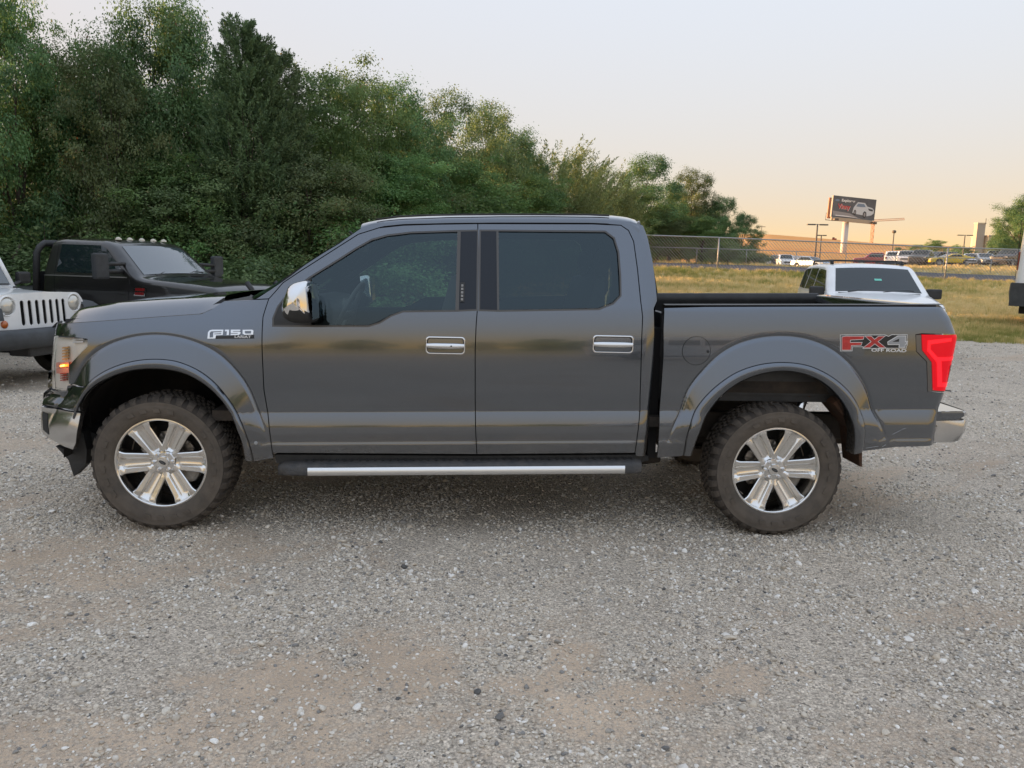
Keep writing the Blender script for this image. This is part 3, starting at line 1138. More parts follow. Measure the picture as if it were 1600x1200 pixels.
# ---- hood
def hood():
    n, m = 40, 41
    rows = []
    ex = np.array([p[0] for p in hHOOD[:6]])
    ez = np.array([p[1] for p in hHOOD[:6]])
    crest = np.array([atT(a_, b_, 4.86) for a_, b_ in ((92, 502), (97, 499), (127, 482), (190, 472.5), (265, 467.5), (315, 465), (352, 462.5))])
    for i in range(n):
        u = i / (n - 1)
        row = []
        for j in range(m):
            v = -1 + 2 * j / (m - 1)
            av = abs(v)
            xf = -2.68 - .17 * (1 - av ** 2.2)
            xc = hHOOD[-1][0] - .06 * (1 - av ** 2) - .012
            if av > .97:
                pass
            x = xf + (xc - xf) * u ** 1.15
            zed = np.interp(x, list(ex) + [hHOOD[-1][0]], list(ez) + [ez[-1] + .015])
            we = float(Wf(max(x, -2.615), zed, False)) - .004
            if x < -2.615:
                we = we - (-2.615 - x) * .5
            y = v * we
            front = smooth(-2.535 - .17 * (1 - av ** 2.2), xf, x)
            zc_ = max(zed + .012, float(np.interp(x, crest[:, 0], crest[:, 2])))
            z = zed + (zc_ - zed) * (1.0 if av < .74 else 1 - ((av - .74) / .26) ** 2) + .012 * (1 - av * av) * (1 - float(front)) - .03 * float(front) ** 2
            if av > .995:
                z = zed
            row.append((x, YC - y, z))
        rows.append(row)
    mb = MB().grid(rows)
    # turned down edges
    for side in (0, -1):
        mb.grid([[rows[i][side], (rows[i][side][0], rows[i][side][1], rows[i][side][2] - .03)] for i in range(n)])
    mb.grid([[rows[0][j], (rows[0][j][0] + .03, rows[0][j][1], rows[0][j][2] - .05)] for j in range(m)])
    return mb.build('hood', M['paint'], T, smooth_=True)
tpart(hood())
# ---- windscreen
pil = H([(392, 469), (420, 453.5), (455, 429.5), (480, 410.5), (505, 394.5), (530, 379.5), (548, 366.5), (567, 354.5)])
rows = []
for i, p in enumerate(pil):
    w = float(Wf(p[0], p[1], False)) - .012
    bow = .15 - .07 * i / (len(pil) - 1)
    row = []
    for v in np.linspace(-1, 1, 21):
        row.append((p[0] + .004 - bow * (1 - v * v), YC - v * w, p[1] + .012 * (1 - v * v)))
    rows.append(row)
tpart(MB().grid(rows).build('windshield', M['glass'], T, smooth_=True))
# cowl panel between hood and windscreen
rows = []
for v in np.linspace(-1, 1, 25):
    x0_ = hHOOD[-1][0] - .06 * (1 - v * v) - .02
    x1_ = pil[0][0] - .15 * (1 - v * v) + .02
    z0_, z1_ = atT(352, 463.5, 4.86)[2] - .022, pil[0][1] + .008
    z0_ = z0_ if abs(v) < .85 else z0_ - .03
    wv = v * (float(Wf(pil[0][0], pil[0][1], False)) - .02)
    rows.append([(x0_ - .05, YC - wv, z0_ - .01), (x0_ + (x1_ - x0_) * .5, YC - wv, (z0_ + z1_) / 2), (x1_, YC - wv, z1_)])
tpart(MB().grid(rows).build('cowl', M['black_plastic'], T, smooth_=True))
# wipers
mb = MB()
for (y0, y1, x0, x1) in ((YC - .62, YC - .05, -1.62, -1.60), (YC + .05, YC + .62, -1.63, -1.60)):
    mb.tube([(x0 - .10, y0, 1.335), (x0 - .12, (y0 + y1) / 2, 1.352), (x1 - .14, y1, 1.365)], .008, 6)
    mb.tube([(x0 - .08, y0, 1.32), (x0 - .125, (y0 * .4 + y1 * .6), 1.375)], .009, 6)
tpart(mb.build('windshield_wiper', M['black_plastic'], T))
# ---- roof
ROOF = [(563, 352.5), (592, 345), (630, 340.2), (705, 336.7), (780, 335.4), (850, 335.2), (925, 336.2), (962, 339.5), (992, 343.5), (1004, 351)]
RS = [(563, 364.0), (592, 355.2), (630, 351.2), (705, 349.4), (780, 348.8), (850, 348.9), (925, 349.2), (970, 351.2), (986, 356), (998, 366)]
top = [atT(a, b, 5.25) for a, b in ROOF]
rows = []
rx = np.linspace(H([RS[0]])[0][0], H([RS[-1]])[0][0], 40)
rs = H(RS)
for x in rx:
    zs = np.interp(x, rs[:, 0], rs[:, 1]) + .004
    ws = float(Wf(x, zs, False)) - .002
    tx = [p[0] * (5.25 - .0) / 5.25 for p in top]
    zt = np.interp(x, [p[0] - (p[0] * .0) for p in top], [p[2] for p in top])
    row = []
    for j in range(33):
        q = math.pi * j / 32
        c, s_ = math.cos(q), math.sin(q)
        yy = math.copysign(abs(c) ** .62, c) * ws
        zz = zs + (zt - zs) * abs(s_) ** .75
        row.append((x, YC - yy, zz))
    rows.append(row)
front = [(p[0] - .0, p[1], p[2]) for p in rows[0]]
bk = rows[-1]
rows.append([(bk[0][0] + .05, YC + (p[1] - YC) * .97, p[2] - .05) for p in bk])
rr_ = tpart(MB().grid(rows).build('roof', M['paint'], T, smooth_=True))
mb = MB()
mb.tube([(rx[k], YC - (float(Wf(rx[k], np.interp(rx[k], rs[:, 0], rs[:, 1]), False))) * .93, np.interp(rx[k], rs[:, 0], rs[:, 1]) + .055) for k in range(2, 38, 3)], .006, 6)
drip = tpart(mb.build('roof_molding', M['black_plastic'], T, smooth_=True))
# ---- back of the cab
mb = MB()
rows = []
for z in np.linspace(.62, 1.90, 16):
    xb_ = float(x_cabback(z)) - .012
    w = float(Wf(xb_ - .09, z, False)) - .05
    rows.append([(xb_ + .03 * (1 - v * v), YC - v * w, z) for v in np.linspace(-1, 1, 15)])
tpart(mb.grid(rows).build('cab_back', M['paint'], T, smooth_=True))
mb = MB()
rows = []
for z in np.linspace(1.46, 1.80, 8):
    xb_ = float(x_cabback(z)) - .006
    rows.append([(xb_ + .034 * (1 - (v * .8) ** 2), YC - v * (.60 - .12 * (z - 1.46)), z) for v in np.linspace(-1, 1, 11)])
tpart(mb.grid(rows).build('rear_window', M['black_gloss'], T, smooth_=True))
# headliner so the cabin is dark above
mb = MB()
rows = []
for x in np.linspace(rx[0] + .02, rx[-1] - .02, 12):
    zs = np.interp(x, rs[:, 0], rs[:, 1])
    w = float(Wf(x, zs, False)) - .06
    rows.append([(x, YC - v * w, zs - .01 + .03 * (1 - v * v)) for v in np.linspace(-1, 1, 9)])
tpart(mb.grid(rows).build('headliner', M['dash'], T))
# inner door skins
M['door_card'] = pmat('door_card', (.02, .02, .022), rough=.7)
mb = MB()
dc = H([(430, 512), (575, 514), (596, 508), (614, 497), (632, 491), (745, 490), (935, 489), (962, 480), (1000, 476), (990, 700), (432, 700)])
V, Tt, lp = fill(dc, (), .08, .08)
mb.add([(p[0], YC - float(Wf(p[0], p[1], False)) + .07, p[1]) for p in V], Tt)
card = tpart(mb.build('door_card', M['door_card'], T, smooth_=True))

# ---- interior
def seat(x, y, w=.52, bench=False):
    mb = MB()
    rows = []
    for v in np.linspace(-1, 1, 9):
        r_ = []
        b = .035 * v * v
        for (dx, dz) in ((-.30, .26), (-.33, .34), (-.25, .37), (0, .345), (.22, .34), (.27, .45), (.34, .70), (.40, .92), (.45, .93), (.44, .70), (.36, .35), (.3, .22)):
            r_.append((x + dx - (b if dz > .45 else 0), y + v * w / 2 * (1 - .12 * max(0, dz - .5)), .62 + dz + (b if dz < .45 else 0)))
        rows.append(r_)
    mb.grid(rows)
    mb.add(rows[0], [tuple(range(12))]).add(rows[-1], [tuple(range(11, -1, -1))])
    s = tpart(mb.build('seat', M['seat'], T, smooth_=True))
    for k in ((0,) if not bench else (-.45, .45)):
        h = MB()
        G = []
        for i in range(7):
            t = -1 + 2 * i / 6
            e = (1 - abs(t) ** 4) ** .25 if abs(t) < 1 else .35
            G.append([(x + .425 + .045 * math.cos(a) * e, y + k + .125 * t, 1.65 + .085 * math.sin(a) * e) for a in np.linspace(0, 2 * math.pi, 15)])
        h.grid(G)
        h.tube([(x + .42, y + k - .05, 1.5), (x + .42, y + k - .05, 1.62)], .008, 6).tube([(x + .42, y + k + .05, 1.5), (x + .42, y + k + .05, 1.62)], .008, 6)
        h.build('headrest', M['seat'], s, smooth_=True)
seat(-.78, YC - .42)
seat(-.78, YC + .42)
seat(.12, YC, 1.4, True)
mb = MB()
rows = []
for v in np.linspace(-1, 1, 13):
    rows.append([(-1.68, YC + v * .80, 1.33), (-1.40, YC + v * .80, 1.375), (-1.28, YC + v * .78, 1.36), (-1.22, YC + v * .78, 1.25), (-1.30, YC + v * .78, .90)])
tpart(mb.grid(rows).build('dashboard', M['dash'], T, smooth_=True))
mb = MB()
sw = Vector((-1.08, YC - .42, 1.31))
tl = Matrix.Rotation(R(-62), 3, 'Y')
ring = [sw + tl @ Vector((.185 * math.cos(a), .185 * math.sin(a), 0)) for a in np.linspace(0, 2 * math.pi, 33)]
mb.tube(ring, .015, 8, cap=False)
for a in (0.2, math.pi - .2, -math.pi / 2):
    mb.tube([sw + tl @ Vector((0, 0, -.03)), sw + tl @ Vector((.18 * math.cos(a + math.pi / 2), .18 * math.sin(a + math.pi / 2), 0))], .018, 6)
mb.lathe([(-.04, .0), (-.035, .07), (.0, .065), (.03, .03)], n=16, axis='x', c=tuple(sw))
tpart(mb.build('steering_wheel', M['seat'], T, smooth_=True))
mb = MB()
mb.box((-1.05, YC + .02, 1.72), (.03, .24, .075))
mb.tube([(-1.08, YC + .02, 1.76), (-1.15, YC + .02, 1.82)], .01, 6)
tpart(mb.build('interior_mirror', M['black_plastic'], T, bevel=.01))

# ---- door mirror
def dmirror():
    out = [(446, 460), (452, 447), (464, 440.5), (480, 440), (485.5, 455), (489, 485), (489, 503), (463, 505.5), (446, 499), (440.5, 487), (442, 472)]
    P = np.array([atT(a, b, 4.36)[[0, 2]] for a, b in out])
    Pc = P.mean(0)
    def smoothloop(P, n=48):
        # closed Catmull-Rom
        res = []
        m = len(P)
        for i in range(m):
            p0, p1, p2, p3 = P[i - 1], P[i], P[(i + 1) % m], P[(i + 2) % m]
            for t in np.linspace(0, 1, n // m + 1)[:-1]:
                res.append(.5 * ((2 * p1) + (-p0 + p2) * t + (2 * p0 - 5 * p1 + 4 * p2 - p3) * t * t + (-p0 + 3 * p1 - 3 * p2 + p3) * t ** 3))
        return np.array(res)
    L = smoothloop(P)
    zs_ = atT(465, 486, 4.36)[1 + 1]
    upper, lower = MB(), MB()
    rows = []
    for (s_, dy) in ((.02, -.085), (.35, -.082), (.62, -.070), (.82, -.05), (.95, -.02), (1.0, .02), (1.0, .09), (.96, .135), (.8, .15), (.02, .155)):
        rows.append([(Pc[0] + (p[0] - Pc[0]) * s_, 4.36 + dy, Pc[1] + (p[1] - Pc[1]) * s_) for p in L] )
    for r_ in rows:
        r_.append(r_[0])
    full = MB().grid(rows)
    V = np.array(full.v)
    fu, fl = [], []
    for f in full.f:
        (fu if V[list(f)][:, 2].mean() > zs_ else fl).append(f)
    base = MB()
    base.v, base.f = list(full.v), fl
    # arm to the door
    base.tube([(Pc[0] + .04, 4.44, Pc[1] - .075), (Pc[0] + .03, 4.56, Pc[1] - .085), (Pc[0] + .05, 4.66, Pc[1] - .09)], [.035, .04, .05], 10)
    b = base.build('door_mirror', M['black_plastic'], T, smooth_=True)
    tpart(b)
    c = MB()
    c.v, c.f = list(full.v), fu
    c.build('mirror_cap', M['chrome'], b, smooth_=True)
    g = MB()
    g.add([(Pc[0] + .098, 4.30, Pc[1] - .09), (Pc[0] + .098, 4.48, Pc[1] - .09), (Pc[0] + .092, 4.48, Pc[1] + .10), (Pc[0] + .092, 4.32, Pc[1] + .10)], [(0, 1, 2, 3)])
    g.build('mirror_glass', M['chrome'], b)
    sg = MB()
    sp = atT(462, 495, 4.36)
    return b
dm = dmirror()

# ---- headlight
HL = H([(81, 526), (110, 528.5), (134.5, 532), (135, 540.5), (106.5, 570), (105.5, 600), (103.5, 609.5), (82, 607), (79, 570)])
M['hl_house'] = pmat('lamp_housing', (.88, .86, .80), rough=.4, metal=.0)
hl_in = surf_panel('headlight', HL, M['hl_house'], T, gap=0, depth=.0, off=-.035, dx=.02, dz=.02)
tpart(hl_in)
surf_panel('lens', HL, M['lens'], hl_in, gap=0, depth=.03, off=.0015, dx=.02, dz=.02)
def lamp_bars(y0, y1, n, x0, x1, mat, name, off=-.012, th=.5):
    mb = MB()
    for i in range(n):
        yy = y0 + (y1 - y0) * i / max(1, n - 1)
        hgt = (y1 - y0) / max(1, n - 1) * th if n > 1 else th
        P = H([(x0, yy), (x1, yy - 1), (x1, yy + hgt - 1), (x0, yy + hgt)])
        Wq = [YC - float(Wf(p[0], p[1], False)) - off for p in P]
        mb.add([(p[0], w, p[1]) for p, w in zip(P, Wq)] + [(p[0], w + .02, p[1]) for p, w in zip(P, Wq)], [(0, 1, 2, 3), (0, 4, 5, 1), (3, 2, 6, 7), (1, 5, 6, 2), (0, 3, 7, 4)])
    return mb.build(name, mat, hl_in)
M['amber_dim'] = pmat('amber_reflector', (.82, .52, .24), rough=.3, metal=.2)
M['amber_lit'] = pmat('amber_lit', (.9, .25, .03), rough=.3, emit=(1.0, .30, .03), estr=.30)
M['amber_hot'] = pmat('amber_hot', (1, .6, .1), rough=.3, emit=(1.0, .62, .12), estr=.8)
M['red_lens'] = pmat('red_reflector', (.45, .05, .03), rough=.3)
M['lamp_red'] = pmat('lamp_red_dim', (.80, .42, .36), rough=.25)
lamp_bars(543, 561, 5, 95, 104, M['amber_dim'], 'reflector_bar')
lamp_bars(567, 576, 2, 86, 106, M['lamp_red'], 'side_marker', th=.9)
lamp_bars(570, 572, 2, 93, 105, M['amber_lit'], 'marker_lamp', off=-.004, th=.9)
lamp_bars(571, 572, 2, 94, 100, M['amber_hot'], 'marker_bulb', off=.001, th=1.0)
lamp_bars(584, 594, 4, 92, 102, M['red_lens'], 'reflector_bar')
lamp_bars(530, 534, 2, 112, 128, M['white_decal'], 'light_bar', th=.6)
# ---- grille
mb = MB()
def xfront(v, z):
    return -2.81 - .09 * (1 - v * v) + .02 * (1.2 - z)
rows = []
for v in np.linspace(-1, 1, 21):
    rows.append([(xfront(v, z) + .06 + .03 * abs(v) ** 6, YC - v * .62, z) for z in np.linspace(.80, 1.15, 6)])
gri = tpart(mb.grid(rows).build('grille', M['black_plastic'], T, smooth_=True))
for z in (.86, .93, 1.00, 1.07):
    rows = []
    for v in np.linspace(-1, 1, 21):
        x = xfront(v, z) + .02 + .05 * abs(v) ** 6
        rows.append([(x + .03, YC - v * .63, z + .012), (x, YC - v * .63, z + .010), (x - .004, YC - v * .63, z), (x, YC - v * .63, z - .010), (x + .03, YC - v * .63, z - .012)])
    MB().grid(rows).build('grille_bar', M['black_plastic'], gri, smooth_=True)
for (z, h) in ((.905, .03), (1.025, .03)):
    rows = []
    for v in np.linspace(-1, 1, 25):
        x = xfront(v, z) - .02 + .05 * abs(v) ** 6
        rows.append([(x + .05, YC - v * .69, z + h), (x, YC - v * .69, z + h * .8), (x - .006, YC - v * .69, z), (x, YC - v * .69, z - h * .8), (x + .05, YC - v * .69, z - h)])
    g_ = MB().grid(rows)
    g_.add(rows[0], [(0, 1, 2, 3, 4)]).add(rows[-1], [(4, 3, 2, 1, 0)])
    g_.build('grille_chrome_bar', M['chrome'], gri, smooth_=True)
mb = MB()
emb = [(xfront(0, .97) - .035, YC + .13 * math.cos(a), .965 + .055 * math.sin(a)) for a in np.linspace(0, 2 * math.pi, 33)[:-1]]
mb.add(emb + [(p[0] + .03, p[1], p[2]) for p in emb], [tuple(range(32))] + [(i, (i + 1) % 32, 32 + (i + 1) % 32, 32 + i) for i in range(32)])
mb.build('front_emblem', pmat('emblem_blue', (.02, .05, .16), rough=.15, coat=1), gri)
# front panel behind lamps and grille
rows = []
for v in np.linspace(-1, 1, 25):
    av = abs(v)
    rows.append([(xfront(v, z) + .10 + .16 * av ** 5, YC - v * .86, z) for z in np.linspace(.60, 1.17, 6)])
tpart(MB().grid(rows).build('front_panel', M['black_plastic'], T, smooth_=True))
# ---- front bumper (chrome), lower valance
BU = H([(61.5, 636), (95, 639.5), (131, 643.5), (127, 665), (121, 690), (115, 702), (95, 694), (78, 684), (66, 678), (62, 668)])
fb = surf_panel('front_bumper', BU, M['satin'], T, gap=0, depth=.05, off=.006, dx=.02, dz=.02)
tpart(fb)
FOG = H([(66, 643), (75.5, 646), (77.5, 679), (68, 671)])
surf_panel('fog_light_recess', FOG, M['black_plastic'], fb, gap=0, depth=.0, off=.0085, dx=.02, dz=.02)
rows = []
for v in np.linspace(-.82, .82, 21):
    x = -2.94 + .11 * abs(v / .82) ** 3
    rows.append([(x + .06, YC - v, .815), (x + .005, YC - v, .80), (x - .01, YC - v, .72), (x, YC - v, .62), (x + .06, YC - v, .56)])
bmid = tpart(MB().grid(rows).build('bumper_centre', M['chrome'], T, smooth_=True))
rows = []
for v in np.linspace(-.80, .80, 21):
    x = -2.93 + .12 * abs(v / .8) ** 3
    rows.append([(x + .04, YC - v, .93), (x + .01, YC - v, .92), (x, YC - v, .83), (x + .03, YC - v, .80)])
tpart(MB().grid(rows).build('bumper_top', M['paint'], T, smooth_=True))
mbv = MB()
mbv.prism([tuple(atT(a_, b_, 4.75)[[0, 2]]) for a_, b_ in ((94, 694), (116, 703), (124, 680), (136, 672), (142, 700), (141, 722), (122, 741), (114, 716))], 4.70, 4.78)
mbv.prism([(-2.64, .47), (-2.54, .44), (-2.52, .47), (-2.58, .54), (-2.67, .58), (-2.74, .57)], 4.785, 2 * YC - 4.785)
tpart(mbv.build('air_dam', M['black_plastic'], T))
# ---- tail light
TLp = H([(1440, 523), (1499.5, 523), (1501, 560), (1497, 600), (1489, 609.5), (1457.5, 609.5), (1456, 566), (1441, 547)])
TLp = np.array([(min(p[0], float(x_tail(p[1])) + .006), p[1]) for p in TLp])
BZ = H([(1431.5, 523.5), (1440.5, 523), (1441, 547), (1456, 566), (1457.5, 609.7), (1487, 610), (1486, 612), (1450, 611.5), (1448.8, 565), (1432.5, 549)])
bz = surf_panel('taillight_bezel', BZ, pmat('smoky_bezel', (.16, .15, .14), rough=.25, metal=.5), T, gap=0, depth=.02, off=-.002, dx=.02, dz=.02)
tpart(bz)
M['tail_lit'] = pmat('taillight_lit', (.50, .004, .012), rough=.2, emit=(1.0, .012, .022), estr=.075, spec=.15)
M['tail_glow'] = pmat('taillight_glow', (.6, .006, .014), rough=.15, emit=(1.0, .02, .03), estr=.20, spec=.15)
M['tail_dark'] = pmat('taillight_dark', (.16, .012, .02), rough=.2, spec=.4)
tl_ = surf_panel('taillight', TLp, M['tail_lit'], T, gap=0, depth=.02, off=.004, dx=.012, dz=.012)
tpart(tl_)
CC = H([(1449, 532), (1486, 528), (1486, 533), (1453, 538), (1453, 546), (1464, 558), (1494, 556), (1494, 561), (1470, 564), (1471, 598), (1494, 596), (1491, 603), (1464, 604), (1463, 566), (1448, 548)])
CC = np.array([(min(p[0], float(x_tail(p[1])) + .004), p[1]) for p in CC])
surf_panel('light_guide', CC, M['tail_glow'], tl_, gap=0, depth=.003, off=.0062, dx=.02, dz=.02)
RV = H([(1484, 571), (1499, 569), (1496.5, 595), (1482, 597)])
RV = np.array([(min(p[0], float(x_tail(p[1])) + .004), p[1]) for p in RV])
surf_panel('reverse_lens', RV, M['tail_dark'], tl_, gap=0, depth=.003, off=.0065, dx=.02, dz=.02)
# ---- rear bumper
mbu = MB()
ba, bb_ = atT(1474, 644, 4.60), atT(1504, 644, 4.66)
zt_, zm_, zb_ = atT(1490, 643, 4.6)[2], atT(1490, 657, 4.6)[2], atT(1480, 691, 4.6)[2]
X0, X1 = 2.535, 2.785
def rb_rows(z0, z1, ins=0.0):
    rows = []
    for (x, y) in [(X0, 4.585), (X0 + .05, 4.585), (X1 - .05, 4.60), (X1 - .015, 4.635), (X1, 4.70), (X1 + .02, 5.0), (X1 + .025, YC), (X1 + .02, 2 * YC - 5.0), (X1, 2 * YC - 4.70), (X1 - .015, 2 * YC - 4.635), (X1 - .05, 2 * YC - 4.60), (X0 + .05, 2 * YC - 4.585), (X0, 2 * YC - 4.585)]:
        xo = x - ins * (1 if x > X0 + .06 else 0)
        rows.append([(xo - .012, y, z1), (xo, y, z1 - .008), (xo + .002, y, (z0 + z1) / 2), (xo - .025, y, z0 + .01), (xo - .05, y, z0)])
    return rows
rbm = tpart(MB().grid(rb_rows(zb_, zm_)).build('rear_bumper', M['satin'], T, smooth_=True))
tb_ = MB().grid(rb_rows(zm_, zt_, .004))
tb_.add([(X0 - .05, 4.60, zt_ - .002), (X1 - .03, 4.63, zt_ - .002), (X1, YC, zt_ - .002), (X1 - .03, 2 * YC - 4.63, zt_ - .002), (X0 - .05, 2 * YC - 4.60, zt_ - .002)], [(0, 1, 2, 3, 4)])
tb_.build('bumper_step', M['paint'], rbm, smooth_=False)
MBf = MB().box((.835, YC, .86), (.05, 1.72, .80)).build('gap_dark_block', M['seal'], T)  # black block added so the open gap between cab and bed stays dark
tpart(MBf)
# ---- bed inside, tailgate, far wall
mb = MB()
xfr, xre = .855, 2.52
zt = lambda x: 1.401 + .021 * (x - .842)
rows = []
for x in np.linspace(xfr, 2.545, 20):
    w = float(Wf(x, zt(x) - .05, False)) - .035
    rows.append([(x, YC - w - .012, zt(x) + .001), (x, YC - w + .05, zt(x) + .006), (x, YC - w + .075, zt(x) - .002), (x, YC - w + .08, zt(x) - .06), (x, YC - w + .05, zt(x) - .09), (x, YC - w + .08, .86)])
railo = tpart(MB().grid(rows).build('bed_rail', M['black_plastic'], T, smooth_=True))
mb.box(((xfr + xre) / 2, YC, .84), (xre - xfr, 1.66, .04))
mb.box((xfr + .02, YC, 1.10), (.04, 1.70, .50))
tpart(mb.build('bed_floor', M['black_plastic'], T))
mb = MB()
G = []
for v in np.linspace(-1, 1, 21):
    G.append([(x_ - .08, YC - v * .80, z_) for x_, z_ in ((2.60, .84), (2.59, 1.41), (2.60, 1.428), (2.66, 1.432), (2.685, 1.415), (2.675, 1.34), (2.70, 1.26), (2.68, .92), (2.66, .80))])
gm = MB().grid(G)
gm.add(G[0], [tuple(range(9))]).add(G[-1], [tuple(range(8, -1, -1))])
tg = tpart(gm.build('tailgate', M['paint'], T, auto=.6))
MB().box((2.62, YC, 1.20), (.02, .26, .07)).build('tailgate_handle', M['black_plastic'], tg, bevel=.008)
# frame-side scuffs on the lower bed side (chips of bare metal)
for (x0, y0, x1, y1) in ((1394, 679, 1408, 672), (1409, 671, 1415, 669), (1352, 700, 1372, 697), (1378, 698, 1384, 695)):
    P = resample(H([(x0, y0), (x1, y1)]), .01, closed=False)
    MB().tube([(p[0], YC - float(Wf(p[0], p[1])) - .0004, p[1]) for p in P], .0013, 4).build('scratch', M['grey_decal'], bed)
sp = hit(400, 692)
MB().lathe([(-.006, .0), (-.006, .008), (-.002, .011), (.004, .011)], n=14, c=(sp[0], YC - float(Wf(*sp)), sp[1])).build('plastic_rivet', M['grey_decal'], fender)

# ---- badges
def decal(pts, mat, parent, off, name, depth=.001, lift=.0):
    P = H(pts) if not isinstance(pts, np.ndarray) else pts
    return surf_panel(name, P, mat, parent, gap=0, depth=depth, off=off, dx=.05, dz=.05, W=lambda x, z: Wf(x, z, False), step=.05)
def badge_stroke(polys, mat, parent, off, depth, name):
    for p in polys:
        decal(p, mat, parent, off, name, depth)
# F-150 LARIAT (photo points), chrome outlines on a dark bar
decal([(338, 525), (397, 523.4), (397, 529), (336, 529.3)], M['black_plastic'], fender, .003, 'badge_base', .003)
F_ = [(324.5, 529), (325.5, 519), (328, 516), (332, 515), (349.5, 515), (348.5, 523.3), (338, 523.8), (337, 528.7)]
hF = H(F_)
surf_panel('badge_letter', hF, M['chrome'], fender, holes=[H([(328, 527.3), (328.2, 520), (330.5, 517.6), (347, 517.3), (346.5, 518.8), (333.8, 519.3), (333.4, 527)]), H([(335, 521.2), (346.3, 520.4), (346, 522), (335.5, 522.3)])], gap=0, depth=.005, off=.005, dx=.05, dz=.05, step=.05)
for poly in ([(352, 515), (358.5, 515), (358, 523.4), (354.5, 523.6), (355, 517.4), (352, 517.6)],
             [(361, 515), (376, 515), (375.9, 517), (364.5, 517.2), (364.3, 518.2), (374.5, 518), (376.6, 519.5), (375.5, 522), (373, 523.2), (360.6, 523.6), (360.9, 521.5), (371.5, 521.2), (372.3, 520.2), (361, 520.5)]):
    decal(poly, M['chrome'], fender, .005, 'badge_letter', .005)
surf_panel('badge_letter', H([(379.5, 515.2), (394.5, 515), (396.5, 516.5), (396, 522.6), (382.5, 523), (379.5, 521)]), M['chrome'], fender, holes=[H([(383, 517.2), (392.8, 517), (392.5, 521), (384.5, 521.2), (383, 520)])], gap=0, depth=.005, off=.005, dx=.05, dz=.05, step=.05)

def text_mesh(body, bold=0.0):
    cu = bpy.data.curves.new('txt', 'FONT')
    cu.body = body
    cu.size = 1.0
    cu.offset = bold
    ob = bpy.data.objects.new('txt', cu)
    COL.objects.link(ob)
    dg = bpy.context.evaluated_depsgraph_get()
    me = bpy.data.meshes.new_from_object(ob.evaluated_get(dg))
    bpy.data.objects.remove(ob)
    V = np.array([tuple(v.co) for v in me.vertices])
    Fc = [tuple(p.vertices) for p in me.polygons]
    bpy.data.meshes.remove(me)
    return V, Fc

def text_on_side(body, x0, y0, x1, y1, mat, parent, off, name, bold=.02, slant=0.0):
    """lettering laid on the body between two photo points (baseline left, cap right)"""
    V, Fc = text_mesh(body, bold)
    V[:, 0] += V[:, 1] * slant
    mn, mx_ = V.min(0), V.max(0)
    a, b = np.array(hit(x0, y0)), np.array(hit(x1, y1))
    u = (V[:, :2] - mn[:2]) / (mx_[:2] - mn[:2])
    x = a[0] + (b[0] - a[0]) * u[:, 0]
    z = a[1] + (b[1] - a[1]) * u[:, 1]
    y = YC - (Wf(x, z, False) + off)
    return mesh_obj(name, np.stack([x, y, z], 1), Fc, mat, parent, smooth_=False)
text_on_side('LARIAT', 367, 527.8, 392.5, 524.3, M['white_decal'], fender, .0045, 'badge_text')
# FX4 OFF ROAD decal
def Z7(pts):
    return [(1300 + a / 4.2875, 460 + b / 4.2875) for a, b in pts]
L_F = Z7([(66, 285), (92, 280), (214, 280), (208, 300), (122, 305), (120, 322), (200, 322), (194, 340), (128, 342), (126, 372), (66, 372)])
L_X = Z7([(222, 280), (262, 280), (284, 302), (312, 280), (354, 280), (306, 316), (358, 356), (318, 356), (286, 330), (252, 356), (210, 356), (262, 316)])
L_4 = Z7([(440, 278), (494, 278), (490, 316), (500, 316), (498, 334), (490, 334), (488, 354), (448, 354), (449, 336), (374, 336), (372, 318)])
outer = Z7([(54, 270), (215, 268), (218, 270), (352, 269), (378, 279), (398, 268), (506, 268), (502, 310), (508, 312), (506, 342), (500, 346), (499, 362), (362, 362), (205, 364), (206, 352), (138, 352), (136, 380), (54, 381)])
decal(outer, M['white_decal'], bed, .0006, 'decal_outline', 0)
decal(np.asarray(offset_poly(H(outer), .0032)), M['black_decal'], bed, .0012, 'decal_ground', 0)
for L, m_ in ((L_F, 'red_decal'), (L_X, 'red_decal')):
    decal(np.asarray(offset_poly(H(L), -.0022)), M['white_decal'], bed, .0016, 'decal_edge', 0)
    decal(np.asarray(offset_poly(H(L), .0006)), M[m_], bed, .0022, 'decal_letter', 0)
h4 = H(L_4)
hole4 = H(Z7([(402, 317), (449, 296), (447, 317)]))
surf_panel('decal_edge', np.asarray(offset_poly(h4, -.0018)), M['white_decal'], bed, gap=0, depth=0, off=.0016, dx=.05, dz=.05, step=.05)
surf_panel('decal_letter', np.asarray(offset_poly(h4, .002)), M['grey_decal'], bed, gap=0, depth=0, off=.0022, dx=.05, dz=.05, step=.05)
surf_panel('decal_counter', np.asarray(hole4), M['black_decal'], bed, gap=0, depth=0, off=.0028, dx=.05, dz=.05, step=.05)
text_on_side('OFF ROAD', 1361, 549.3, 1416, 545.4, M['white_decal'], bed, .0022, 'decal_text')

# ---- far side of the body
for o_ in (door_f, door_r, fender, corner, bed, apil, cpil, seal, lips[0], lips[1], liners[0], card, dm, hl_in, fb, bz, tl_, railo, rboard, drip):
    mirror(o_)
# ================================================================== terrain
def horizon_y(px):
    return 600 - FPX * math.tan(PITCH) + (px - 800) * math.tan(ROLL)

EDGE = 18.6
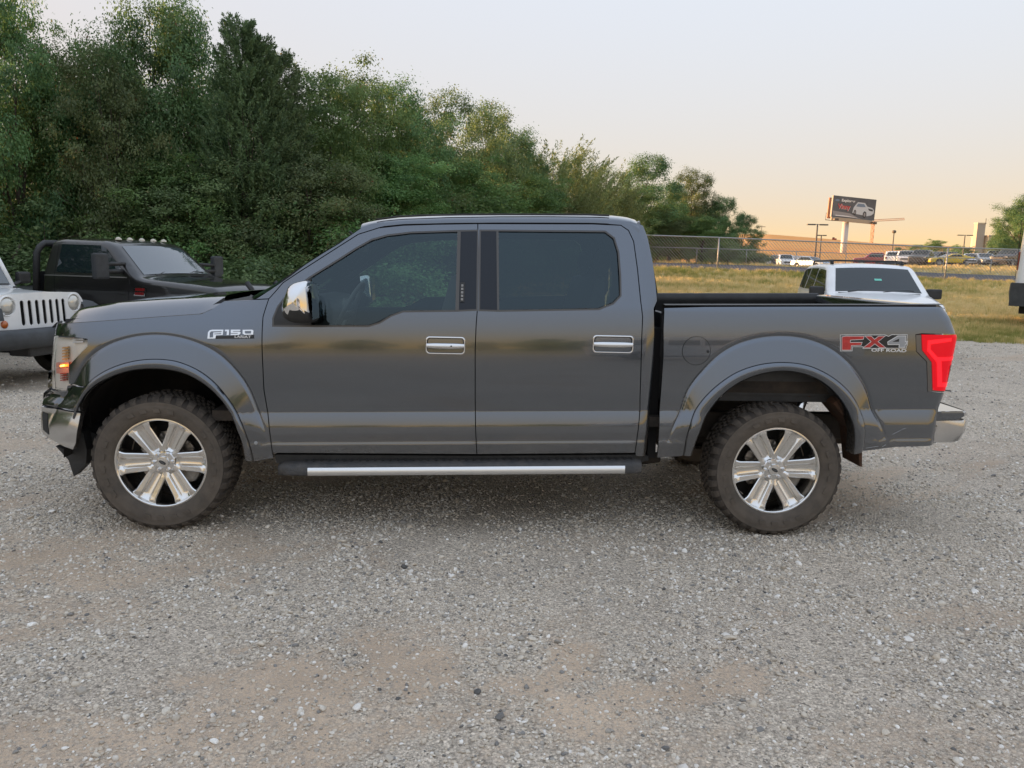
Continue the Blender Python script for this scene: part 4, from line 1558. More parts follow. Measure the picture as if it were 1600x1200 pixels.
# heights of the land behind the lot, along a few sight lines: fence, road, far lots, hill
_SL = [(960, 416, 409, 411, 372), (1020, 418, 410, 412, 372), (1200, 425, 415.5, 419, 373), (1290, 429, 419, 420, 380), (1370, 433, 422, 417, 387), (1480, 437.5, 427, 415.5, 391), (1600, 442.5, 431.5, 417.5, 396)]
_TP = [at(a, 420, 100)[0] / 100 for a, *_ in _SL]
_TZ = [[at(q[0], q[k + 1], yy)[2] for q in _SL] for k, yy in enumerate((44.5, 62, 80, 450))]
def terrain(X, Y):
    X = np.asarray(X, float)
    Y = np.asarray(Y, float)
    p = np.clip(X / np.maximum(Y, 20), -.75, .75)
    zf = np.interp(p, _TP, _TZ[0])
    zr = np.interp(p, _TP, _TZ[1])
    zl = np.interp(p, _TP, _TZ[2])
    zh = np.interp(p, _TP, _TZ[3])
    e = EDGE + .6 * np.sin(X * .7) + .3 * np.sin(X * 1.9 + 1)
    out = np.zeros(np.broadcast(X, Y).shape)
    def seg(y0, y1, z0, z1):
        t = np.clip((Y - y0) / (y1 - y0), 0, 1)
        return t * (z1 - z0)
    out = seg(e, 44.5, 0, zf) + seg(45, 62, zf, zr) + seg(63.5, 80, zr, zl) + seg(150, 450, zl, zh)
    return out

def fast_mesh(name, V, quads, mat, attrs=None, smooth_=False):
    """V (n,3), quads (m,4) numpy"""
    me = bpy.data.meshes.new(name)
    k = quads.shape[1]
    me.vertices.add(len(V))
    me.vertices.foreach_set('co', np.ascontiguousarray(V, np.float32).ravel())
    me.loops.add(quads.size)
    me.loops.foreach_set('vertex_index', np.ascontiguousarray(quads, np.int32).ravel())
    me.polygons.add(len(quads))
    me.polygons.foreach_set('loop_start', np.arange(0, quads.size, k, dtype=np.int32))
    me.update(calc_edges=True)
    if smooth_:
        me.polygons.foreach_set('use_smooth', np.ones(len(quads), bool))
    if attrs:
        for nm, (dom, arr) in attrs.items():
            a = me.attributes.new(nm, 'FLOAT', dom)
            a.data.foreach_set('value', np.ascontiguousarray(arr, np.float32))
    if mat:
        me.materials.append(mat)
    me.update()
    return me

def grid_quads(n, m):
    i, j = np.meshgrid(np.arange(n - 1), np.arange(m - 1), indexing='ij')
    a = i * m + j
    return np.stack([a, a + 1, a + m + 1, a + m], -1).reshape(-1, 4)

# value noise in numpy, for shapes shared between the ground sheet and the loose stones
_perm = rng.random((256, 256))
def vnoise(x, y):
    xi, yi = np.floor(x).astype(int), np.floor(y).astype(int)
    fx, fy = x - xi, y - yi
    fx, fy = fx * fx * (3 - 2 * fx), fy * fy * (3 - 2 * fy)
    g = lambda a, b: _perm[a % 256, b % 256]
    return (g(xi, yi) * (1 - fx) + g(xi + 1, yi) * fx) * (1 - fy) + (g(xi, yi + 1) * (1 - fx) + g(xi + 1, yi + 1) * fx) * fy
def fbm(x, y, o=4):
    s, a, t = 0, 1, 0
    for k in range(o):
        s = s + a * vnoise(x * 2 ** k + 17 * k, y * 2 ** k + 31 * k)
        t += a
        a *= .5
    return s / t

# bare dirt patches seen in the photo: (px, py, half-length m, half-width m, tilt)
_PATCH = [(560, 1060, 1.0, .34, .10, 1.0), (330, 1130, .8, .28, .14, .9), (150, 1185, .7, .22, .1, .7), (1110, 1065, .62, .20, .42, .9), (740, 1150, .7, .2, .2, .35),
          (150, 905, .8, .25, .1, .8), (60, 950, .7, .22, .1, .7), (300, 850, 1.4, .30, -.05, .7), (1000, 1130, .5, .25, .3, .55), (760, 990, .9, .18, .15, .5),
          (1480, 965, 1.0, .16, .1, .7), (1250, 1130, .9, .3, .2, .35), (1500, 1180, .9, .3, .1, .6), (880, 850, 1.1, .22, .0, .45), (1450, 700, 3.0, .5, .0, .5), (60, 690, 1.8, .5, 0, .7), (60, 860, .9, .2, 0, .6)]
_PATCH = [(*on_ground(a, b)[:2], c, d, t, s) for a, b, c, d, t, s in _PATCH]
def dirt(X, Y):
    X = np.asarray(X, float)
    Y = np.asarray(Y, float)
    st_, tt_ = X * .82 + Y * .57, -X * .57 + Y * .82
    n = fbm(st_ * .42 + 5, tt_ * 1.7 + 11, 5)
    d = smooth(.54, .74, n) * .58
    w = fbm(X * 3.1 + 40, Y * 3.1, 4) - .5
    w2 = fbm(X * 9 + 40, Y * 9, 3) - .5
    for (px, py, a, b, t, s) in _PATCH:
        dx, dy = X - px, Y - py
        u, v = dx * math.cos(t) + dy * math.sin(t), -dx * math.sin(t) + dy * math.cos(t)
        r = np.sqrt((u / a) ** 2 + (v / b) ** 2)
        d = np.maximum(d, .68 * s * smooth(1.25, .45, r + 1.9 * w + 1.2 * w2))
    return np.clip(d, 0, 1)
def lot_z(X, Y):
    base = .020 * (fbm(X * .9 + 3, Y * 1.4 + 9, 3) - .5) + .012 * (fbm(X * 5 + 3, Y * 5 + 9, 3) - .5)
    f = np.exp(-((np.asarray(X) + .25) / 3.2) ** 4 - ((np.asarray(Y) - YC) / 1.3) ** 4)
    return base * (1 - .7 * f) + .004 - .010 * dirt(X, Y)

# ---- wide ground sheet (dry grass)
def ground_mat():
    m, n, l, b = new_mat('dry_grass_ground')
    tc = n.new('ShaderNodeTexCoord')
    def noise(sc, det=5, rough=.6, vec=None):
        q = n.new('ShaderNodeTexNoise')
        q.inputs['Scale'].default_value = sc
        q.inputs['Detail'].default_value = det
        q.inputs['Roughness'].default_value = rough
        l.new(vec or tc.outputs['Object'], q.inputs['Vector'])
        return q.outputs[0]
    def ramp(f, stops):
        r = n.new('ShaderNodeValToRGB')
        while len(r.color_ramp.elements) < len(stops):
            r.color_ramp.elements.new(.5)
        for e, (p, c) in zip(r.color_ramp.elements, stops):
            e.position = p
            e.color = (*c, 1)
        l.new(f, r.inputs[0])
        return r.outputs[0]
    def mix(f, a, bb):
        q = n.new('ShaderNodeMix')
        q.data_type = 'RGBA'
        l.new(f, q.inputs[0])
        l.new(a, q.inputs[6])
        l.new(bb, q.inputs[7])
        return q.outputs[2]
    c1 = ramp(noise(.35, 6), [(.35, (.38, .36, .14)), (.5, (.58, .46, .22)), (.68, (.70, .54, .29))])
    c2 = ramp(noise(6.0, 6, .7), [(.3, (.38, .32, .13)), (.6, (.64, .51, .26))])
    nz = noise(30, 3)
    l.new(mix(noise(1.7, 3), c1, c2), b.inputs['Base Color'])
    b.inputs['Roughness'].default_value = .95
    b.inputs['Specular IOR Level'].default_value = .1
    bp = n.new('ShaderNodeBump')
    bp.inputs['Strength'].default_value = .6
    bp.inputs['Distance'].default_value = .05
    l.new(nz, bp.inputs['Height'])
    l.new(bp.outputs[0], b.inputs['Normal'])
    return m, noise, ramp, mix
M['grass_ground'] = ground_mat()[0]
Yv = np.r_[-3000, -1200, -500, -200, -80, -30, -10, 0, np.arange(6, 70, 1.0), np.arange(70, 160, 4), np.arange(160, 470, 15), [520, 700, 1000, 1600, 3000]]
sv = np.r_[-3, -2, -1.4, np.arange(-1, 1.01, .025), 1.4, 2, 3]
YY, SS = np.meshgrid(Yv, sv, indexing='ij')
XX = SS * np.maximum(np.abs(YY), 60) * 1.0
ZZ = terrain(XX, YY) - .012
gme = fast_mesh('ground', np.stack([XX, YY, ZZ], -1).reshape(-1, 3), grid_quads(len(Yv), len(sv)), M['grass_ground'], smooth_=True)
ground = structure(link(bpy.data.objects.new('ground', gme)))

# ---- gravel lot sheet
def gravel_mat():
    m, n, l, b = new_mat('gravel_and_dirt')
    tc = n.new('ShaderNodeTexCoord')
    at_ = n.new('ShaderNodeAttribute')
    at_.attribute_name = 'dirt'
    def vor(sc, feat='F1'):
        q = n.new('ShaderNodeTexVoronoi')
        q.feature = feat
        q.inputs['Scale'].default_value = sc
        l.new(tc.outputs['Object'], q.inputs['Vector'])
        return q
    def noise(sc, det=5, rough=.65):
        q = n.new('ShaderNodeTexNoise')
        q.inputs['Scale'].default_value = sc
        q.inputs['Detail'].default_value = det
        q.inputs['Roughness'].default_value = rough
        l.new(tc.outputs['Object'], q.inputs['Vector'])
        return q.outputs[0]
    def ramp(f, stops, interp='LINEAR'):
        r = n.new('ShaderNodeValToRGB')
        r.color_ramp.interpolation = interp
        while len(r.color_ramp.elements) < len(stops):
            r.color_ramp.elements.new(.5)
        for e, (p, c) in zip(r.color_ramp.elements, stops):
            e.position = p
            e.color = (*c, 1)
        l.new(f, r.inputs[0])
        return r.outputs[0]
    def mix(f, a, bb):
        q = n.new('ShaderNodeMix')
        q.data_type = 'RGBA'
        if isinstance(f, float):
            q.inputs[0].default_value = f
        else:
            l.new(f, q.inputs[0])
        l.new(a, q.inputs[6])
        l.new(bb, q.inputs[7])
        return q.outputs[2]
    def math_(op, a, bb=None):
        q = n.new('ShaderNodeMath')
        q.operation = op
        for k, v in enumerate((a, bb)):
            if v is None:
                continue
            if isinstance(v, (int, float)):
                q.inputs[k].default_value = v
            else:
                l.new(v, q.inputs[k])
        return q.outputs[0]
    v1, v2 = vor(75), vor(150)
    sep1 = n.new('ShaderNodeSeparateColor')
    l.new(v1.outputs['Color'], sep1.inputs[0])
    sep2 = n.new('ShaderNodeSeparateColor')
    l.new(v2.outputs['Color'], sep2.inputs[0])
    stones = [(.0, (.17, .163, .152)), (.25, (.38, .36, .332)), (.5, (.52, .492, .452)), (.75, (.62, .588, .54)), (.92, (.70, .665, .61)), (1, (.84, .80, .74))]
    cA = ramp(sep1.outputs[0], stones)
    cB = ramp(sep2.outputs[0], stones)
    pick = ramp(noise(14, 4), [(.42, (0, 0, 0)), (.58, (1, 1, 1))])
    grav = mix(pick, cA, cB)
    dirt_fine = ramp(noise(190, 4, .8), [(.3, (.31, .252, .20)), (.5, (.455, .382, .312)), (.72, (.60, .515, .432))])
    dirt_big = ramp(noise(1.1, 5), [(.35, (.40, .332, .268)), (.65, (.53, .452, .376))])
    dcol = mix(.45, dirt_fine, dirt_big)
    # dirt with scattered grit
    dd = math_('ADD', at_.outputs['Fac'], math_('MULTIPLY', math_('SUBTRACT', noise(38, 4), .5), 1.1))
    fac = n.new('ShaderNodeMapRange')
    fac.inputs[1].default_value = .25
    fac.inputs[2].default_value = .62
    l.new(dd, fac.inputs[0])
    base = mix(fac.outputs[0], grav, dcol)
    # dust and damp tone over both
    tone = ramp(noise(.55, 5), [(.3, (1.14, 1.045, .93)), (.7, (1.54, 1.41, 1.23))])
    q = n.new('ShaderNodeMix')
    q.data_type = 'RGBA'
    q.blend_type = 'MULTIPLY'
    q.inputs[0].default_value = 1
    l.new(base, q.inputs[6])
    l.new(tone, q.inputs[7])
    # fines between stones: darker, browner where cells meet
    fines = n.new('ShaderNodeMix')
    fines.data_type = 'RGBA'
    dm_ = ramp(v1.outputs['Distance'], [(.35, (0, 0, 0)), (.75, (1, 1, 1))])
    ff = math_('MULTIPLY', dm_, .55)
    l.new(ff, fines.inputs[0])
    l.new(q.outputs[2], fines.inputs[6])
    l.new(dcol, fines.inputs[7])
    l.new(fines.outputs[2], b.inputs['Base Color'])
    b.inputs['Roughness'].default_value = .92
    b.inputs['Specular IOR Level'].default_value = .2
    hgt = math_('SUBTRACT', math_('MULTIPLY', noise(120, 3), .4), math_('MULTIPLY', v1.outputs['Distance'], math_('SUBTRACT', 1.15, fac.outputs[0])))
    hg2 = math_('SUBTRACT', hgt, math_('MULTIPLY', v2.outputs['Distance'], .3))
    bp = n.new('ShaderNodeBump')
    bp.inputs['Strength'].default_value = 1.0
    bp.inputs['Distance'].default_value = .012
    l.new(hg2, bp.inputs['Height'])
    l.new(bp.outputs[0], b.inputs['Normal'])
    return m
M['gravel'] = gravel_mat()
def axis(a, b, fine0, fine1, df, dc):
    return np.r_[np.arange(a, fine0, dc), np.arange(fine0, fine1, df), np.arange(fine1, b + dc * .5, dc)]
gx, gy = axis(-46, 40, -6, 6.5, .05, .5), axis(-40, 18.6, 1.6, 9.4, .05, .4)
GX, GY = np.meshgrid(gx, gy, indexing='ij')
edge = EDGE + .25 + .6 * np.sin(GX * .7) + .3 * np.sin(GX * 1.9 + 1) + .5 * (fbm(GX * 1.5, GX * .3 + 4) - .5)
last = GY > gy[-1] - .01
GY2 = np.where(last, edge, GY)
GZ = lot_z(GX, GY2)
lot_me = fast_mesh('gravel_lot', np.stack([GX, GY2, GZ], -1).reshape(-1, 3), grid_quads(len(gx), len(gy)), M['gravel'], {'dirt': ('POINT', dirt(GX, GY2).ravel())}, smooth_=True)
lot = structure(link(bpy.data.objects.new('gravel_lot', lot_me)))

# ---- geometry-node scatter of prepared meshes
def proto_collection(name, objs):
    c = bpy.data.collections.new(name)
    for o in objs:
        c.objects.link(o)
    return c

def scatter(name, P, rot, scl, idx, protos, extra=None):
    me = bpy.data.meshes.new(name)
    me.vertices.add(len(P))
    me.vertices.foreach_set('co', np.ascontiguousarray(P, np.float32).ravel())
    a = me.attributes.new('s_rot', 'FLOAT_VECTOR', 'POINT')
    a.data.foreach_set('vector', np.ascontiguousarray(rot, np.float32).ravel())
    a = me.attributes.new('s_scl', 'FLOAT_VECTOR', 'POINT')
    a.data.foreach_set('vector', np.ascontiguousarray(scl, np.float32).ravel())
    a = me.attributes.new('s_idx', 'INT', 'POINT')
    a.data.foreach_set('value', np.ascontiguousarray(idx, np.int32))
    for nm, arr in (extra or {}).items():
        a = me.attributes.new(nm, 'FLOAT', 'POINT')
        a.data.foreach_set('value', np.ascontiguousarray(arr, np.float32))
    me.update()
    o = link(bpy.data.objects.new(name, me))
    ng = bpy.data.node_groups.new(name + '_nodes', 'GeometryNodeTree')
    ng.interface.new_socket('Geometry', in_out='INPUT', socket_type='NodeSocketGeometry')
    ng.interface.new_socket('Geometry', in_out='OUTPUT', socket_type='NodeSocketGeometry')
    n, l = ng.nodes, ng.links
    gi, go = n.new('NodeGroupInput'), n.new('NodeGroupOutput')
    ci = n.new('GeometryNodeCollectionInfo')
    ci.inputs['Collection'].default_value = protos
    ci.inputs['Separate Children'].default_value = True
    ci.inputs['Reset Children'].default_value = True
    ip = n.new('GeometryNodeInstanceOnPoints')
    ip.inputs['Pick Instance'].default_value = True
    def attr(nm, typ):
        q = n.new('GeometryNodeInputNamedAttribute')
        q.data_type = typ
        q.inputs['Name'].default_value = nm
        return q.outputs[0]
    l.new(gi.outputs[0], ip.inputs['Points'])
    l.new(ci.outputs[0], ip.inputs['Instance'])
    l.new(attr('s_idx', 'INT'), ip.inputs['Instance Index'])
    l.new(attr('s_rot', 'FLOAT_VECTOR'), ip.inputs['Rotation'])
    l.new(attr('s_scl', 'FLOAT_VECTOR'), ip.inputs['Scale'])
    l.new(ip.outputs[0], go.inputs[0])
    md = o.modifiers.new('scatter', 'NODES')
    md.node_group = ng
    o['kind'] = 'stuff'
    return o

# ---- loose stones
def stone_mat():
    m, n, l, b = new_mat('loose_stone')
    oi = n.new('ShaderNodeAttribute')
    oi.attribute_type = 'INSTANCER'
    oi.attribute_name = 'tone'
    r = n.new('ShaderNodeValToRGB')
    st = [(.0, (.12, .117, .112)), (.2, (.27, .26, .245)), (.4, (.49, .44, .37)), (.6, (.60, .52, .415)), (.78, (.69, .63, .535)), (.92, (.74, .70, .64)), (1, (.88, .845, .78))]
    while len(r.color_ramp.elements) < len(st):
        r.color_ramp.elements.new(.5)
    for e, (p, c) in zip(r.color_ramp.elements, st):
        e.position = p
        e.color = (*c, 1)
    l.new(oi.outputs['Fac'], r.inputs[0])
    tc = n.new('ShaderNodeTexCoord')
    nz = n.new('ShaderNodeTexNoise')
    nz.inputs['Scale'].default_value = 1.6
    nz.inputs['Detail'].default_value = 5
    l.new(tc.outputs['Object'], nz.inputs['Vector'])
    mr = n.new('ShaderNodeMapRange')
    mr.inputs[3].default_value = .72
    mr.inputs[4].default_value = 1.25
    l.new(nz.outputs[0], mr.inputs[0])
    q = n.new('ShaderNodeMix')
    q.data_type = 'RGBA'
    q.blend_type = 'MULTIPLY'
    q.inputs[0].default_value = 1
    l.new(r.outputs[0], q.inputs[6])
    l.new(mr.outputs[0], q.inputs[7])
    l.new(q.outputs[2], b.inputs['Base Color'])
    b.inputs['Roughness'].default_value = .85
    b.inputs['Specular IOR Level'].default_value = .25
    return m
M['stone'] = stone_mat()
def stone_protos():
    out = []
    for k in range(7):
        bm = bmesh.new()
        bmesh.ops.create_icosphere(bm, subdivisions=2 if k < 3 else 1, radius=1.0)
        d = [Vector((random.gauss(0, 1), random.gauss(0, 1), random.gauss(0, 1))).normalized() for _ in range(9)]
        c = [random.uniform(.55, .95) for _ in d]
        for v in bm.verts:
            for q, cc in zip(d, c):          # clip by random planes: broken faces
                t = v.co.dot(q)
                if t > cc:
                    v.co -= q * (t - cc) * .9
            v.co += Vector((random.gauss(0, .035), random.gauss(0, .035), random.gauss(0, .035)))
            v.co.x *= 1.15
            v.co.z *= .68
        me = bpy.data.meshes.new('stone')
        bm.to_mesh(me)
        bm.free()
        me.materials.append(M['stone'])
        me.polygons.foreach_set('use_smooth', [k % 2 == 0] * len(me.polygons))
        out.append(bpy.data.objects.new('stone', me))
    return proto_collection('stone_kinds', out)
def stones():
    P, S = [], []
    def batch(y0, y1, dens, smin, smax, power, keep):
        xw = lambda y: .70 * y + .5
        A_ = (y1 - y0) * 2 * xw(y1)
        n = int(A_ * dens)
        y = rng.uniform(y0, y1, n)
        x = rng.uniform(-xw(y1), xw(y1), n)
        ok = np.abs(x) < xw(y)
        x, y = x[ok], y[ok]
        d = dirt(x, y)
        cl = fbm(x * 2.2 + 7, y * 2.2 + 3, 3)
        pr = (1 - d) ** 1.6 * smooth(.30, .58, cl) + keep
        ok = rng.random(len(x)) < pr
        x, y = x[ok], y[ok]
        s = smin + (smax - smin) * rng.random(len(x)) ** power
        P.append(np.stack([x, y, lot_z(x, y)], 1))
        S.append(s)
    batch(2.0, 3.6, 4200, .0036, .0100, 1.7, .16)
    batch(3.6, 5.6, 3200, .0045, .0108, 1.7, .15)
    batch(5.6, 9.0, 1400, .0058, .0125, 1.6, .12)
    batch(9.0, 18.0, 130, .010, .019, 1.5, .1)
    batch(2.0, 6.0, 120, .011, .0175, 2.2, .12)
    batch(2.0, 7.0, 9, .015, .025, 2.0, .30)
    P, S = np.vstack(P), np.concatenate(S)
    n = len(P)
    P[:, 2] += S * .22
    sc = np.stack([S * rng.uniform(.8, 1.25, n), S * rng.uniform(.8, 1.2, n), S * rng.uniform(.75, 1.15, n)], 1)
    rot = np.stack([rng.normal(0, .35, n), rng.normal(0, .35, n), rng.uniform(0, 6.28, n)], 1)
    tone = np.clip(rng.normal(.60, .23, n), 0, 1)
    return scatter('gravel', P, rot, sc, rng.integers(0, 7, n), stone_protos(), {'tone': tone})
gs = stones()
gs['label'] = 'loose grey gravel stones scattered over the lot'
gs['category'] = 'gravel'

# ---- grass clumps
def grass_mat():
    m, n, l, b = new_mat('dry_grass_blade')
    oi = n.new('ShaderNodeAttribute')
    oi.attribute_type = 'INSTANCER'
    oi.attribute_name = 'tone'
    r = n.new('ShaderNodeValToRGB')
    st = [(.0, (.20, .27, .07)), (.35, (.42, .39, .14)), (.6, (.70, .57, .27)), (1, (.86, .70, .40))]
    while len(r.color_ramp.elements) < len(st):
        r.color_ramp.elements.new(.5)
    for e, (p, c) in zip(r.color_ramp.elements, st):
        e.position = p
        e.color = (*c, 1)
    l.new(oi.outputs['Fac'], r.inputs[0])
    n.remove(b)
    d, t, mx = n.new('ShaderNodeBsdfDiffuse'), n.new('ShaderNodeBsdfTranslucent'), n.new('ShaderNodeMixShader')
    mx.inputs[0].default_value = .4
    l.new(r.outputs[0], d.inputs[0])
    l.new(r.outputs[0], t.inputs[0])
    l.new(d.outputs[0], mx.inputs[1])
    l.new(t.outputs[0], mx.inputs[2])
    l.new(mx.outputs[0], n['Material Output'].inputs[0])
    return m
M['grass'] = grass_mat()
def grass_protos():
    out = []
    for k in range(5):
        V, Fc = [], []
        for i in range(26):
            a, r0 = random.uniform(0, 6.28), random.uniform(0, .10)
            h, w = random.uniform(.05, .15), random.uniform(.003, .006)
            bx, by = r0 * math.cos(a), r0 * math.sin(a)
            t = random.uniform(0, 6.28)
            lean = random.uniform(.1, .7) * h
            dx, dy = math.cos(t), math.sin(t)
            px, py = -dy * w, dx * w
            q = len(V)
            V += [(bx - px, by - py, -.01), (bx + px, by + py, -.01), (bx + dx * lean * .35 + px * .7, by + dy * lean * .35 + py * .7, h * .6), (bx + dx * lean * .35 - px * .7, by + dy * lean * .35 - py * .7, h * .6), (bx + dx * lean, by + dy * lean, h)]
            Fc += [(q, q + 1, q + 2, q + 3), (q + 3, q + 2, q + 4)]
        me = bpy.data.meshes.new('grass_clump')
        me.from_pydata(V, [], Fc)
        me.materials.append(M['grass'])
        out.append(bpy.data.objects.new('grass_clump', me))
    return proto_collection('grass_kinds', out)
def grass():
    P = []
    def batch(y0, y1, dens, p0, p1, sc):
        A_ = (y1 - y0) * (p1 - p0) * (y0 + y1) / 2
        n = int(A_ * dens)
        y = np.sqrt(rng.uniform(y0 * y0, y1 * y1, n))
        x = rng.uniform(p0, p1, n) * y
        P.append(np.stack([x, y, np.full(n, sc)], 1))
    batch(17.5, 20.5, 110, -.1, .74, .9)
    batch(20.5, 24, 75, -.05, .74, 1.1)
    batch(24, 34, 34, .0, .72, 1.35)
    batch(34, 45, 16, .15, .72, 1.5)
    batch(62, 80, 4, .15, .74, 1.8)
    Q = np.vstack(P)
    x, y, s = Q.T
    e = EDGE + .6 * np.sin(x * .7) + .3 * np.sin(x * 1.9 + 1)
    ok = (y > e - .5 * rng.random(len(x)) ** 2) & (rng.random(len(x)) < .35 + 1.1 * fbm(x * .9, y * .9, 3) - .1)
    x, y, s = x[ok], y[ok], s[ok]
    n = len(x)
    green = np.exp(-((y - e[ok] - .8) / 1.0) ** 2) * .30 + .30 * smooth(.5, .68, fbm(x * .35 + 3, y * .5 + 8, 3)) + .22 * smooth(36, 43, y) * (y < 50)
    tone = np.clip(rng.normal(.74, .13, n) - green, 0, 1)
    s = s * rng.uniform(.6, 1.35, n) * (.7 + .6 * fbm(x * .6, y * .6 + 50, 3))
    sc = np.stack([s, s, s], 1)
    rot = np.stack([np.zeros(n), np.zeros(n), rng.uniform(0, 6.28, n)], 1)
    return scatter('grass', np.stack([x, y, terrain(x, y) - .01], 1), rot, sc, rng.integers(0, 5, n), grass_protos(), {'tone': tone})
gr_ = grass()
gr_['label'] = 'dry yellow grass growing between the lot and the fence'
gr_['category'] = 'grass'

# ---- road behind the near fence
M['asphalt'] = pmat('road_asphalt', (.042, .045, .055), rough=.85, col2=(.065, .068, .078), vscale=3, bump=.3, bscale=60)
rows = []
for p in np.linspace(-.3, .95, 60):
    r_ = []
    for y in (46.5, 50, 54, 58, 61.5):
        r_.append((p * y, y, float(terrain(p * y, y)) + .012))
    rows.append(r_)
structure(MB().grid(rows).build('road', M['asphalt'], None, smooth_=True))
# ---- distant field on the hill
M['field'] = pmat('sun_tinted_field', (.82, .31, .06), rough=.95, col2=(.92, .42, .11), vscale=.06)  # crop colour with the low sun's orange put into it
rows = []
for p in np.linspace(.10, .56, 40):
    rows.append([(p * y, y, float(terrain(p * y, y)) + .05 + 2.4 * smooth(150, 175, y)) for y in (150, 158, 166, 175, 200, 250, 300, 350, 400, 450, 475)])
structure(MB().grid(rows).build('field', M['field'], None, smooth_=True))
M['lot_paving'] = pmat('paved_lot', (.16, .155, .15), rough=.9, var=.15, vscale=.4)
for (p0, p1, y0, y1) in ((.42, .78, 79, 118), (.28, .415, 80, 118)):
    rows = []
    for p in np.linspace(p0, p1, 12):
        rows.append([(p * y, y, float(terrain(p * y, y)) + .02) for y in np.linspace(y0, y1, 8)])
    structure(MB().grid(rows).build('parking_lot', M['lot_paving'], None, smooth_=True))
# ================================================================== trees
def leaf_mat(name, dark, lite, hue_var=.25, warm=(.16, .10, .04), warm_amt=.12):
    m, n, l, b = new_mat(name)
    n.remove(b)
    out = n['Material Output']
    a = n.new('ShaderNodeAttribute')
    a.attribute_name = 'tint'
    oi = n.new('ShaderNodeObjectInfo')
    r = n.new('ShaderNodeValToRGB')
    e = r.color_ramp.elements
    while len(e) < 4:
        e.new(.5)
    for q, (p, c) in zip(e, ((.0, dark), (.62, lite), (.93, tuple(.5 * x + .5 * y for x, y in zip(lite, warm))), (1.0, warm))):
        q.position = p
        q.color = (*c, 1)
    l.new(a.outputs['Fac'], r.inputs[0])
    h = n.new('ShaderNodeHueSaturation')
    mr = n.new('ShaderNodeMapRange')
    mr.inputs[3].default_value = .485
    mr.inputs[4].default_value = .515
    l.new(oi.outputs['Random'], mr.inputs[0])
    l.new(mr.outputs[0], h.inputs['Hue'])
    mv = n.new('ShaderNodeMapRange')
    mv.inputs[3].default_value = 1.0
    mv.inputs[4].default_value = 1.5
    l.new(oi.outputs['Random'], mv.inputs[0])
    l.new(mv.outputs[0], h.inputs['Value'])
    l.new(r.outputs[0], h.inputs['Color'])
    d = n.new('ShaderNodeBsdfDiffuse')
    t = n.new('ShaderNodeBsdfTranslucent')
    g = n.new('ShaderNodeBsdfGlossy')
    g.inputs['Roughness'].default_value = .45
    l.new(h.outputs[0], d.inputs[0])
    l.new(h.outputs[0], t.inputs[0])
    m1, m2 = n.new('ShaderNodeMixShader'), n.new('ShaderNodeMixShader')
    m1.inputs[0].default_value = .38
    l.new(d.outputs[0], m1.inputs[1])
    l.new(t.outputs[0], m1.inputs[2])
    m2.inputs[0].default_value = .025
    l.new(m1.outputs[0], m2.inputs[1])
    l.new(g.outputs[0], m2.inputs[2])
    l.new(m2.outputs[0], out.inputs[0])
    return m
M['leaf_oak'] = leaf_mat('oak_leaf', (.055, .112, .048), (.145, .25, .098))
M['leaf_elm'] = leaf_mat('elm_leaf', (.066, .130, .046), (.175, .285, .095), warm=(.20, .17, .05))
M['leaf_cedar'] = leaf_mat('cedar_leaf', (.056, .092, .044), (.14, .20, .088), warm=(.10, .11, .04))
M['leaf_willow'] = leaf_mat('willow_leaf', (.095, .118, .045), (.22, .25, .10), warm=(.22, .20, .09))
M['leaf_shrub'] = leaf_mat('shrub_leaf', (.064, .110, .048), (.168, .245, .098), warm=(.19, .13, .05))
M['leaf_brown'] = leaf_mat('browning_leaf', (.074, .108, .048), (.165, .22, .092), warm=(.20, .10, .05))
M['bark'] = pmat('bark', (.055, .043, .034), rough=.95, col2=(.11, .09, .072), vscale=9, bump=.6, bscale=14)

def leaves_mesh(name, C, N, size, mat, tint, aspect=.55, droop=.0, align=None):
    """one folded quad per leaf. C centres, N preferred normals"""
    n = len(C)
    u = rng.normal(size=(n, 3))
    nn = N + .42 * rng.normal(size=(n, 3))
    nn /= np.linalg.norm(nn, axis=1)[:, None] + 1e-9
    if align is not None:
        u = align + .35 * u
    u = u - nn * np.sum(u * nn, 1)[:, None]
    u /= np.linalg.norm(u, axis=1)[:, None] + 1e-9
    u[:, 2] -= droop
    v = np.cross(nn, u)
    s = size * rng.uniform(.65, 1.35, n)
    L, w = (s * .5)[:, None], (s * .5 * aspect)[:, None]
    p0 = C - u * L
    p1 = C - v * w + u * L * .1 + nn * w * .25
    p2 = C + u * L
    p3 = C + v * w + u * L * .1 + nn * w * .25
    V = np.stack([p0, p1, p2, p3], 1).reshape(-1, 3)
    Q = np.arange(4 * n).reshape(n, 4)
    return fast_mesh(name, V, Q, mat, {'tint': ('FACE', tint)})

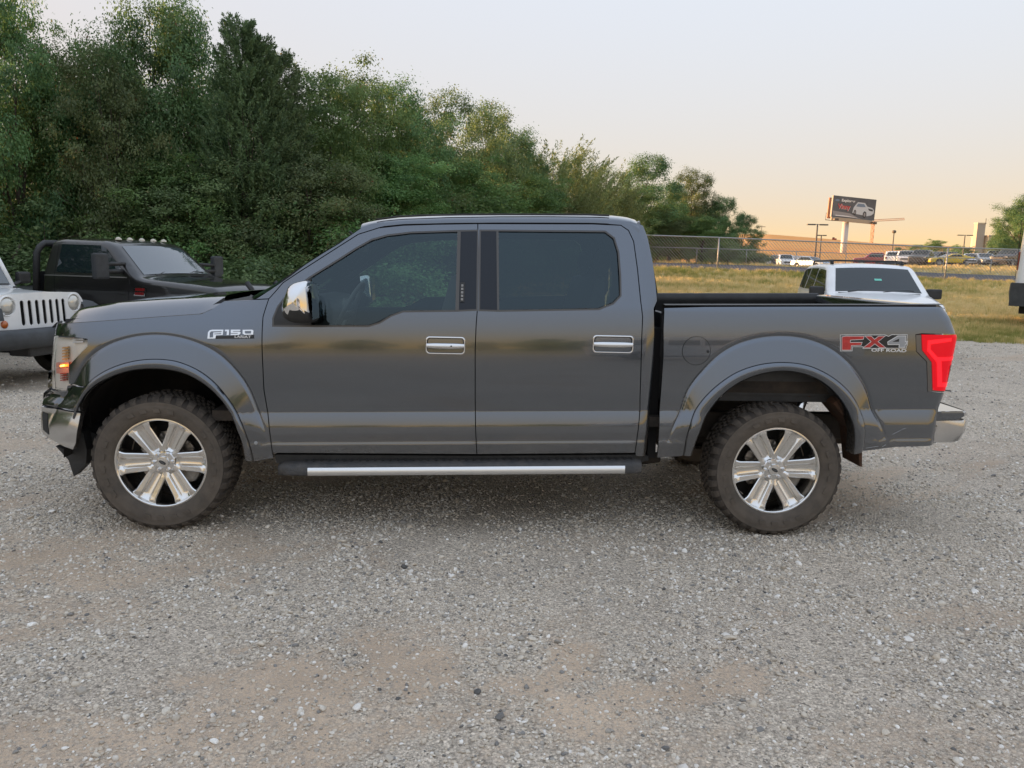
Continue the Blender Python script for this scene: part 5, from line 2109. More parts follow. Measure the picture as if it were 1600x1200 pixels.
def wood(name, h, segs, base_r, lean=.0):
    """tapered trunk and limbs reaching the boughs: segs = list of bough centres"""
    mb = MB()
    top = Vector((lean * h * .3, 0, h * .62))
    tr = [Vector((0, 0, -.25))]
    for i in range(1, 7):
        t = i / 6
        tr.append(Vector((top.x * t + random.gauss(0, .05), random.gauss(0, .06), top.z * t)))
    mb.tube(tr, [base_r * (1 - .68 * i / 6) * (1.25 if i == 0 else 1) for i in range(7)], 9)
    for c in segs:
        c = Vector(tuple(c))
        k = min(5, max(1, int(6 * min(.95, max(.25, (c.z * .55) / top.z)))))
        p0 = tr[k]
        mid = (p0 + c) / 2 + Vector((random.gauss(0, .15), random.gauss(0, .15), random.uniform(0, .25)))
        r0 = base_r * .42 * (1 - .09 * k)
        mb.tube([p0, p0.lerp(mid, .5) + Vector((0, 0, .05)), mid, c], [r0, r0 * .75, r0 * .5, r0 * .16], 6)
        for _ in range(2):
            e = c + Vector((random.gauss(0, .55), random.gauss(0, .55), random.gauss(.1, .4)))
            mb.tube([mid, (mid + e) / 2 + Vector((0, 0, .08)), e], [r0 * .4, r0 * .25, r0 * .07], 5)
    me_o = mb.build(name, M['bark'], None, smooth_=True)
    return me_o

def crown_points(boughs, per_bough, per_cluster, cl_r, flat=.75):
    """leaf centres: clusters on the skin of every bough, plus some inside"""
    C, N, Tn = [], [], []
    for (c, r) in boughs:
        k = max(4, int(per_bough * (r ** 2)))
        d = rng.normal(size=(k, 3))
        d /= np.linalg.norm(d, axis=1)[:, None]
        rad = r * (rng.uniform(.70, 1.06, k))[:, None]
        cc = np.asarray(c) + d * rad * np.array([1, 1, flat])
        lum = rng.normal(0, .12, k) + rng.normal(0, .14)
        for i in range(k):
            m_ = int(per_cluster * rng.uniform(.5, 1.5))
            q = rng.normal(size=(m_, 3)) * cl_r * np.array([1, 1, .6]) * rng.uniform(.7, 1.3)
            C.append(cc[i] + q)
            N.append(np.tile(d[i] * .7 + np.array([0, 0, .55]), (m_, 1)))
            Tn.append(np.clip(.36 + lum[i] + rng.normal(0, .09, m_) + (rng.random(m_) < .02) * .5, 0, 1))
    return np.vstack(C), np.vstack(N), np.concatenate(Tn)

def lobes(h, w, z0, n, r0, r1, top=1.0):
    """bough centres through an egg-shaped crown"""
    out = []
    for i in range(n):
        t = (i + .5) / n
        z = z0 + (h - z0 - r0 * .6) * t
        prof = math.sin(math.pi * min(1, .18 + .80 * t) ** top) ** .7
        a = i * 2.399 + random.uniform(-.5, .5)
        rr = w / 2 * prof * random.uniform(.35, .92)
        out.append((np.array([rr * math.cos(a), rr * math.sin(a), z]), random.uniform(r0, r1) * (1.1 - .35 * t)))
    return out

PROTO = {}
def proto(key, h, crown_me, trunk_o):
    tm = trunk_o.data
    bpy.data.objects.remove(trunk_o)
    PROTO[key] = (h, crown_me, tm)

def make_protos():
    # broad oaks, two shapes
    for key, mat, n, w, z0, lf in (('oak', 'leaf_oak', 22, 6.6, .9, .10), ('oak_open', 'leaf_brown', 19, 6.2, 1.5, .10), ('elm', 'leaf_elm', 20, 5.4, .7, .095)):
        B = lobes(8.0, w, z0, n, .65, 1.5)
        for _ in range(16):          # single leafy sprigs that break the outline
            a_, t_ = random.uniform(0, 6.28), random.uniform(.25, 1.0)
            rr_ = w / 2 * math.sin(math.pi * (.2 + .72 * t_)) ** .7 * random.uniform(.85, 1.12)
            B.append((np.array([rr_ * math.cos(a_), rr_ * math.sin(a_), z0 + (8.0 - z0) * t_ + random.uniform(-.1, .35)]), random.uniform(.28, .5)))
        C, N, Tn = crown_points(B, 30 if key != 'oak_open' else 25, 85, .23)
        proto(key, 8.0, leaves_mesh('crown', C, N, lf, M[mat], Tn, aspect=.6), wood('trunk', 8.0, [b[0] for b in B[:n:2]], .21))
    # cedar: cone of upswept sprays
    C, N, Tn, Al = [], [], [], []
    h = 8.0
    for i in range(620):
        t = random.random() ** .8
        z = .4 + t * (h - .5)
        a = random.uniform(0, 6.28)
        R_ = (1.75 * (1 - t) ** .75 + .08) * random.uniform(.55, 1.12)
        d = np.array([math.cos(a), math.sin(a), .75])
        d /= np.linalg.norm(d)
        m_ = 75
        s = rng.uniform(0, 1, m_)[:, None]
        L = .75 * (1 - .4 * t)
        base = np.array([R_ * .55 * math.cos(a), R_ * .55 * math.sin(a), z - .25])
        q = base + d * s * L + rng.normal(size=(m_, 3)) * .085 * (1.15 - s)
        q[:, :2] *= 1 + .0 * s
        q += np.array([math.cos(a), math.sin(a), 0]) * (R_ * .35)
        C.append(q)
        N.append(rng.normal(size=(m_, 3)))
        Al.append(np.tile(d, (m_, 1)))
        Tn.append(np.clip(.32 + random.gauss(0, .15) + rng.normal(0, .14, m_), 0, .9))
    proto('cedar', h, leaves_mesh('crown', np.vstack(C), np.vstack(N), .10, M['leaf_cedar'], np.concatenate(Tn), aspect=.28, align=np.vstack(Al)), wood('trunk', h, [np.array([.3, .2, 5]), np.array([-.3, .1, 6.3])], .16))
    # willow-like: long upright wisps with narrow leaves
    C, N, Tn, Al = [], [], [], []
    h = 6.5
    for i in range(760):
        a = random.uniform(0, 6.28)
        t = random.random()
        z = .3 + t * (h - 1.6)
        R_ = 2.3 * math.sin(math.pi * (.22 + .62 * t)) * random.uniform(.3, 1.0)
        d = np.array([math.cos(a) * .45, math.sin(a) * .45, .8 + random.uniform(-.5, .5)])
        d /= np.linalg.norm(d)
        m_ = 62
        L = random.uniform(.6, 1.5)
        s = rng.uniform(0, 1, m_)[:, None]
        q = np.array([R_ * math.cos(a), R_ * math.sin(a), z]) + d * s * L + rng.normal(size=(m_, 3)) * .10 * (1.15 - s)
        C.append(q)
        N.append(rng.normal(size=(m_, 3)))
        Al.append(np.tile(d, (m_, 1)))
        Tn.append(np.clip(.36 + random.gauss(0, .13) + rng.normal(0, .16, m_), 0, 1))
    proto('willow', h, leaves_mesh('crown', np.vstack(C), np.vstack(N), .13, M['leaf_willow'], np.concatenate(Tn), aspect=.22, align=np.vstack(Al)), wood('trunk', h, [np.array([.8, .3, 3.6]), np.array([-.7, -.2, 4]), np.array([.1, .7, 4.6])], .13))
    # shrubs: dense to the ground
    for key, mat, n in (('shrub', 'leaf_shrub', 13), ('bush', 'leaf_elm', 11)):
        B = []
        for i in range(n):
            a = i * 2.4
            r = random.uniform(.2, 1.35)
            B.append((np.array([r * math.cos(a), r * math.sin(a), random.uniform(.4, 2.4 - .5 * r)]), random.uniform(.55, .95)))
        for _ in range(14):
            a_, r_ = random.uniform(0, 6.28), random.uniform(.3, 1.6)
            B.append((np.array([r_ * math.cos(a_), r_ * math.sin(a_), random.uniform(.6, 3.0 - .6 * r_)]), random.uniform(.22, .42)))
        C, N, Tn = crown_points(B, 44, 66, .16)
        C[:, 2] = np.maximum(C[:, 2], .02 + .1 * rng.random(len(C)))
        proto(key, 3.0, leaves_mesh('crown', C, N, .072, M[mat], Tn, aspect=.55), wood('trunk', 3.0, [b[0] for b in B[::3]], .07))
make_protos()

def tree(kind, x, y, hgt, rz, name, label, wide=1.0, cat='tree', group=None):
    h, cm, tm = PROTO[kind]
    root = empty(name, (x, y, float(terrain(x, y))), rz)
    s = hgt / h
    root.scale = (s * wide, s * wide, s)
    for nm, me in (('trunk', tm), ('crown', cm)):
        link(bpy.data.objects.new(nm, me), root)
    tag(root, label, cat, group)
    return root
def tree_px(kind, px, top, Y, rz, name, label, wide=1.0, cat='tree', group=None):
    p = at(px, top, Y)
    g = float(terrain(p[0], Y))
    return tree(kind, p[0], Y, (p[2] - g) * 1.02, rz, name, label, wide, cat, group)

TG = 'trees along the edge of the lot'
TREES = [
    ('oak', 8, -12, 17.5, .3, 'broadleaf_tree', 'tall dark green oak at the left edge, above the white off-roader', .50),
    ('elm', 66, 60, 18.6, 2.6, 'broadleaf_tree', 'green tree just right of the left edge oak, lower than it', .55),
    ('elm', 132, 62, 19.0, 1.2, 'broadleaf_tree', 'green tree with a low top, in the dip left of the tallest oak', .55),
    ('oak', 212, 18, 19.0, 2.1, 'broadleaf_tree', 'tallest dark oak, rising above the black flatbed truck cab', .56),
    ('oak', 288, 14, 19.6, 4.0, 'broadleaf_tree', 'tall oak touching the tallest one on its right, left of the cedars', .54),
    ('oak_open', 165, 100, 17.4, 5.0, 'broadleaf_tree', 'brownish tree in front of the tallest oak, on its left', .6),
    ('cedar', 372, 30, 18.2, .0, 'cedar_tree', 'pointed cedar with the tallest feathery tip, right of the tallest oak', .85),
    ('cedar', 406, 60, 18.5, 1.3, 'cedar_tree', 'second feathery cedar, a little lower and right of the first', .85),
    ('cedar', 440, 84, 19.2, 2.2, 'cedar_tree', 'third and lowest feathery cedar of the three', .8),
    ('elm', 492, 108, 21.0, .9, 'broadleaf_tree', 'mid green tree right of the cedars, over the pickup windshield', .72),
    ('elm', 560, 112, 23.5, 2.9, 'broadleaf_tree', 'loose green tree with thin sprigs above the front of the pickup roof', .7),
    ('oak', 628, 138, 25.0, 4.2, 'broadleaf_tree', 'rounded oak above the middle of the pickup roof', .72),
    ('oak_open', 690, 158, 28.0, .5, 'broadleaf_tree', 'brownish green oak with sky showing through, above the front door top', .72),
    ('oak_open', 757, 172, 31.0, 2.0, 'broadleaf_tree', 'oak with a patch of browning leaves, above the rear door', .75),
    ('oak', 812, 210, 34.0, 5.1, 'broadleaf_tree', 'small rounded oak at the step where the tree tops drop', .75),
    ('willow', 868, 217, 36.0, .4, 'willow_tree', 'pale olive willow-like tree above the rear door window', 1.35),
    ('willow', 925, 252, 39.0, 2.4, 'willow_tree', 'smaller pale wispy tree right of the olive one', 1.25),
    ('oak', 1005, 248, 66.0, 1.1, 'broadleaf_tree', 'oak with an open crown behind the rear corner of the cab', .95),
    ('oak_open', 1083, 270, 70.0, 3.3, 'broadleaf_tree', 'gappy oak behind the chain-link fence, second from the right end', .8),
    ('oak', 1128, 312, 70.0, .7, 'broadleaf_tree', 'low green tree behind the fence near the end of the tree row', .9),
    ('oak', 1052, 292, 73.0, 2.7, 'broadleaf_tree', 'dense dark oak filling the gap between the two open oaks', .95),
    ('oak', 1106, 322, 72.0, 4.4, 'broadleaf_tree', 'dense low oak just right of the first fence post', 1.0),
    ('oak', 1162, 338, 71.0, 1.9, 'broadleaf_tree', 'dark bushy tree ending the tree row beside the orange field', .95)]
for a in TREES:
    tree_px(a[0], a[1], a[2], a[3], a[4], a[5], a[6], a[7], group=TG)
# undergrowth in front of and between the trunks
SH = [('shrub', 22, 300, 15.8, 'left of the black truck headache rack'), ('bush', 150, 310, 17.0, 'directly behind the black truck cab'),
      ('elm', 262, 255, 17.6, 'over the black truck windshield'), ('bush', 312, 352, 16.2, 'above the black truck hood'),
      ('oak_open', 350, 262, 18.2, 'below the cedars'), ('shrub', 398, 340, 17.0, 'between the black truck hood and the pickup windshield'),
      ('oak_open', 480, 250, 18.6, 'beside the upper part of the pickup windshield'), ('bush', 545, 285, 19.5, 'left of the pickup roof front edge'),
      ('elm', 612, 238, 23.0, 'over the front of the pickup roof'), ('shrub', 690, 282, 24.0, 'over the pickup roof above the front window'), ('elm', 735, 250, 27.0, 'over the pickup roof at the centre pillar'),
      ('bush', 790, 285, 28.0, 'over the pickup roof above the rear window'), ('elm', 830, 272, 32.0, 'at the foot of the small rounded oak'), ('willow', 890, 285, 34.0, 'with pale leaves under the olive tree'), ('willow', 950, 290, 40.0, 'with pale leaves beside the cab rear corner'),
      ('elm', 985, 296, 63.0, 'just right of the cab roof'), ('oak_open', 1030, 330, 65.0, 'brownish, low behind the fence by the cab'), ('elm', 1050, 318, 68.0, 'under the gappy oak behind the fence'),
      ('elm', 1100, 338, 66.0, 'bright green behind the first fence post'), ('shrub', 1140, 362, 67.0, 'low beside the end of the tree row'), ('shrub', 1182, 386, 68.0, 'last and lowest beside the orange field')]
for i, (k, px, top, Y, lb) in enumerate(SH):
    tree_px(k, px, top, Y, i * 1.7, 'shrub', 'leafy shrub ' + lb, 1.25 if k in ('shrub', 'bush') else 1.3, cat='shrub', group='shrubs under the trees')
# second row that closes the gaps
for i, (k, px, top, Y) in enumerate((('oak', -90, 60, 21), ('oak', 75, 150, 22), ('elm', 190, 120, 23), ('oak', 320, 130, 23), ('oak', 440, 170, 24), ('elm', 540, 200, 27), ('oak', 640, 215, 30), ('elm', 735, 240, 35), ('oak', 830, 270, 40), ('elm', 1045, 322, 78))):
    lb = ('beyond the left edge trees', 'left of the tallest oak', 'just behind the tallest oak', 'behind the first cedar', 'behind the third cedar', 'behind the sprigged tree over the roof front', 'behind the rounded oak over the roof', 'behind the browning oak', 'behind the olive willow', 'between the two open oaks beyond the fence')[i]
    tree_px(k, px, top, Y, i * 2.3 + 1, 'background_tree', 'dark tree filling the second row, ' + lb, .9, group='second row of trees')
# trees of the same row that run on outside the frame on the left and shade the lot
for i, (x, y, hh) in enumerate(((-15.5, 14.5, 8.2), (-18.5, 11.5, 7.6), (-20, 7.5, 8.0), (-22, 3.0, 7.8), (-24, -2.5, 8.3), (-22, 18, 8.6), (-27, 10, 9.0), (-29, -9, 8.5))):
    tree(('oak', 'elm')[i % 2], x, y, hh, i * 1.3, 'broadleaf_tree', 'tree of the same row running on past the left edge, number %s from the frame' % ('one', 'two', 'three', 'four', 'five', 'six', 'seven', 'eight')[i], 1.2, group='row continuing left of the frame')
for i, (x, y) in enumerate(((-13.2, 13.2), (-15.0, 11.2), (-16.4, 9.0), (-17.6, 6.4), (-19.0, 3.4), (-20.5, .2), (-14.2, 16.0), (-22.0, -3.5))):  # low shrubs added out of view to stop sun leaking between the trunks
    tree(('shrub', 'bush')[i % 2], x, y, 3.4, i * 1.1, 'shrub', 'unseen leafy shrub added left of the frame to block low sun, %s from the lot corner' % ('first', 'second', 'third', 'fourth', 'fifth', 'sixth', 'seventh', 'eighth')[i], 1.5, cat='shrub', group='shrubs added left of the frame as a sun block')
# trees that stand behind the photographer, mirrored in the doors
for i in range(16):
    x = -75 + i * 10 + random.uniform(-3, 3)
    y = -105 - random.uniform(0, 30)
    tree(('oak', 'elm', 'oak_open')[i % 3], x, y, random.uniform(4.5, 9.0), i, 'broadleaf_tree', 'far tree behind the photographer, %s along the row, seen only in reflections' % ('first', 'second', 'third', 'fourth', 'fifth', 'sixth', 'seventh', 'eighth', 'ninth', 'tenth', 'eleventh', 'twelfth', 'thirteenth', 'fourteenth', 'fifteenth', 'sixteenth')[i], 1.6, group='trees behind the photographer')
# the single tree at the right edge and far bushes
tree_px('oak', 1603, 308, 92, .6, 'broadleaf_tree', 'lone dark green tree at the right edge above the parked cars', 1.0)
tree_px('oak', 1590, 330, 97, 3.1, 'broadleaf_tree', 'lower dark tree merging with the lone one at the right edge, behind it', 1.0)
for i, (px, top, Y, w, lb) in enumerate(((1462, 375, 190, 1.5, 'round green tree on the horizon behind the dark parked pickup'), (1432, 383, 200, 1.6, 'low trees on the horizon above the silver pickups'), (1495, 383, 180, 1.4, 'green tree on the horizon behind the yellow coupe'), (1404, 387, 230, 1.8, 'thin line of trees on the horizon right of the crane'), (1515, 386, 175, 1.4, 'green tree beside the tower building'), (1341, 382, 420, 1.6, 'tiny tree on the orange hill crest left of the crane'), (1364, 386, 380, 1.6, 'tiny bush at the foot of the crane'), (1385, 389, 300, 1.9, 'small bush at the right end of the orange field'))):
    tree_px('oak' if i % 2 else 'elm', px, top, Y, i, 'distant_tree', lb, w, group='trees on the horizon')
# ================================================================== other vehicles
M['white_paint'] = pmat('white_paint', (.84, .85, .85), rough=.35, coat=.8, var=.04, vscale=3)
M['black_paint'] = pmat('black_paint', (.014, .013, .0125), rough=.3, coat=1.0, var=.2, vscale=3)
M['car_glass'] = pmat('dark_car_glass', (.012, .020, .024), rough=.03, spec=.6)
M['plain_tyre'] = pmat('tyre_black', (.022, .021, .02), rough=.85, var=.3, vscale=10)
M['grey_plastic'] = pmat('weathered_plastic', (.045, .05, .055), rough=.6, var=.25, vscale=5)
M['headlamp'] = pmat('headlamp_glass', (.62, .61, .56), rough=.12, metal=.4, coat=1)
M['amber'] = pmat('amber_lens', (.55, .14, .03), rough=.2, coat=1)
M['red_glass'] = pmat('red_lens_off', (.20, .012, .012), rough=.2, coat=1)
M['steel_rim'] = pmat('rim_metal', (.42, .42, .42), rough=.3, metal=.9)
M['sticker'] = pmat('teal_sticker', (.18, .62, .50), rough=.5)

def polyline_round(P, r, n=4):
    """rounds the corners of an open polyline of (x,z)"""
    P = [np.array(p, float) for p in P]
    out = [P[0]]
    for i in range(1, len(P) - 1):
        a, b, c = P[i - 1], P[i], P[i + 1]
        la, lc = np.linalg.norm(a - b), np.linalg.norm(c - b)
        k = min(r, la * .45, lc * .45)
        p0, p1 = b + (a - b) / la * k, b + (c - b) / lc * k
        for j in range(n + 1):
            t = j / n
            out.append((1 - t) ** 2 * p0 + 2 * t * (1 - t) * b + t * t * p1)
    out.append(P[-1])
    return np.array(out)

class Shell:
    """car body from a side outline: top outline (front-bottom .. over the roof .. rear-bottom), rounded edges, leaning glasshouse"""
    def __init__(s, top, hw, belt, lean, zlow, arches=(), Rr=.07, taper_f=.10, taper_r=.06, crown=.03, rnd=.10, lower=.03):
        s.top = polyline_round(top, rnd)
        s.hw, s.belt, s.lean, s.Rr, s.zlow, s.crown, s.lower = hw, belt, lean, Rr, zlow, crown, lower
        s.x0, s.x1 = s.top[:, 0].min(), s.top[:, 0].max()
        s.tf, s.tr = taper_f, taper_r
        bot = []
        # bottom edge from rear to front with wheel arches cut out
        x = s.top[-1][0]
        for (cx, cz, r) in sorted(arches, key=lambda q: q[0]) if s.top[0][0] > s.top[-1][0] else sorted(arches, key=lambda q: -q[0]):
            sg = 1 if s.top[0][0] > s.top[-1][0] else -1
            dz = zlow - cz
            half = math.sqrt(max(r * r - dz * dz, .01))
            a0 = math.atan2(dz, -half)
            a1 = math.atan2(dz, half)
            if a0 < 0:
                a0 += 2 * math.pi
            for k in range(13):
                a = a0 + (a1 - a0) * k / 12
                bot.append((cx + sg * r * math.cos(a), cz + r * math.sin(a)))
        s.outline = np.vstack([s.top, np.array(bot)]) if bot else s.top
    def W(s, x, z):
        x, z = np.asarray(x, float), np.asarray(z, float)
        w = s.hw - s.lean * np.clip(z - s.belt, 0, 9) - s.lower * np.clip((s.belt - .25 - z) / .5, 0, 1) ** 2 - .02 * np.clip(z - (s.belt - .3), 0, .3) / .3
        L = s.x1 - s.x0
        w = w - s.tf * np.clip((x - (s.x1 - .28 * L)) / (.28 * L), 0, 1) ** 2 - s.tr * np.clip((s.x0 + .2 * L - x) / (.2 * L), 0, 1) ** 2
        d = seg_dist(s.top, np.stack([x.ravel(), z.ravel()], 1), closed=False).reshape(x.shape)
        t = np.clip(1 - d / s.Rr, 0, 1)
        return w - s.Rr * (1 - np.sqrt(np.maximum(0, 1 - t * t)))
    def body(s, name, mat, parent, dx=.12):
        ex = []
        for q in (.12, .35, .7, 1.0, 1.4):
            ex.append(resample(offset_poly(s.outline, s.Rr * q), .06))
        V, Tt, lp = fill(s.outline, (), dx, dx, np.vstack(ex), step=.06, clear=.004)
        w = s.W(V[:, 0], V[:, 1])
        mb = MB()
        mb.add(np.stack([V[:, 0], w, V[:, 1]], 1), Tt)
        mb.add(np.stack([V[:, 0], -w, V[:, 1]], 1), [t[::-1] for t in Tt])
        mb.grid(s.strip(0, len(s.top) - 1, 0))
        o = mb.build(name, mat, parent)
        bm = bmesh.new()
        bm.from_mesh(o.data)
        bmesh.ops.remove_doubles(bm, verts=bm.verts, dist=.004)
        bmesh.ops.recalc_face_normals(bm, faces=bm.faces)
        for e in bm.edges:
            e.smooth = not (len(e.link_faces) == 2 and e.calc_face_angle(0) > .7)
        for f in bm.faces:
            f.smooth = True
        bm.to_mesh(o.data)
        bm.free()
        return o
    def strip(s, i0, i1, off, vmax=1.0, sub=1):
        P = resample(s.top[i0:i1 + 1], .08, closed=False) if off else resample(s.top, .12, closed=False)[:]
        if not off:
            P = s.top
        T_ = np.gradient(P, axis=0)
        T_ /= np.linalg.norm(T_, axis=1)[:, None] + 1e-9
        Nn = np.stack([-T_[:, 1], T_[:, 0]], 1)
        c = s.top.mean(0)
        if np.sum((P - c) * Nn) < 0:
            Nn = -Nn
        w = s.W(P[:, 0], P[:, 1])
        rows = []
        for k in range(len(P)):
            row = []
            for v in np.linspace(-vmax, vmax, 13):
                b = s.crown * (1 - v * v) + off
                row.append((P[k, 0] + Nn[k, 0] * b, v * w[k], P[k, 1] + Nn[k, 1] * b))
            rows.append(row)
        return rows
    def top_panel(s, a, b, name, mat, parent, off=.006, vmax=.9):
        """pane on the top strip between two outline points given as (x,z)"""
        d = lambda q: int(np.argmin(np.sum((s.top - np.array(q)) ** 2, 1)))
        i, j = sorted((d(a), d(b)))
        return MB().grid(s.strip(i, j, off, vmax)).build(name, mat, parent, smooth_=True)
    def side_panel(s, poly, name, mat, parent, off=.006, sides=(1, -1), dx=.1):
        V, Tt, lp = fill(np.array(poly, float), (), dx, dx, step=.08)
        w = s.W(V[:, 0], V[:, 1]) + off
        for sg in sides:
            MB().add(np.stack([V[:, 0], sg * w, V[:, 1]], 1), Tt).build(name, mat, parent, smooth_=True)

_wheel_cache = {}
def simple_wheel(parent, x, y, r, w, side, rimmat=None, spokes=5):
    key = (round(r, 3), round(w, 3), rimmat.name if rimmat else '')
    if key not in _wheel_cache:
        t = MB().lathe([(-w / 2 + .02, r * .62), (-w / 2, r * .70), (-w / 2, r * .90), (-w / 2 + .03, r * .985), (-w * .2, r), (w * .2, r), (w / 2 - .03, r * .985), (w / 2, r * .9), (w / 2, r * .7), (w / 2 - .02, r * .62)], n=40).build('wheel', M['plain_tyre'], None, smooth_=True)
        q = MB().lathe([(-w / 2 + .015, r * .64), (-w / 2 + .005, r * .62), (-w / 2 + .02, r * .58), (0, r * .56)], n=40)
        for k in range(spokes):
            a = 2 * math.pi * k / spokes
            ca, sa = math.cos(a), math.sin(a)
            def pt(rr, tt, yy):
                return (rr * ca - tt * sa, yy, rr * sa + tt * ca)
            h0, h1 = r * .085, r * .12
            q.add([pt(r * .05, -h0, -w / 2 + .05), pt(r * .05, h0, -w / 2 + .05), pt(r * .6, h1, -w / 2 + .015), pt(r * .6, -h1, -w / 2 + .015),
                   pt(r * .05, -h0, -w / 2 + .09), pt(r * .05, h0, -w / 2 + .09), pt(r * .6, h1, -w / 2 + .06), pt(r * .6, -h1, -w / 2 + .06)],
                  [(0, 1, 2, 3), (0, 4, 5, 1), (1, 5, 6, 2), (2, 6, 7, 3), (3, 7, 4, 0)])
        q.lathe([(-w / 2 + .03, 0), (-w / 2 + .03, r * .13), (-w / 2 + .06, r * .16)], n=20)
        q.lathe([(0, 0), (0, r * .57)], n=24)
        rim = q.build('rim', rimmat or M['steel_rim'], t, auto=.6)
        _wheel_cache[key] = (t.data, rim.data)
        bpy.data.objects.remove(rim)
        bpy.data.objects.remove(t)
    tm, rm = _wheel_cache[key]
    wo = link(bpy.data.objects.new('wheel', tm), parent)
    wo.location = (x, y, r)
    wo.rotation_euler = (0, random.uniform(0, 1), 0 if side < 0 else math.pi)
    link(bpy.data.objects.new('rim', rm), wo)
    return wo
def four_wheels(root, xf, xr, hw, r, w, rimmat=None):
    for x in (xf, xr):
        for sd in (-1, 1):
            simple_wheel(root, x, sd * (hw - w / 2), r, w, sd, rimmat)
def under(root, x0, x1, hw, z0, z1):
    MB().box(((x0 + x1) / 2, 0, (z0 + z1) / 2), (x1 - x0, hw * 2, z1 - z0)).build('underbody', M['seal'], root)
def car_root(name, px, Y, head, label, cat, group=None, base=None, z=None):
    """head: compass of the nose in the plan, 0 = +x, -90 = towards the camera"""
    p = at(px, 450, Y)
    zz = float(terrain(p[0], Y)) if z is None else z
    r = empty(name, (p[0], Y, zz + .004), R(head))
    tag(r, label, cat, group)
    return r

# ---------------- black flatbed truck
def black_truck():
    t = empty('flatbed_truck', (-6.62, 13.0, .004), R(-17))
    t.scale = (.93, .95, .96)
    tag(t, 'black flatbed work truck with roof marker lights parked by the trees', 'truck')
    top = [(2.86, .62), (2.90, .80), (2.86, 1.12), (2.72, 1.235), (1.9, 1.30), (1.42, 1.33), (1.28, 1.36), (.70, 1.86), (.52, 1.925), (-.40, 1.945), (-.62, 1.90), (-.72, 1.36), (-.74, .62)]
    S = Shell(top, .99, 1.33, .26, .62, [(2.05, .46, .52)], Rr=.09, taper_f=.05, taper_r=.0, crown=.035, rnd=.14)
    S.body('cab', M['black_paint'], t)
    S.top_panel((1.25, 1.385), (.72, 1.845), 'windshield', M['blue_glass'], t, vmax=.90)
    S.top_panel((-.64, 1.84), (-.71, 1.45), 'rear_window', M['car_glass'], t, vmax=.75)
    S.side_panel([(-.40, 1.40), (.86, 1.40), (1.02, 1.42), (.60, 1.79), (.46, 1.845), (-.36, 1.855)], 'side_window', M['car_glass'], t)
    S.side_panel([(-.72, 1.335), (1.10, 1.335), (1.10, 1.355), (-.72, 1.355)], 'belt_trim', M['grey_trim'], t, off=.01)
    S.side_panel([(-.44, .70), (-.425, .70), (-.425, 1.86), (-.44, 1.86)], 'door_gap', M['seal'], t, off=.002)
    S.side_panel([(1.10, .72), (1.115, .72), (1.15, 1.34), (1.135, 1.34)], 'door_gap', M['seal'], t, off=.002)
    # badge on the fender
    S.side_panel([(1.24, 1.06), (1.46, 1.06), (1.49, 1.20), (1.25, 1.20)], 'fender_badge', M['chrome'], t, off=.012)
    S.side_panel([(1.26, 1.075), (1.44, 1.075), (1.45, 1.12), (1.265, 1.12)], 'badge_face', M['red_glass'], t, off=.016)
    S.side_panel([(1.27, 1.14), (1.455, 1.14), (1.465, 1.185), (1.275, 1.185)], 'badge_face', M['red_glass'], t, off=.016)
    # fender flares
    for sg in (-1, 1):
        rows = []
        for k in range(22):
            a = R(-8 + 196 * k / 21)
            c_, s_ = math.cos(a), math.sin(a)
            w = S.W(2.05, .9)
            rows.append([(2.05 + .66 * c_, sg * (.965), .46 + .66 * s_), (2.05 + .63 * c_, sg * 1.05, .46 + .63 * s_), (2.05 + .54 * c_, sg * 1.075, .46 + .54 * s_), (2.05 + .51 * c_, sg * 1.05, .46 + .51 * s_), (2.05 + .51 * c_, sg * .90, .46 + .51 * s_)])
        MB().grid(rows).build('fender_flare', M['black_plastic'], t, smooth_=True)
    # nose
    MB().box((2.90, 0, 1.00), (.06, .98, .34)).build('grille', M['black_plastic'], t, bevel=.02)
    for z in (.92, 1.0, 1.08):
        MB().box((2.94, 0, z), (.03, .94, .025)).build('grille_bar', M['grey_trim'], t)
    for sg in (-1, 1):
        h = MB().box((2.84, sg * .70, 1.03), (.16, .36, .22)).build('headlight', M['headlamp'], t, bevel=.03)
        MB().box((2.85, sg * .70, .93), (.15, .35, .05)).build('turn_lamp', M['amber'], h, bevel=.01)
    MB().box((2.98, 0, .66), (.16, 1.96, .30)).build('bumper', M['black_plastic'], t, bevel=.04)
    # grille guard: bent tube
    for sg in (-1, 1):
        MB().tube([(3.02, sg * .40, .56), (3.08, sg * .40, .9), (3.06, sg * .40, 1.2), (2.96, sg * .38, 1.30)], .045, 10).build('grille_guard', M['black_plastic'], t, smooth_=True)
    MB().tube([(3.07, -.4, 1.05), (3.07, .4, 1.05)], .03, 8).build('grille_guard', M['black_plastic'], t, smooth_=True)
    # roof marker lights
    for v in (-.52, -.27, 0, .27, .52):
        MB().lathe([(0, .055), (.02, .05), (.04, .03), (.048, 0)], n=12, axis='z', c=(.52, v, 1.945)).build('marker_light', M['marker'], t, smooth_=True)
    # tow mirrors
    for sg in (-1, 1):
        m_ = MB().box((.98, sg * 1.38, 1.52), (.11, .26, .40)).build('tow_mirror', M['grey_plastic'], t, bevel=.035)
        MB().tube([(.98, sg * .90, 1.44), (1.0, sg * 1.3, 1.44)], .035, 8).tube([(.98, sg * .88, 1.56), (1.0, sg * 1.3, 1.55)], .03, 8).build('mirror_arm', M['black_plastic'], m_, smooth_=True)
        MB().box((.92, sg * 1.38, 1.52), (.01, .21, .33)).build('mirror_glass', M['chrome'], m_)
    # wipers
    for y0 in (-.55, .15):
        MB().tube([(1.31, y0, 1.375), (1.23, y0 + .28, 1.435), (1.24, y0 + .52, 1.425)], .013, 6).build('wiper', M['black_plastic'], t)
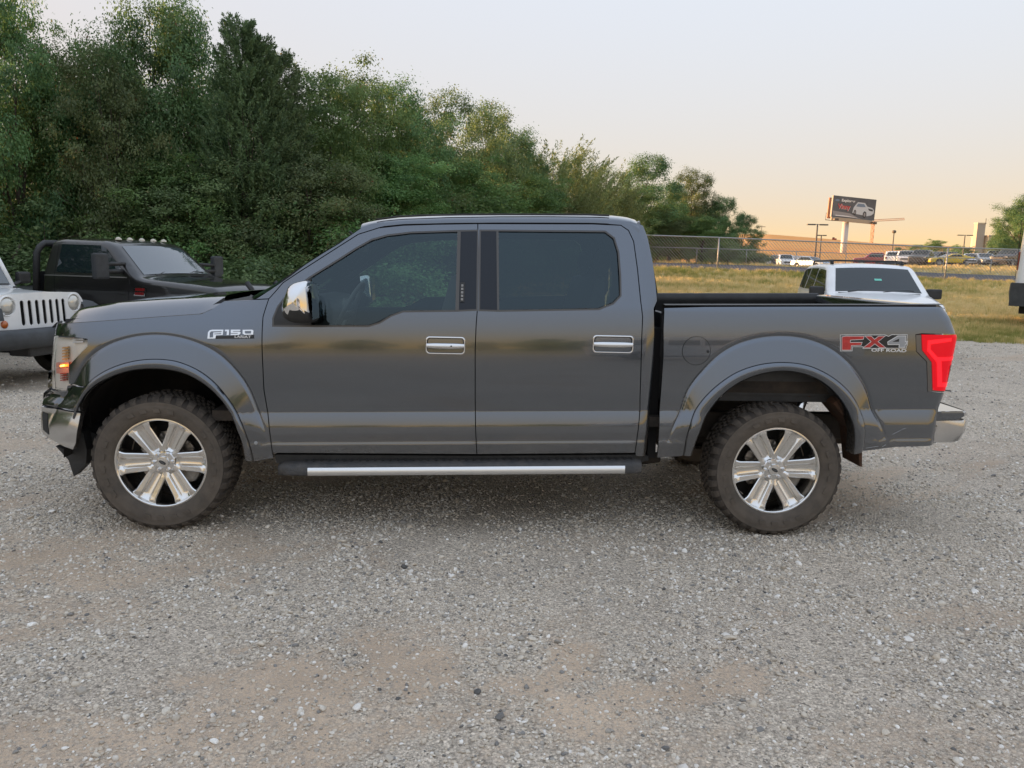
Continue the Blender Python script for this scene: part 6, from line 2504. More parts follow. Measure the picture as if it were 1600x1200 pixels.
    # flatbed: deck, headache rack, tail
    MB().box((-2.30, 0, 1.00), (2.9, 2.20, .12)).build('flatbed_deck', M['black_plastic'], t, bevel=.015)
    MB().tube([(-.86, -.97, 1.0), (-.83, -.93, 1.70), (-.81, -.88, 1.80), (-.80, -.80, 1.865), (-.80, .80, 1.865), (-.81, .88, 1.80), (-.83, .93, 1.70), (-.86, .97, 1.0)], .055, 10).build('headache_rack', M['black_plastic'], t, smooth_=True)
    for v in (-.5, 0, .5):
        MB().box((-.90, v, 1.45), (.04, .05, .95)).build('rack_post', M['black_plastic'], t)
    MB().box((-.90, 0, 1.22), (.03, 1.9, .36)).build('rack_panel', M['black_plastic'], t)
    under(t, -3.6, 2.7, .45, .5, .85)
    for x, tw in ((2.05, .27), (-2.15, .27)):
        for sd in (-1, 1):
            simple_wheel(t, x, sd * .86, .42, .27, sd, M['alloy'])
    MB().box((-2.15, .9, .93), (1.0, .3, .03)).build('mud_flap', M['black_plastic'], t)
M['blue_glass'] = pmat('sky_glass', (.05, .07, .085), rough=.04, spec=1.0, coat=1.0)
M['grey_trim'] = pmat('grey_trim', (.22, .21, .20), rough=.35, metal=.7)
M['marker'] = pmat('marker_clear', (.55, .50, .40), rough=.2, coat=1)
black_truck()

# ---------------- white off-roader
def offroader():
    t = empty('off_road_car', (-7.50, 9.95, .004), R(-11))
    t.scale = (1.04, 1.04, 1.02)
    tag(t, 'white boxy off-road car with seven-slot grille at the left edge', 'car')
    # body tub
    MB().prism([(-.2, .62), (.55, .62), (.62, .75), (.60, 1.12), (-2.2, 1.12), (-2.25, .62)], -.78, .78).build('body_tub', M['white_paint'], t, bevel=.04)
    # hood: crowned loft
    rows = []
    for u in np.linspace(0, 1, 14):
        x = .55 + 1.02 * u
        w = .66 - .10 * u
        z0 = 1.155 - .045 * u - .05 * max(0, u - .9) * 10 * (u > .9)
        row = []
        for v in np.linspace(-1, 1, 17):
            row.append((x, v * w, z0 + .05 * (1 - abs(v) ** 3.5) - .05))
        rows.append([(x, -w, .86)] + row + [(x, w, .86)])
    h = MB().grid(rows).build('hood', M['white_paint'], t, auto=.9)
    for sg in (-1, 1):
        MB().box((1.30, sg * .565, 1.075), (.07, .03, .07)).build('hood_latch', M['black_plastic'], h, bevel=.008)
        MB().lathe([(0, .02), (.02, .018), (.025, 0)], n=10, axis='z', c=(.95, sg * .25, 1.15)).build('hood_bumper', M['black_plastic'], h)
    MB().tube([(.78, -.06, 1.152), (.80, .0, 1.165), (.78, .06, 1.152)], .012, 6).build('washer_nozzle', M['black_plastic'], h)
    # grille plate with holes
    def slot(cy, w, z0, z1, n=5):
        out = []
        for k in range(n + 1):
            a = math.pi * k / n
            out.append((cy + w * math.cos(a), z1 - w + w * math.sin(a)))
        for k in range(n + 1):
            a = math.pi + math.pi * k / n
            out.append((cy + w * math.cos(a), z0 + w + w * math.sin(a)))
        return np.array(out)
    outl = polyline_round([(-.60, .66), (.60, .66), (.71, .76), (.70, 1.00), (.60, 1.105), (0, 1.128), (-.60, 1.105), (-.70, 1.00), (-.71, .76), (-.60, .66)], .06)[:-1]
    slots = [slot((k - 3) * .105, .027, .735, 1.035) for k in range(7)]
    circ = [np.array([(sg * .505 + .105 * math.cos(a), .975 + .105 * math.sin(a)) for a in np.linspace(0, 2 * math.pi, 25)[:-1]]) for sg in (-1, 1)]
    V, Tt, lp = fill(outl, slots + circ, .07, .07, step=.03, clear=.01)
    def gx(z, y):
        return 1.60 - .045 * (z - .66) - .05 * (y / .7) ** 2
    mb = MB()
    fr = [(gx(p[1], p[0]), p[0], p[1]) for p in V]
    mb.add(fr, Tt)
    for L in lp:
        nL = len(L)
        k = len(mb.v)
        mb.v += [fr[i] for i in L] + [(fr[i][0] - .012, fr[i][1], fr[i][2]) for i in L]
        mb.f += [(k + i, k + (i + 1) % nL, k + nL + (i + 1) % nL, k + nL + i) for i in range(nL)]
    g = mb.build('grille', M['white_paint'], t, auto=.6)
    MB().box((1.475, 0, .885), (.10, .80, .42)).build('radiator', M['seal'], t)
    for sg in (-1, 1):
        hl = MB().lathe([(-.03, .107), (.0, .104), (.025, .085), (.038, .05), (.042, 0)], n=28, axis='x', c=(1.545, sg * .505, .975)).build('headlight', M['headlamp'], t, smooth_=True)
        MB().lathe([(-.03, .125), (.012, .122), (.016, .108), (.0, .102)], n=28, axis='x', c=(1.555, sg * .505, .975)).build('headlight_ring', M['white_paint'], hl, smooth_=True)
        MB().lathe([(-.02, .047), (.012, .045), (.02, .03), (.022, 0)], n=18, axis='x', c=(1.56, sg * .565, .765)).build('turn_lamp', M['amber'], t, smooth_=True)
    # fenders: broad flat flares
    for sg in (-1, 1):
        rows = []
        for (x, z) in ((1.62, .80), (1.60, .93), (1.50, .985), (1.1, 1.0), (.72, .985), (.52, .88), (.40, .66)):
            rows.append([(x, sg * .62, z + .015), (x, sg * .80, z + .01), (x, sg * .91, z - .01), (x, sg * .935, z - .05), (x - .01, sg * .92, z - .11), (x - .02, sg * .80, z - .11)])
        MB().grid(rows).build('fender_flare', M['grey_plastic'], t, smooth_=True)
        MB().box((1.05, sg * .70, .86), (.85, .10, .16)).build('inner_fender', M['white_paint'], t, bevel=.02)
        rows = []
        for (x, z) in ((-1.05, .66), (-1.15, .95), (-1.45, 1.02), (-1.85, 1.02), (-2.15, .90)):
            rows.append([(x, sg * .76, z), (x, sg * .91, z - .01), (x, sg * .93, z - .06), (x, sg * .90, z - .10)])
        MB().grid(rows).build('fender_flare', M['grey_plastic'], t, smooth_=True)
    # bumper
    rows = []
    for v in np.linspace(-1, 1, 19):
        x = 1.86 - .10 * abs(v) ** 3
        y = v * .88
        rows.append([(x - .12, y, .715), (x - .02, y, .705), (x + .02, y, .67), (x + .025, y, .56), (x - .01, y, .50), (x - .10, y, .48), (x - .25, y, .52)])
    b = MB().grid(rows).build('front_bumper', M['grey_plastic'], t, smooth_=True)
    MB().box((1.62, 0, .46), (.30, .9, .16)).build('lower_valance', M['black_plastic'], t, bevel=.03)
    MB().tube([(1.80, -.12, .71), (1.86, -.12, .76), (1.86, -.05, .775)], .014, 6).build('tow_hook', M['black_plastic'], b)
    # windscreen frame and glass
    WS = [(.50, 1.13), (.24, 1.74)]
    fr = MB()
    for sg in (-1, 1):
        fr.tube([(.50, sg * .70, 1.12), (.24, sg * .62, 1.75)], .035, 8)
    fr.tube([(.24, -.62, 1.75), (.24, .62, 1.75)], .035, 8)
    fr.tube([(.50, -.70, 1.13), (.50, .70, 1.13)], .04, 8)
    f_ = fr.build('windshield_frame', M['white_paint'], t, smooth_=True)
    MB().add([(.50, -.68, 1.15), (.50, .68, 1.15), (.25, .60, 1.73), (.25, -.60, 1.73)], [(0, 1, 2, 3)]).build('windshield', M['blue_glass'], t)
    MB().box((.375, .42, 1.47), (.01, .12, .10), Matrix.Rotation(R(-22), 3, 'Y')).build('window_sticker', M['sticker'], t)
    MB().box((.46, .47, 1.27), (.01, .11, .05), Matrix.Rotation(R(-22), 3, 'Y')).build('window_sticker', M['sticker'], t)
    for y0 in (-.45, .15):
        MB().tube([(.56, y0, 1.16), (.54, y0 + .25, 1.185), (.52, y0 + .45, 1.18)], .012, 6).build('wiper', M['black_plastic'], t)
    # roof, doors, rear
    MB().prism([(.26, 1.74), (.20, 1.80), (-2.15, 1.80), (-2.25, 1.70), (-2.25, 1.10), (-1.0, 1.10), (-1.0, 1.70), (.24, 1.72)], -.64, .64).build('hardtop', M['black_plastic'], t, bevel=.05)
    for sg in (-1, 1):
        d = MB().prism([(.45, .64), (.50, 1.12), (-.55, 1.12), (-.55, .64)], sg * .785, sg * .80).build('door', M['white_paint'], t, bevel=.006)
        MB().box((-.42, sg * .815, 1.02), (.14, .03, .035)).build('door_handle', M['black_plastic'], d, bevel=.008)
        MB().add([(.44, sg * .71, 1.14), (-.95, sg * .71, 1.14), (-.95, sg * .64, 1.70), (.22, sg * .64, 1.70)], [(0, 1, 2, 3)]).build('side_window', M['car_glass'], t)
        m_ = MB().box((.42, sg * .95, 1.26), (.08, .20, .16)).build('mirror', M['black_plastic'], t, bevel=.03)
        MB().tube([(.45, sg * .76, 1.17), (.43, sg * .92, 1.22)], .025, 8).build('mirror_arm', M['black_plastic'], m_)
    under(t, -2.1, 1.5, .45, .42, .66)
    four_wheels(t, 1.08, -1.62, .90, .38, .25)
    return t
offroader()

# ---------------- white SUV facing the camera
def white_suv():
    t = car_root('suv', 1348, 16.85, -90 - 11, 'white SUV with roof rack facing the camera behind the pickup bed', 'car', z=.0)
    t.scale = (1.06, 1.06, 1.06)
    top = [(2.35, .42), (2.42, .62), (2.40, .86), (2.26, 1.00), (1.35, 1.115), (1.22, 1.14), (.50, 1.625), (.30, 1.675), (-.8, 1.70), (-1.9, 1.66), (-2.15, 1.60), (-2.36, 1.08), (-2.42, .85), (-2.42, .42)]
    S = Shell(top, .95, 1.10, .25, .42, [(1.48, .37, .43), (-1.42, .37, .43)], Rr=.09, taper_f=.10, taper_r=.05, crown=.03, rnd=.12)
    S.body('body', M['white_paint'], t)
    S.top_panel((1.19, 1.165), (.53, 1.605), 'windshield', M['car_glass'], t, vmax=.93)
    S.top_panel((-2.17, 1.55), (-2.32, 1.15), 'rear_window', M['car_glass'], t, vmax=.8)
    S.side_panel([(-.28, 1.16), (.98, 1.16), (.44, 1.56), (-.28, 1.60)], 'side_window', M['car_glass'], t)
    S.side_panel([(-1.22, 1.16), (-.36, 1.16), (-.36, 1.60), (-1.12, 1.60)], 'side_window', M['car_glass'], t)
    S.side_panel([(-2.10, 1.18), (-1.32, 1.16), (-1.22, 1.60), (-1.95, 1.57)], 'side_window', M['car_glass'], t)
    for sg in (-1, 1):
        MB().tube([(.22, sg * .66, 1.70), (.10, sg * .66, 1.755), (-1.75, sg * .66, 1.765), (-1.9, sg * .66, 1.70)], .022, 8).build('roof_rail', M['black_plastic'], t, smooth_=True)
        MB().box((.12, sg * .66, 1.725), (.14, .05, .08)).build('rail_foot', M['black_plastic'], t, bevel=.012)
        m_ = MB().box((.92, sg * 1.06, 1.15), (.13, .27, .19)).build('mirror', M['black_plastic'], t, bevel=.035)
        MB().box((.95, sg * .92, 1.10), (.06, .12, .05)).build('mirror_arm', M['black_plastic'], m_)
        MB().box((2.30, sg * .68, .80), (.16, .36, .16)).build('headlight', M['headlamp'], t, bevel=.03)
    MB().tube([(-.15, -.66, 1.765), (-.15, .66, 1.765)], .018, 8).build('roof_bar', M['black_plastic'], t, smooth_=True)
    MB().box((2.415, 0, .78), (.05, .90, .20)).build('grille', M['black_plastic'], t, bevel=.02)
    MB().box((2.40, 0, .50), (.10, 1.5, .16)).build('lower_grille', M['black_plastic'], t, bevel=.03)
    MB().box((.905, .05, 1.395), (.012, .13, .06), Matrix.Rotation(R(-56), 3, 'Y')).build('window_sticker', M['sticker'], t)
    for y0 in (-.55, .08):
        MB().tube([(1.24, y0, 1.165), (1.16, y0 + .3, 1.205), (1.16, y0 + .55, 1.20)], .012, 6).build('wiper', M['black_plastic'], t)
    MB().box((1.22, 0, 1.14), (.10, 1.45, .02)).build('cowl', M['black_plastic'], t)
    under(t, -2.3, 2.2, .6, .28, .5)
    four_wheels(t, 1.48, -1.42, .93, .37, .24)
white_suv()

# ---------------- white van at the right edge, only its rear corner is in view
def white_van():
    t = empty('van', (17.06, 21.34, float(terrain(15, 21.5))), R(-33))
    t.scale = (1, 1, 1.3)
    tag(t, 'tall white van with dark bumper cut by the right edge', 'van')
    top = [(2.75, .5), (2.8, .9), (2.6, 1.15), (2.0, 1.35), (1.45, 2.15), (1.1, 2.45), (-2.55, 2.52), (-2.66, 2.40), (-2.74, 1.2), (-2.76, .75)]
    S = Shell(top, 1.0, 1.3, .09, .5, [(1.75, .36, .42), (-1.55, .36, .42)], Rr=.12, rnd=.14)
    S.body('body', M['white_paint'], t)
    S.top_panel((1.95, 1.42), (1.48, 2.10), 'windshield', M['car_glass'], t, vmax=.9)
    S.side_panel([(.55, 1.40), (1.75, 1.40), (1.35, 2.0), (.55, 2.0)], 'side_window', M['car_glass'], t)
    rows = []
    for v in np.linspace(-1, 1, 15):
        x = -2.88 + .10 * abs(v) ** 4
        rows.append([(x + .12, v * .99, .98), (x, v * .99, .96), (x - .02, v * .99, .75), (x + .03, v * .99, .50), (x + .14, v * .97, .46)])
    g = MB().grid(rows)
    for sg in (-1, 1):
        g.box((-2.55, sg * .985, .72), (.62, .05, .50))
    g.build('rear_bumper', M['grey_plastic'], t, smooth_=False)
    for sg in (-1, 1):
        MB().box((-2.745, sg * .72, 1.45), (.04, .10, .40)).build('taillight', M['red_glass'], t, bevel=.012)
    for x in (-2.78,):
        MB().box((x, 0, 1.7), (.012, .012, 1.3)).build('door_gap', M['seal'], t)
    under(t, -2.6, 2.6, .7, .3, .6)
    four_wheels(t, 1.75, -1.55, .98, .36, .24)
white_van()

# ---------------- small far cars: same way of building, fewer parts
CARS = {
    'pickup': dict(top=[(2.7, .5), (2.75, .95), (2.6, 1.12), (1.45, 1.22), (.85, 1.80), (-.65, 1.84), (-.85, 1.25), (-.95, 1.22), (-2.75, 1.22), (-2.78, .55)], hw=.98, belt=1.22, win=[(-.55, 1.28), (1.1, 1.28), (.72, 1.72), (-.52, 1.75)], ws=((1.38, 1.29), (.90, 1.75)), bw=((-.68, 1.75), (-.84, 1.30)), w=(1.75, -1.75, .40)),
    'suv': dict(top=[(2.3, .45), (2.36, .85), (2.2, 1.02), (1.3, 1.13), (.55, 1.70), (-1.85, 1.72), (-2.25, 1.15), (-2.35, .5)], hw=.95, belt=1.12, win=[(-1.85, 1.18), (1.0, 1.18), (.45, 1.62), (-1.7, 1.63)], ws=((1.24, 1.18), (.60, 1.66)), bw=((-1.92, 1.62), (-2.2, 1.22)), w=(1.4, -1.4, .36)),
    'sedan': dict(top=[(2.25, .40), (2.32, .62), (2.15, .80), (1.05, .94), (.25, 1.38), (-.85, 1.42), (-1.65, 1.02), (-2.25, .98), (-2.32, .45)], hw=.90, belt=.95, win=[(-1.35, 1.0), (.80, 1.0), (.20, 1.32), (-.85, 1.35)], ws=((.98, .98), (.30, 1.35)), bw=((-.92, 1.39), (-1.6, 1.05)), w=(1.38, -1.35, .33)),
    'coupe': dict(top=[(2.35, .38), (2.42, .62), (2.25, .80), (.85, .95), (.05, 1.30), (-.75, 1.33), (-1.75, 1.05), (-2.30, 1.00), (-2.40, .45)], hw=.95, belt=.95, win=[(-1.05, 1.02), (.55, 1.0), (.0, 1.24), (-.75, 1.26)], ws=((.78, .99), (.10, 1.28)), bw=((-.82, 1.30), (-1.7, 1.07)), w=(1.45, -1.42, .36)),
    'van': dict(top=[(2.6, .5), (2.66, .9), (2.45, 1.15), (1.9, 1.3), (1.3, 2.0), (-2.5, 2.06), (-2.62, 1.2), (-2.64, .5)], hw=.98, belt=1.25, win=[(.5, 1.35), (1.7, 1.35), (1.25, 1.85), (.5, 1.85)], ws=((1.86, 1.36), (1.34, 1.95)), bw=((-2.52, 1.9), (-2.58, 1.35)), w=(1.65, -1.5, .36))}
_car_cache = {}
def far_car(kind, px, Y, head, paint, label, group, dz=0.0):
    c = CARS[kind]
    root = car_root(dict(pickup='pickup_truck', suv='suv', sedan='sedan', coupe='coupe', van='van')[kind], px, Y, head, label, 'car' if kind != 'pickup' else 'truck', group)
    root.location.z += dz + .03
    if kind not in _car_cache:
        xf, xr, r = c['w']
        S = Shell(c['top'], c['hw'], c['belt'], .28, .38, [(xf, r, r + .06), (xr, r, r + .06)], Rr=.09, taper_f=.10, rnd=.12)
        tmp = empty('tmp')
        parts = [S.body('body', M['white_paint'], tmp, dx=.2)]
        S.side_panel(c['win'], 'side_window', M['car_glass'], tmp, dx=.3)
        S.top_panel(c['ws'][0], c['ws'][1], 'windshield', M['car_glass'], tmp, vmax=.9)
        S.top_panel(c['bw'][0], c['bw'][1], 'rear_window', M['car_glass'], tmp, vmax=.85)
        for sg in (-1, 1):
            MB().box((S.x1 - .10, sg * c['hw'] * .72, c['belt'] - .28), (.18, .34, .13)).build('headlight', M['headlamp'], tmp, bevel=.02)
            MB().box((S.x0 + .05, sg * c['hw'] * .80, c['belt'] - .18), (.12, .22, .22)).build('taillight', M['red_glass'], tmp, bevel=.02)
        MB().box((S.x1 - .0, 0, c['belt'] - .36), (.06, c['hw'] * 1.0, .18)).build('grille', M['black_plastic'], tmp, bevel=.02)
        MB().box(((xf + xr) / 2, 0, .38), (xf - xr + 1.2, c['hw'] * 1.5, .22)).build('underbody', M['seal'], tmp)
        _car_cache[kind] = tmp
    for ch in [q for q in bpy.data.objects if q.parent == _car_cache[kind]]:
        n = ch.copy()
        if ch.name.startswith('body'):
            n.data = ch.data.copy()
            n.data.materials[0] = paint
        COL.objects.link(n)
        n.parent = root
    xf, xr, r = c['w']
    for x in (xf, xr):
        for sd in (-1, 1):
            simple_wheel(root, x, sd * (c['hw'] - .12), r, .24, sd)
    return root
def paint(name, c, metal=0.0):
    return pmat(name, c, rough=.35, metal=metal, coat=.8)
PW, PS, PB = M['white_paint'], paint('silver_paint', (.42, .43, .44), .6), paint('dark_paint', (.018, .02, .026))
PG, PY, PR, PBL = paint('charcoal_paint', (.055, .057, .06), .4), paint('yellow_paint', (.72, .50, .015)), paint('red_paint', (.36, .03, .025)), paint('pale_blue_paint', (.27, .36, .47), .4)
GR = 'cars parked on the far bank'
far_car('pickup', 1366, 96.4, 160, PR, 'red pickup at the left end of the far bank row', GR)
far_car('pickup', 1391, 91.6, 65, PW, 'white pickup with its tail towards the fence, next to the red one', GR)
far_car('pickup', 1411, 89.3, -118, PW, 'white pickup facing the fence, left of the charcoal pickups', GR)
far_car('pickup', 1424, 90.1, -125, PS, 'silver pickup behind the white one on the far bank', GR)
far_car('pickup', 1437, 86.9, -130, PG, 'charcoal pickup left of the yellow coupe', GR)
far_car('suv', 1463, 94.0, -165, PB, 'dark SUV behind the yellow coupe', GR, .1)
far_car('coupe', 1478, 84.5, 178, PY, 'bright yellow coupe beside the fence post', GR)
far_car('sedan', 1513, 85.3, -120, PW, 'white sedan right of the yellow coupe', GR)
far_car('sedan', 1532, 83.7, -105, PS, 'silver sedan between the white sedan and the black pickup', GR)
far_car('suv', 1552, 91.6, -140, PBL, 'pale blue SUV behind the silver sedan', GR, .25)
far_car('pickup', 1577, 82.2, -150, PB, 'black pickup under the lone tree at the right', GR)
GR2 = 'vehicles in the lower far lot'
far_car('sedan', 1197, 100, 20, PW, 'small white car beside the last tree of the row', GR2)
far_car('suv', 1214, 99, 100, PB, 'dark SUV between two white cars in the lower lot', GR2)
far_car('suv', 1223, 97, -100, PW, 'white SUV left of the grey-windowed van', GR2)
far_car('van', 1246, 100, -30, PS, 'pale grey van in the lower lot', GR2, -.4)
far_car('sedan', 1264, 92, -60, PBL, 'pale blue car nearest the white SUV roof', GR2)
bpy.data.objects  # prototypes stay out of the scene
for k_, tmp in _car_cache.items():
    for ch in [q for q in bpy.data.objects if q.parent == tmp]:
        bpy.data.objects.remove(ch)
    bpy.data.objects.remove(tmp)

# ---------------- white bus behind the photographer (it shows in the rear door's reflection)
def bus():
    t = empty('bus', (9.0, -17.5, .004), R(180))
    tag(t, 'white bus behind the photographer, reflected in the rear door', 'bus')
    top = [(4.6, .55), (4.7, 1.2), (4.55, 2.6), (4.3, 2.85), (-4.5, 2.9), (-4.7, 2.7), (-4.75, .55)]
    S = Shell(top, 1.2, 1.6, .03, .5, [(2.9, .48, .56), (-2.6, .48, .56)], Rr=.14, rnd=.2)
    S.body('body', M['white_paint'], t, dx=.3)
    for k in range(6):
        x = -3.9 + k * 1.25
        S.side_panel([(x, 1.65), (x + 1.08, 1.65), (x + 1.08, 2.4), (x, 2.4)], 'side_window', M['car_glass'], t, dx=.4)
    S.top_panel((4.66, 1.5), (4.56, 2.5), 'windshield', M['car_glass'], t, vmax=.85)
    under(t, -4.4, 4.4, .9, .35, .7)
    four_wheels(t, 2.9, -2.6, 1.18, .48, .28)
bus()
# ================================================================== fences, poles, signs, far structures
M['galv'] = pmat('galvanised_steel', (.34, .35, .36), rough=.5, metal=.6, var=.15, vscale=4)
M['galv_dark'] = pmat('old_steel_pole', (.12, .105, .09), rough=.7, var=.2, vscale=2)
M['wood_pole'] = pmat('wooden_pole', (.12, .085, .06), rough=.9, var=.2, vscale=3)

def wire_mesh(P0, P1, h, pitch, r, lift=.05):
    """diamond wire between two ground points, thin three-sided wires"""
    P0, P1 = np.array(P0, float), np.array(P1, float)
    L = np.linalg.norm((P1 - P0)[:2])
    d = (P1 - P0) / L
    V, Q = [], []
    def wire(a, b):
        pa, pb = P0 + d * a[0], P0 + d * b[0]
        pa, pb = pa + np.array([0, 0, a[1] + lift]), pb + np.array([0, 0, b[1] + lift])
        k = len(V)
        nrm = np.array([-d[1], d[0], 0])
        side = np.array([d[0] * .7, d[1] * .7, .7])
        for p in (pa, pb):
            V.extend([p + nrm * r, p - nrm * r * .5 + side * r, p - nrm * r * .5 - side * r])
        for i in range(3):
            j = (i + 1) % 3
            Q.append((k + i, k + j, k + 3 + j, k + 3 + i))
    s = -h
    while s < L:
        for (x0, z0, x1, z1) in ((s, 0, s + h, h), (s, h, s + h, 0)):
            if x1 <= 0 or x0 >= L:
                continue
            m = (z1 - z0) / (x1 - x0)
            a0, b0 = max(x0, 0), min(x1, L)
            wire((a0, z0 + m * (a0 - x0)), (b0, z0 + m * (b0 - x0)))
        s += pitch
    return np.array(V), np.array(Q)

def fence(name, label, pts, h, pitch, wr, rail_r, post_r, post_step, extra_mid=False):
    """pts: list of (x,y) along the fence"""
    P = np.array(pts, float)
    P = resample(P, post_step, closed=False)
    G = np.array([(x, y, float(terrain(x, y))) for x, y in P])
    root = empty(name, G[0])
    tag(root, label, 'fence')
    off = -Vector(tuple(G[0]))
    V, Q, k = [], [], 0
    for a, b in zip(G[:-1], G[1:]):
        v, q = wire_mesh(a, b, h - .08, pitch, wr)
        V.append(v)
        Q.append(q + k)
        k += len(v)
    me = fast_mesh('wire_mesh', np.vstack(V), np.vstack(Q), M['galv'])
    o = link(bpy.data.objects.new('wire_mesh', me), root)
    o.location = off
    o['kind'] = 'stuff'
    rail = MB().tube([(p[0], p[1], p[2] + h) for p in G], rail_r, 8).build('top_rail', M['galv'], root, smooth_=True)
    rail.location = off
    for p in G:
        po = MB().tube([(p[0], p[1], p[2] - .1), (p[0], p[1], p[2] + h + .03)], post_r, 8).build('post', M['galv'], root, smooth_=True)
        po.location = off
    return root
fence('chain_link_fence', 'chain-link fence with grey steel posts along the near side of the road', [(at(600, 400, 44.5)[0], 44.5), (at(1122, 400, 44.5)[0], 44.5), (at(1480, 400, 44.5)[0], 44.5), (at(1840, 400, 44.5)[0], 44.5)], 1.83, .19, .009, .036, .042, 13.3)
fence('chain_link_fence', 'smaller chain-link fence on the far side of the road', [(at(700, 400, 63)[0], 63), (at(1400, 400, 63)[0], 63), (at(1700, 400, 63)[0], 63)], 1.25, .24, .007, .03, .03, 4.4)

# ---- poles
def light_pole(px, top, base, Y, label, arm=1.0, kind='shoebox'):
    p = at(px, top, Y)
    g = at(px, base, Y)
    t = empty('light_pole', (p[0], Y, min(g[2], float(terrain(p[0], Y)) + .5) - .3))
    tag(t, label, 'lamp post', 'slim poles beyond the fence')
    h = p[2] - t.location.z
    MB().tube([(0, 0, 0), (0, 0, h)], [.14, .09], 8).build('pole', M['galv_dark'], t, smooth_=True)
    if kind == 'shoebox':
        for sg in (-1, 1):
            MB().box((sg * arm * .6, 0, h - .08), (arm * .8, .35, .16)).build('lamp_head', M['galv_dark'], t, bevel=.03)
        MB().tube([(-arm * .5, 0, h - .05), (arm * .5, 0, h - .05)], .04, 6).build('arm', M['galv_dark'], t)
    elif kind == 'flood':
        MB().lathe([(-.3, .1), (-.2, .34), (.15, .38), (.3, .2), (.32, 0)], n=12, axis='z', c=(0, 0, h + .1)).build('lamp_head', M['galv_dark'], t, smooth_=True)
    else:
        MB().box((0, 0, h - .5), (2.4, .12, .14)).build('crossarm', M['wood_pole'], t)
        for v in (-1, -.4, .4, 1):
            MB().lathe([(0, .05), (.12, .07), (.2, .03)], n=8, axis='z', c=(v, 0, h - .43)).build('insulator', M['grey_plastic'], t)
    return t
light_pole(1277.5, 350, 410, 98, 'tallest slim light pole left of the billboard', 1.3)
light_pole(1283.5, 367, 408, 125, 'shorter light pole just right of the tallest one', .8)
light_pole(1397, 363, 388, 150, 'light pole with round head between crane and dark trees', kind='flood')
light_pole(1508, 367, 392, 150, 'T-topped light pole left of the tower building', 1.5)
light_pole(1190.5, 352, 376, 260, 'wooden power pole with crossarm at the edge of the orange field', kind='power')

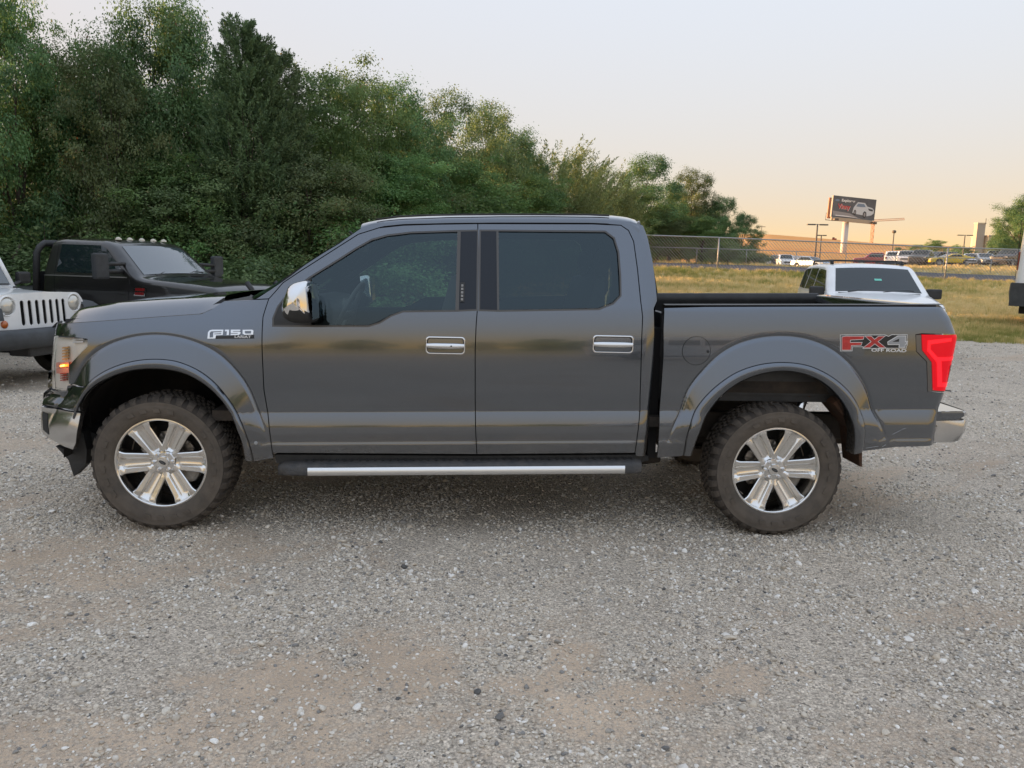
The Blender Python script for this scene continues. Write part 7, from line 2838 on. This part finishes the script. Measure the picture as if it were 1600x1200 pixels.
# ---- billboard
def billboard():
    Y = 184
    bl, br = at(1295.5, 338, Y), at(1371, 344.5, Y)
    c0 = at(1324, 345, Y)
    gz = float(terrain(c0[0], Y))
    t = empty('billboard', (c0[0], Y, gz))
    tag(t, 'two-faced billboard with a white car advert on a single pole', 'billboard')
    w, h = 12.2, 4.75
    zb = at(1333, 341, Y)[2] - gz
    yaw = R(17)
    ca, sa = math.cos(yaw), math.sin(yaw)
    cx = at(1333.5, 330, Y)[0] - c0[0]
    roll = R(-2.2)
    def fp(u, v, off=0.0, yw=None):
        """u,v metres on the face, off towards the viewer"""
        u2, v2 = u * math.cos(roll) - v * math.sin(roll), u * math.sin(roll) + v * math.cos(roll)
        return (cx + u2 * ca + off * sa, u2 * sa - off * ca, zb + v2)
    def facepoly(pts, mat, name, off):
        P = np.array([fp(a, b, off) for a, b in pts])
        n = len(pts)
        me = mesh_obj(name, list(P) + [fp(a, b, off - .03) for a, b in pts], [tuple(range(n))] + [(i, n + i, n + (i + 1) % n, (i + 1) % n) for i in range(n)], mat, t, smooth_=False)
        return me
    H0, H1 = -.1, h
    mb = MB()
    fr = [(-w / 2, H0), (w / 2, H0), (w / 2, H1), (-w / 2, H1)]
    P = [fp(a, b, .0) for a, b in fr] + [fp(a, b, -.45) for a, b in fr]
    mb.add(P, [(0, 1, 2, 3), (7, 6, 5, 4), (0, 4, 5, 1), (1, 5, 6, 2), (2, 6, 7, 3), (3, 7, 4, 0)])
    panel = mb.build('advert_panel', pmat('advert_grey', (.10, .105, .12), rough=.5, var=.25, vscale=.25), t)
    panel2 = MB()
    q = [fp(a, b, -.6) for a, b in fr]
    yw2 = R(40)
    back = [(p[0] + 0, p[1] + 1.0 + (0 if i in (1, 2) else 4.0), p[2]) for i, p in enumerate(q)]
    back = [(p[0] + (1.5 if i in (0, 3) else 0), p[1], p[2]) for i, p in enumerate(back)]
    panel2.add(back + [(p[0], p[1] + .4, p[2]) for p in back], [(0, 1, 2, 3), (7, 6, 5, 4), (0, 4, 5, 1), (1, 5, 6, 2), (2, 6, 7, 3), (3, 7, 4, 0)])
    panel2.build('rear_panel', pmat('sun_tinted_panel', (.42, .22, .14), rough=.7), t)  # orange sunlight on the back is put into its base colour
    # print: blue oval, white headline, red word, silver car on a pale road
    wht, red = pmat('print_white', (.82, .83, .84), rough=.5), pmat('print_red', (.55, .05, .05), rough=.5)
    sil, blu, dk, road = pmat('print_silver', (.55, .59, .63), rough=.5), pmat('print_blue', (.18, .24, .33), rough=.5), pmat('print_dark', (.03, .033, .04), rough=.5), pmat('print_pale', (.30, .29, .30), rough=.5)
    facepoly([(-5.6, .15), (1.5, .15), (-1.0, 1.05), (-5.9, 1.3)], road, 'print_road', .02)
    facepoly([(-5.0, .25), (-1.6, .22), (2.4, .05), (-1.6, .40), (-5.0, .42)], wht, 'print_stripe', .03)
    ov = [(-4.85 + .62 * math.cos(a), 3.75 + .27 * math.sin(a)) for a in np.linspace(0, 2 * math.pi, 17)[:-1]]
    facepoly(ov, blu, 'print_oval', .03)
    # car
    facepoly([(-.35, 1.25), (-.15, 2.4), (.35, 3.1), (.9, 3.75), (2.9, 3.72), (3.7, 2.95), (5.1, 2.75), (5.7, 2.3), (5.7, 1.5), (5.1, 1.05), (3.9, .75), (1.9, .95), (.3, 1.05)], sil, 'print_car', .03)
    facepoly([(.55, 2.75), (1.0, 3.45), (2.7, 3.45), (3.25, 2.80), (1.9, 2.70)], blu, 'print_car_window', .04)
    for (x, z, r1, r2) in ((.35, 1.35, .36, .60), (3.15, 1.05, .52, .78)):
        facepoly([(x + r1 * math.cos(a), z + r2 * math.sin(a)) for a in np.linspace(0, 2 * math.pi, 17)[:-1]], dk, 'print_car_wheel', .04)
        facepoly([(x + r1 * .55 * math.cos(a), z + r2 * .6 * math.sin(a)) for a in np.linspace(0, 2 * math.pi, 13)[:-1]], road, 'print_car_rim', .05)
    facepoly([(3.9, 2.55), (5.4, 2.35), (5.3, 1.95), (4.3, 2.1)], dk, 'print_car_grille', .04)
    for body, x0, z0, x1, z1, m_ in (('Explorer', -3.7, 3.35, .1, 4.15, wht), ('Vinny', -4.6, 1.55, -1.1, 3.0, red)):
        V, Fc = text_mesh(body, .03)
        mn, mx_ = V.min(0), V.max(0)
        for (dx, mm, of) in (((.06, wht, .035), (0, m_, .05)) if m_ is red else ((0, m_, .05),)):
            P = [fp(x0 + dx + (v[0] - mn[0]) / (mx_[0] - mn[0]) * (x1 - x0), z0 - dx + (v[1] - mn[1]) / (mx_[1] - mn[1]) * (z1 - z0), of) for v in V]
            mesh_obj('print_text', P, Fc, mm, t, smooth_=False)
    # apron, catwalk, pole
    mb = MB()
    P = [fp(a, b, .15) for a, b in ((-w / 2, -.95), (w / 2 * .9, -.95), (w / 2 * .9, -.12), (-w / 2, -.12))]
    mb.add(P + [(p[0], p[1] + .5, p[2]) for p in P], [(0, 1, 2, 3), (7, 6, 5, 4), (0, 4, 5, 1), (1, 5, 6, 2), (2, 6, 7, 3), (3, 7, 4, 0)])
    mb.build('apron', pmat('apron_tan', (.42, .35, .26), rough=.7), t)
    for u in (-w / 2 + .5, w / 2 - .9):
        p = fp(u, -.8, 1.0)
        MB().box(p, (.9, 1.4, .5)).build('lamp_tray', M['galv_dark'], t)
    MB().tube([fp(-w / 2 - 2.0, -1.0, .6), fp(-w / 2 + .2, -1.0, .6)], .08, 6).build('catwalk', M['galv_dark'], t)
    MB().tube([fp(-w / 2 - 1.9, -1.0, .6), fp(-w / 2 - 1.9, .6, .6)], .06, 6).build('catwalk_post', M['galv_dark'], t)
    MB().tube([(0, .8, -.5), (0, .8, zb - .7)], .72, 20).build('pole', pmat('pole_paint', (.55, .52, .50), rough=.5, var=.05), t, smooth_=True)
billboard()

# ---- tower crane far off
def crane():
    Y = 620
    b, tp, j = at(1360.5, 388, Y), at(1364.5, 346, Y), at(1413, 343.5, Y)
    t = empty('tower_crane', (b[0], Y, float(terrain(b[0], Y)) - 1))
    tag(t, 'thin orange tower crane on the horizon right of the billboard', 'crane')
    m = pmat('crane_orange', (.55, .24, .12), rough=.6)
    h = tp[2] - t.location.z
    mb = MB()
    s = .85
    for (dx, dy) in ((-s, -s), (s, -s), (s, s), (-s, s)):
        mb.tube([(dx, dy, 0), (dx, dy, h)], .26, 5)
    k, z = 0, 0
    while z < h - 2:
        mb.tube([(-s if k % 2 else s, -s, z), (s if k % 2 else -s, -s, z + 2.4)], .16, 4)
        z += 2.4
        k += 1
    mb.build('mast', m, t)
    dx, dz = (j[0] - tp[0]), (j[2] - tp[2])
    mb = MB()
    for (oy, oz) in ((-.6, 0), (.6, 0), (0, 1.3)):
        mb.tube([(-6, oy, h + oz - dz * .25), (dx, oy, h + oz + dz)], .20, 5)
    for q in range(14):
        x0 = dx * q / 14
        mb.tube([(x0, -.6, h + dz * q / 14), (x0 + dx / 28, 0, h + 1.3 + dz * q / 14), (x0 + dx / 14, -.6, h + dz * (q + 1) / 14)], .12, 4)
    mb.build('jib', m, t)
    MB().box((-6, 0, h - .6), (2.2, 1.4, 1.6)).build('counterweight', m, t)
    MB().box((.4, -1, h - 1.5), (1.4, 1.2, 2)).build('operator_cab', m, t)
crane()

# ---- tower building at the right
def building():
    Y = 215
    a, b = at(1524, 405, Y), at(1600, 405, Y)
    g = float(terrain(a[0], Y)) - .5
    t = empty('tower_building', (a[0], Y, g))
    tag(t, 'pale beige building with a taller stair tower behind the lone tree', 'building')
    m1, m2 = pmat('beige_wall', (.56, .47, .36), rough=.9, var=.06, vscale=.3), pmat('shaded_wall', (.40, .35, .30), rough=.9, var=.06, vscale=.3)
    h1, h2 = at(1530, 349, Y)[2] - g, at(1560, 369.5, Y)[2] - g
    MB().box((1.1, 1.5, h1 / 2), (2.2, 1.6, h1)).build('stair_tower', m2, t)
    MB().box((1.1, 1.5, h1 + .1), (2.4, 1.8, .3)).build('tower_cap', m1, t)
    MB().box((10.0, 3.5, h2 / 2), (14.8, 8, h2)).build('wall', m1, t)
    MB().box((10.0, 3.5, h2 + .12), (15.2, 8.4, .3)).build('parapet', m2, t)
    MB().tube([(2.0, .5, h1), (2.0, .5, h1 + 1.4)], .08, 6).build('roof_vent', M['galv_dark'], t)
    for k in range(3):
        MB().box((5.5 + k * 3.6, -.53, h2 * .55), (1.3, .08, 1.6)).build('window', M['car_glass'], t)
building()
# small red farm machine on the hill crest
p = at(1303, 380, 430)
t_ = empty('farm_machine', (p[0], 430, float(terrain(p[0], 430)) + 2.0))
t_.scale = (.5, .5, .5)
tag(t_, 'tiny red farm machine on the crest of the orange field', 'machine')
MB().box((0, 0, 1.6), (4.2, 2.4, 1.9)).build('body', PR, t_, bevel=.2)
MB().box((-1.0, 0, 3.0), (1.8, 1.9, 1.3)).build('operator_cab', M['car_glass'], t_, bevel=.15)
for x in (-1.4, 1.4):
    for sd in (-1, 1):
        simple_wheel(t_, x, sd * 1.3, .75, .5, sd)
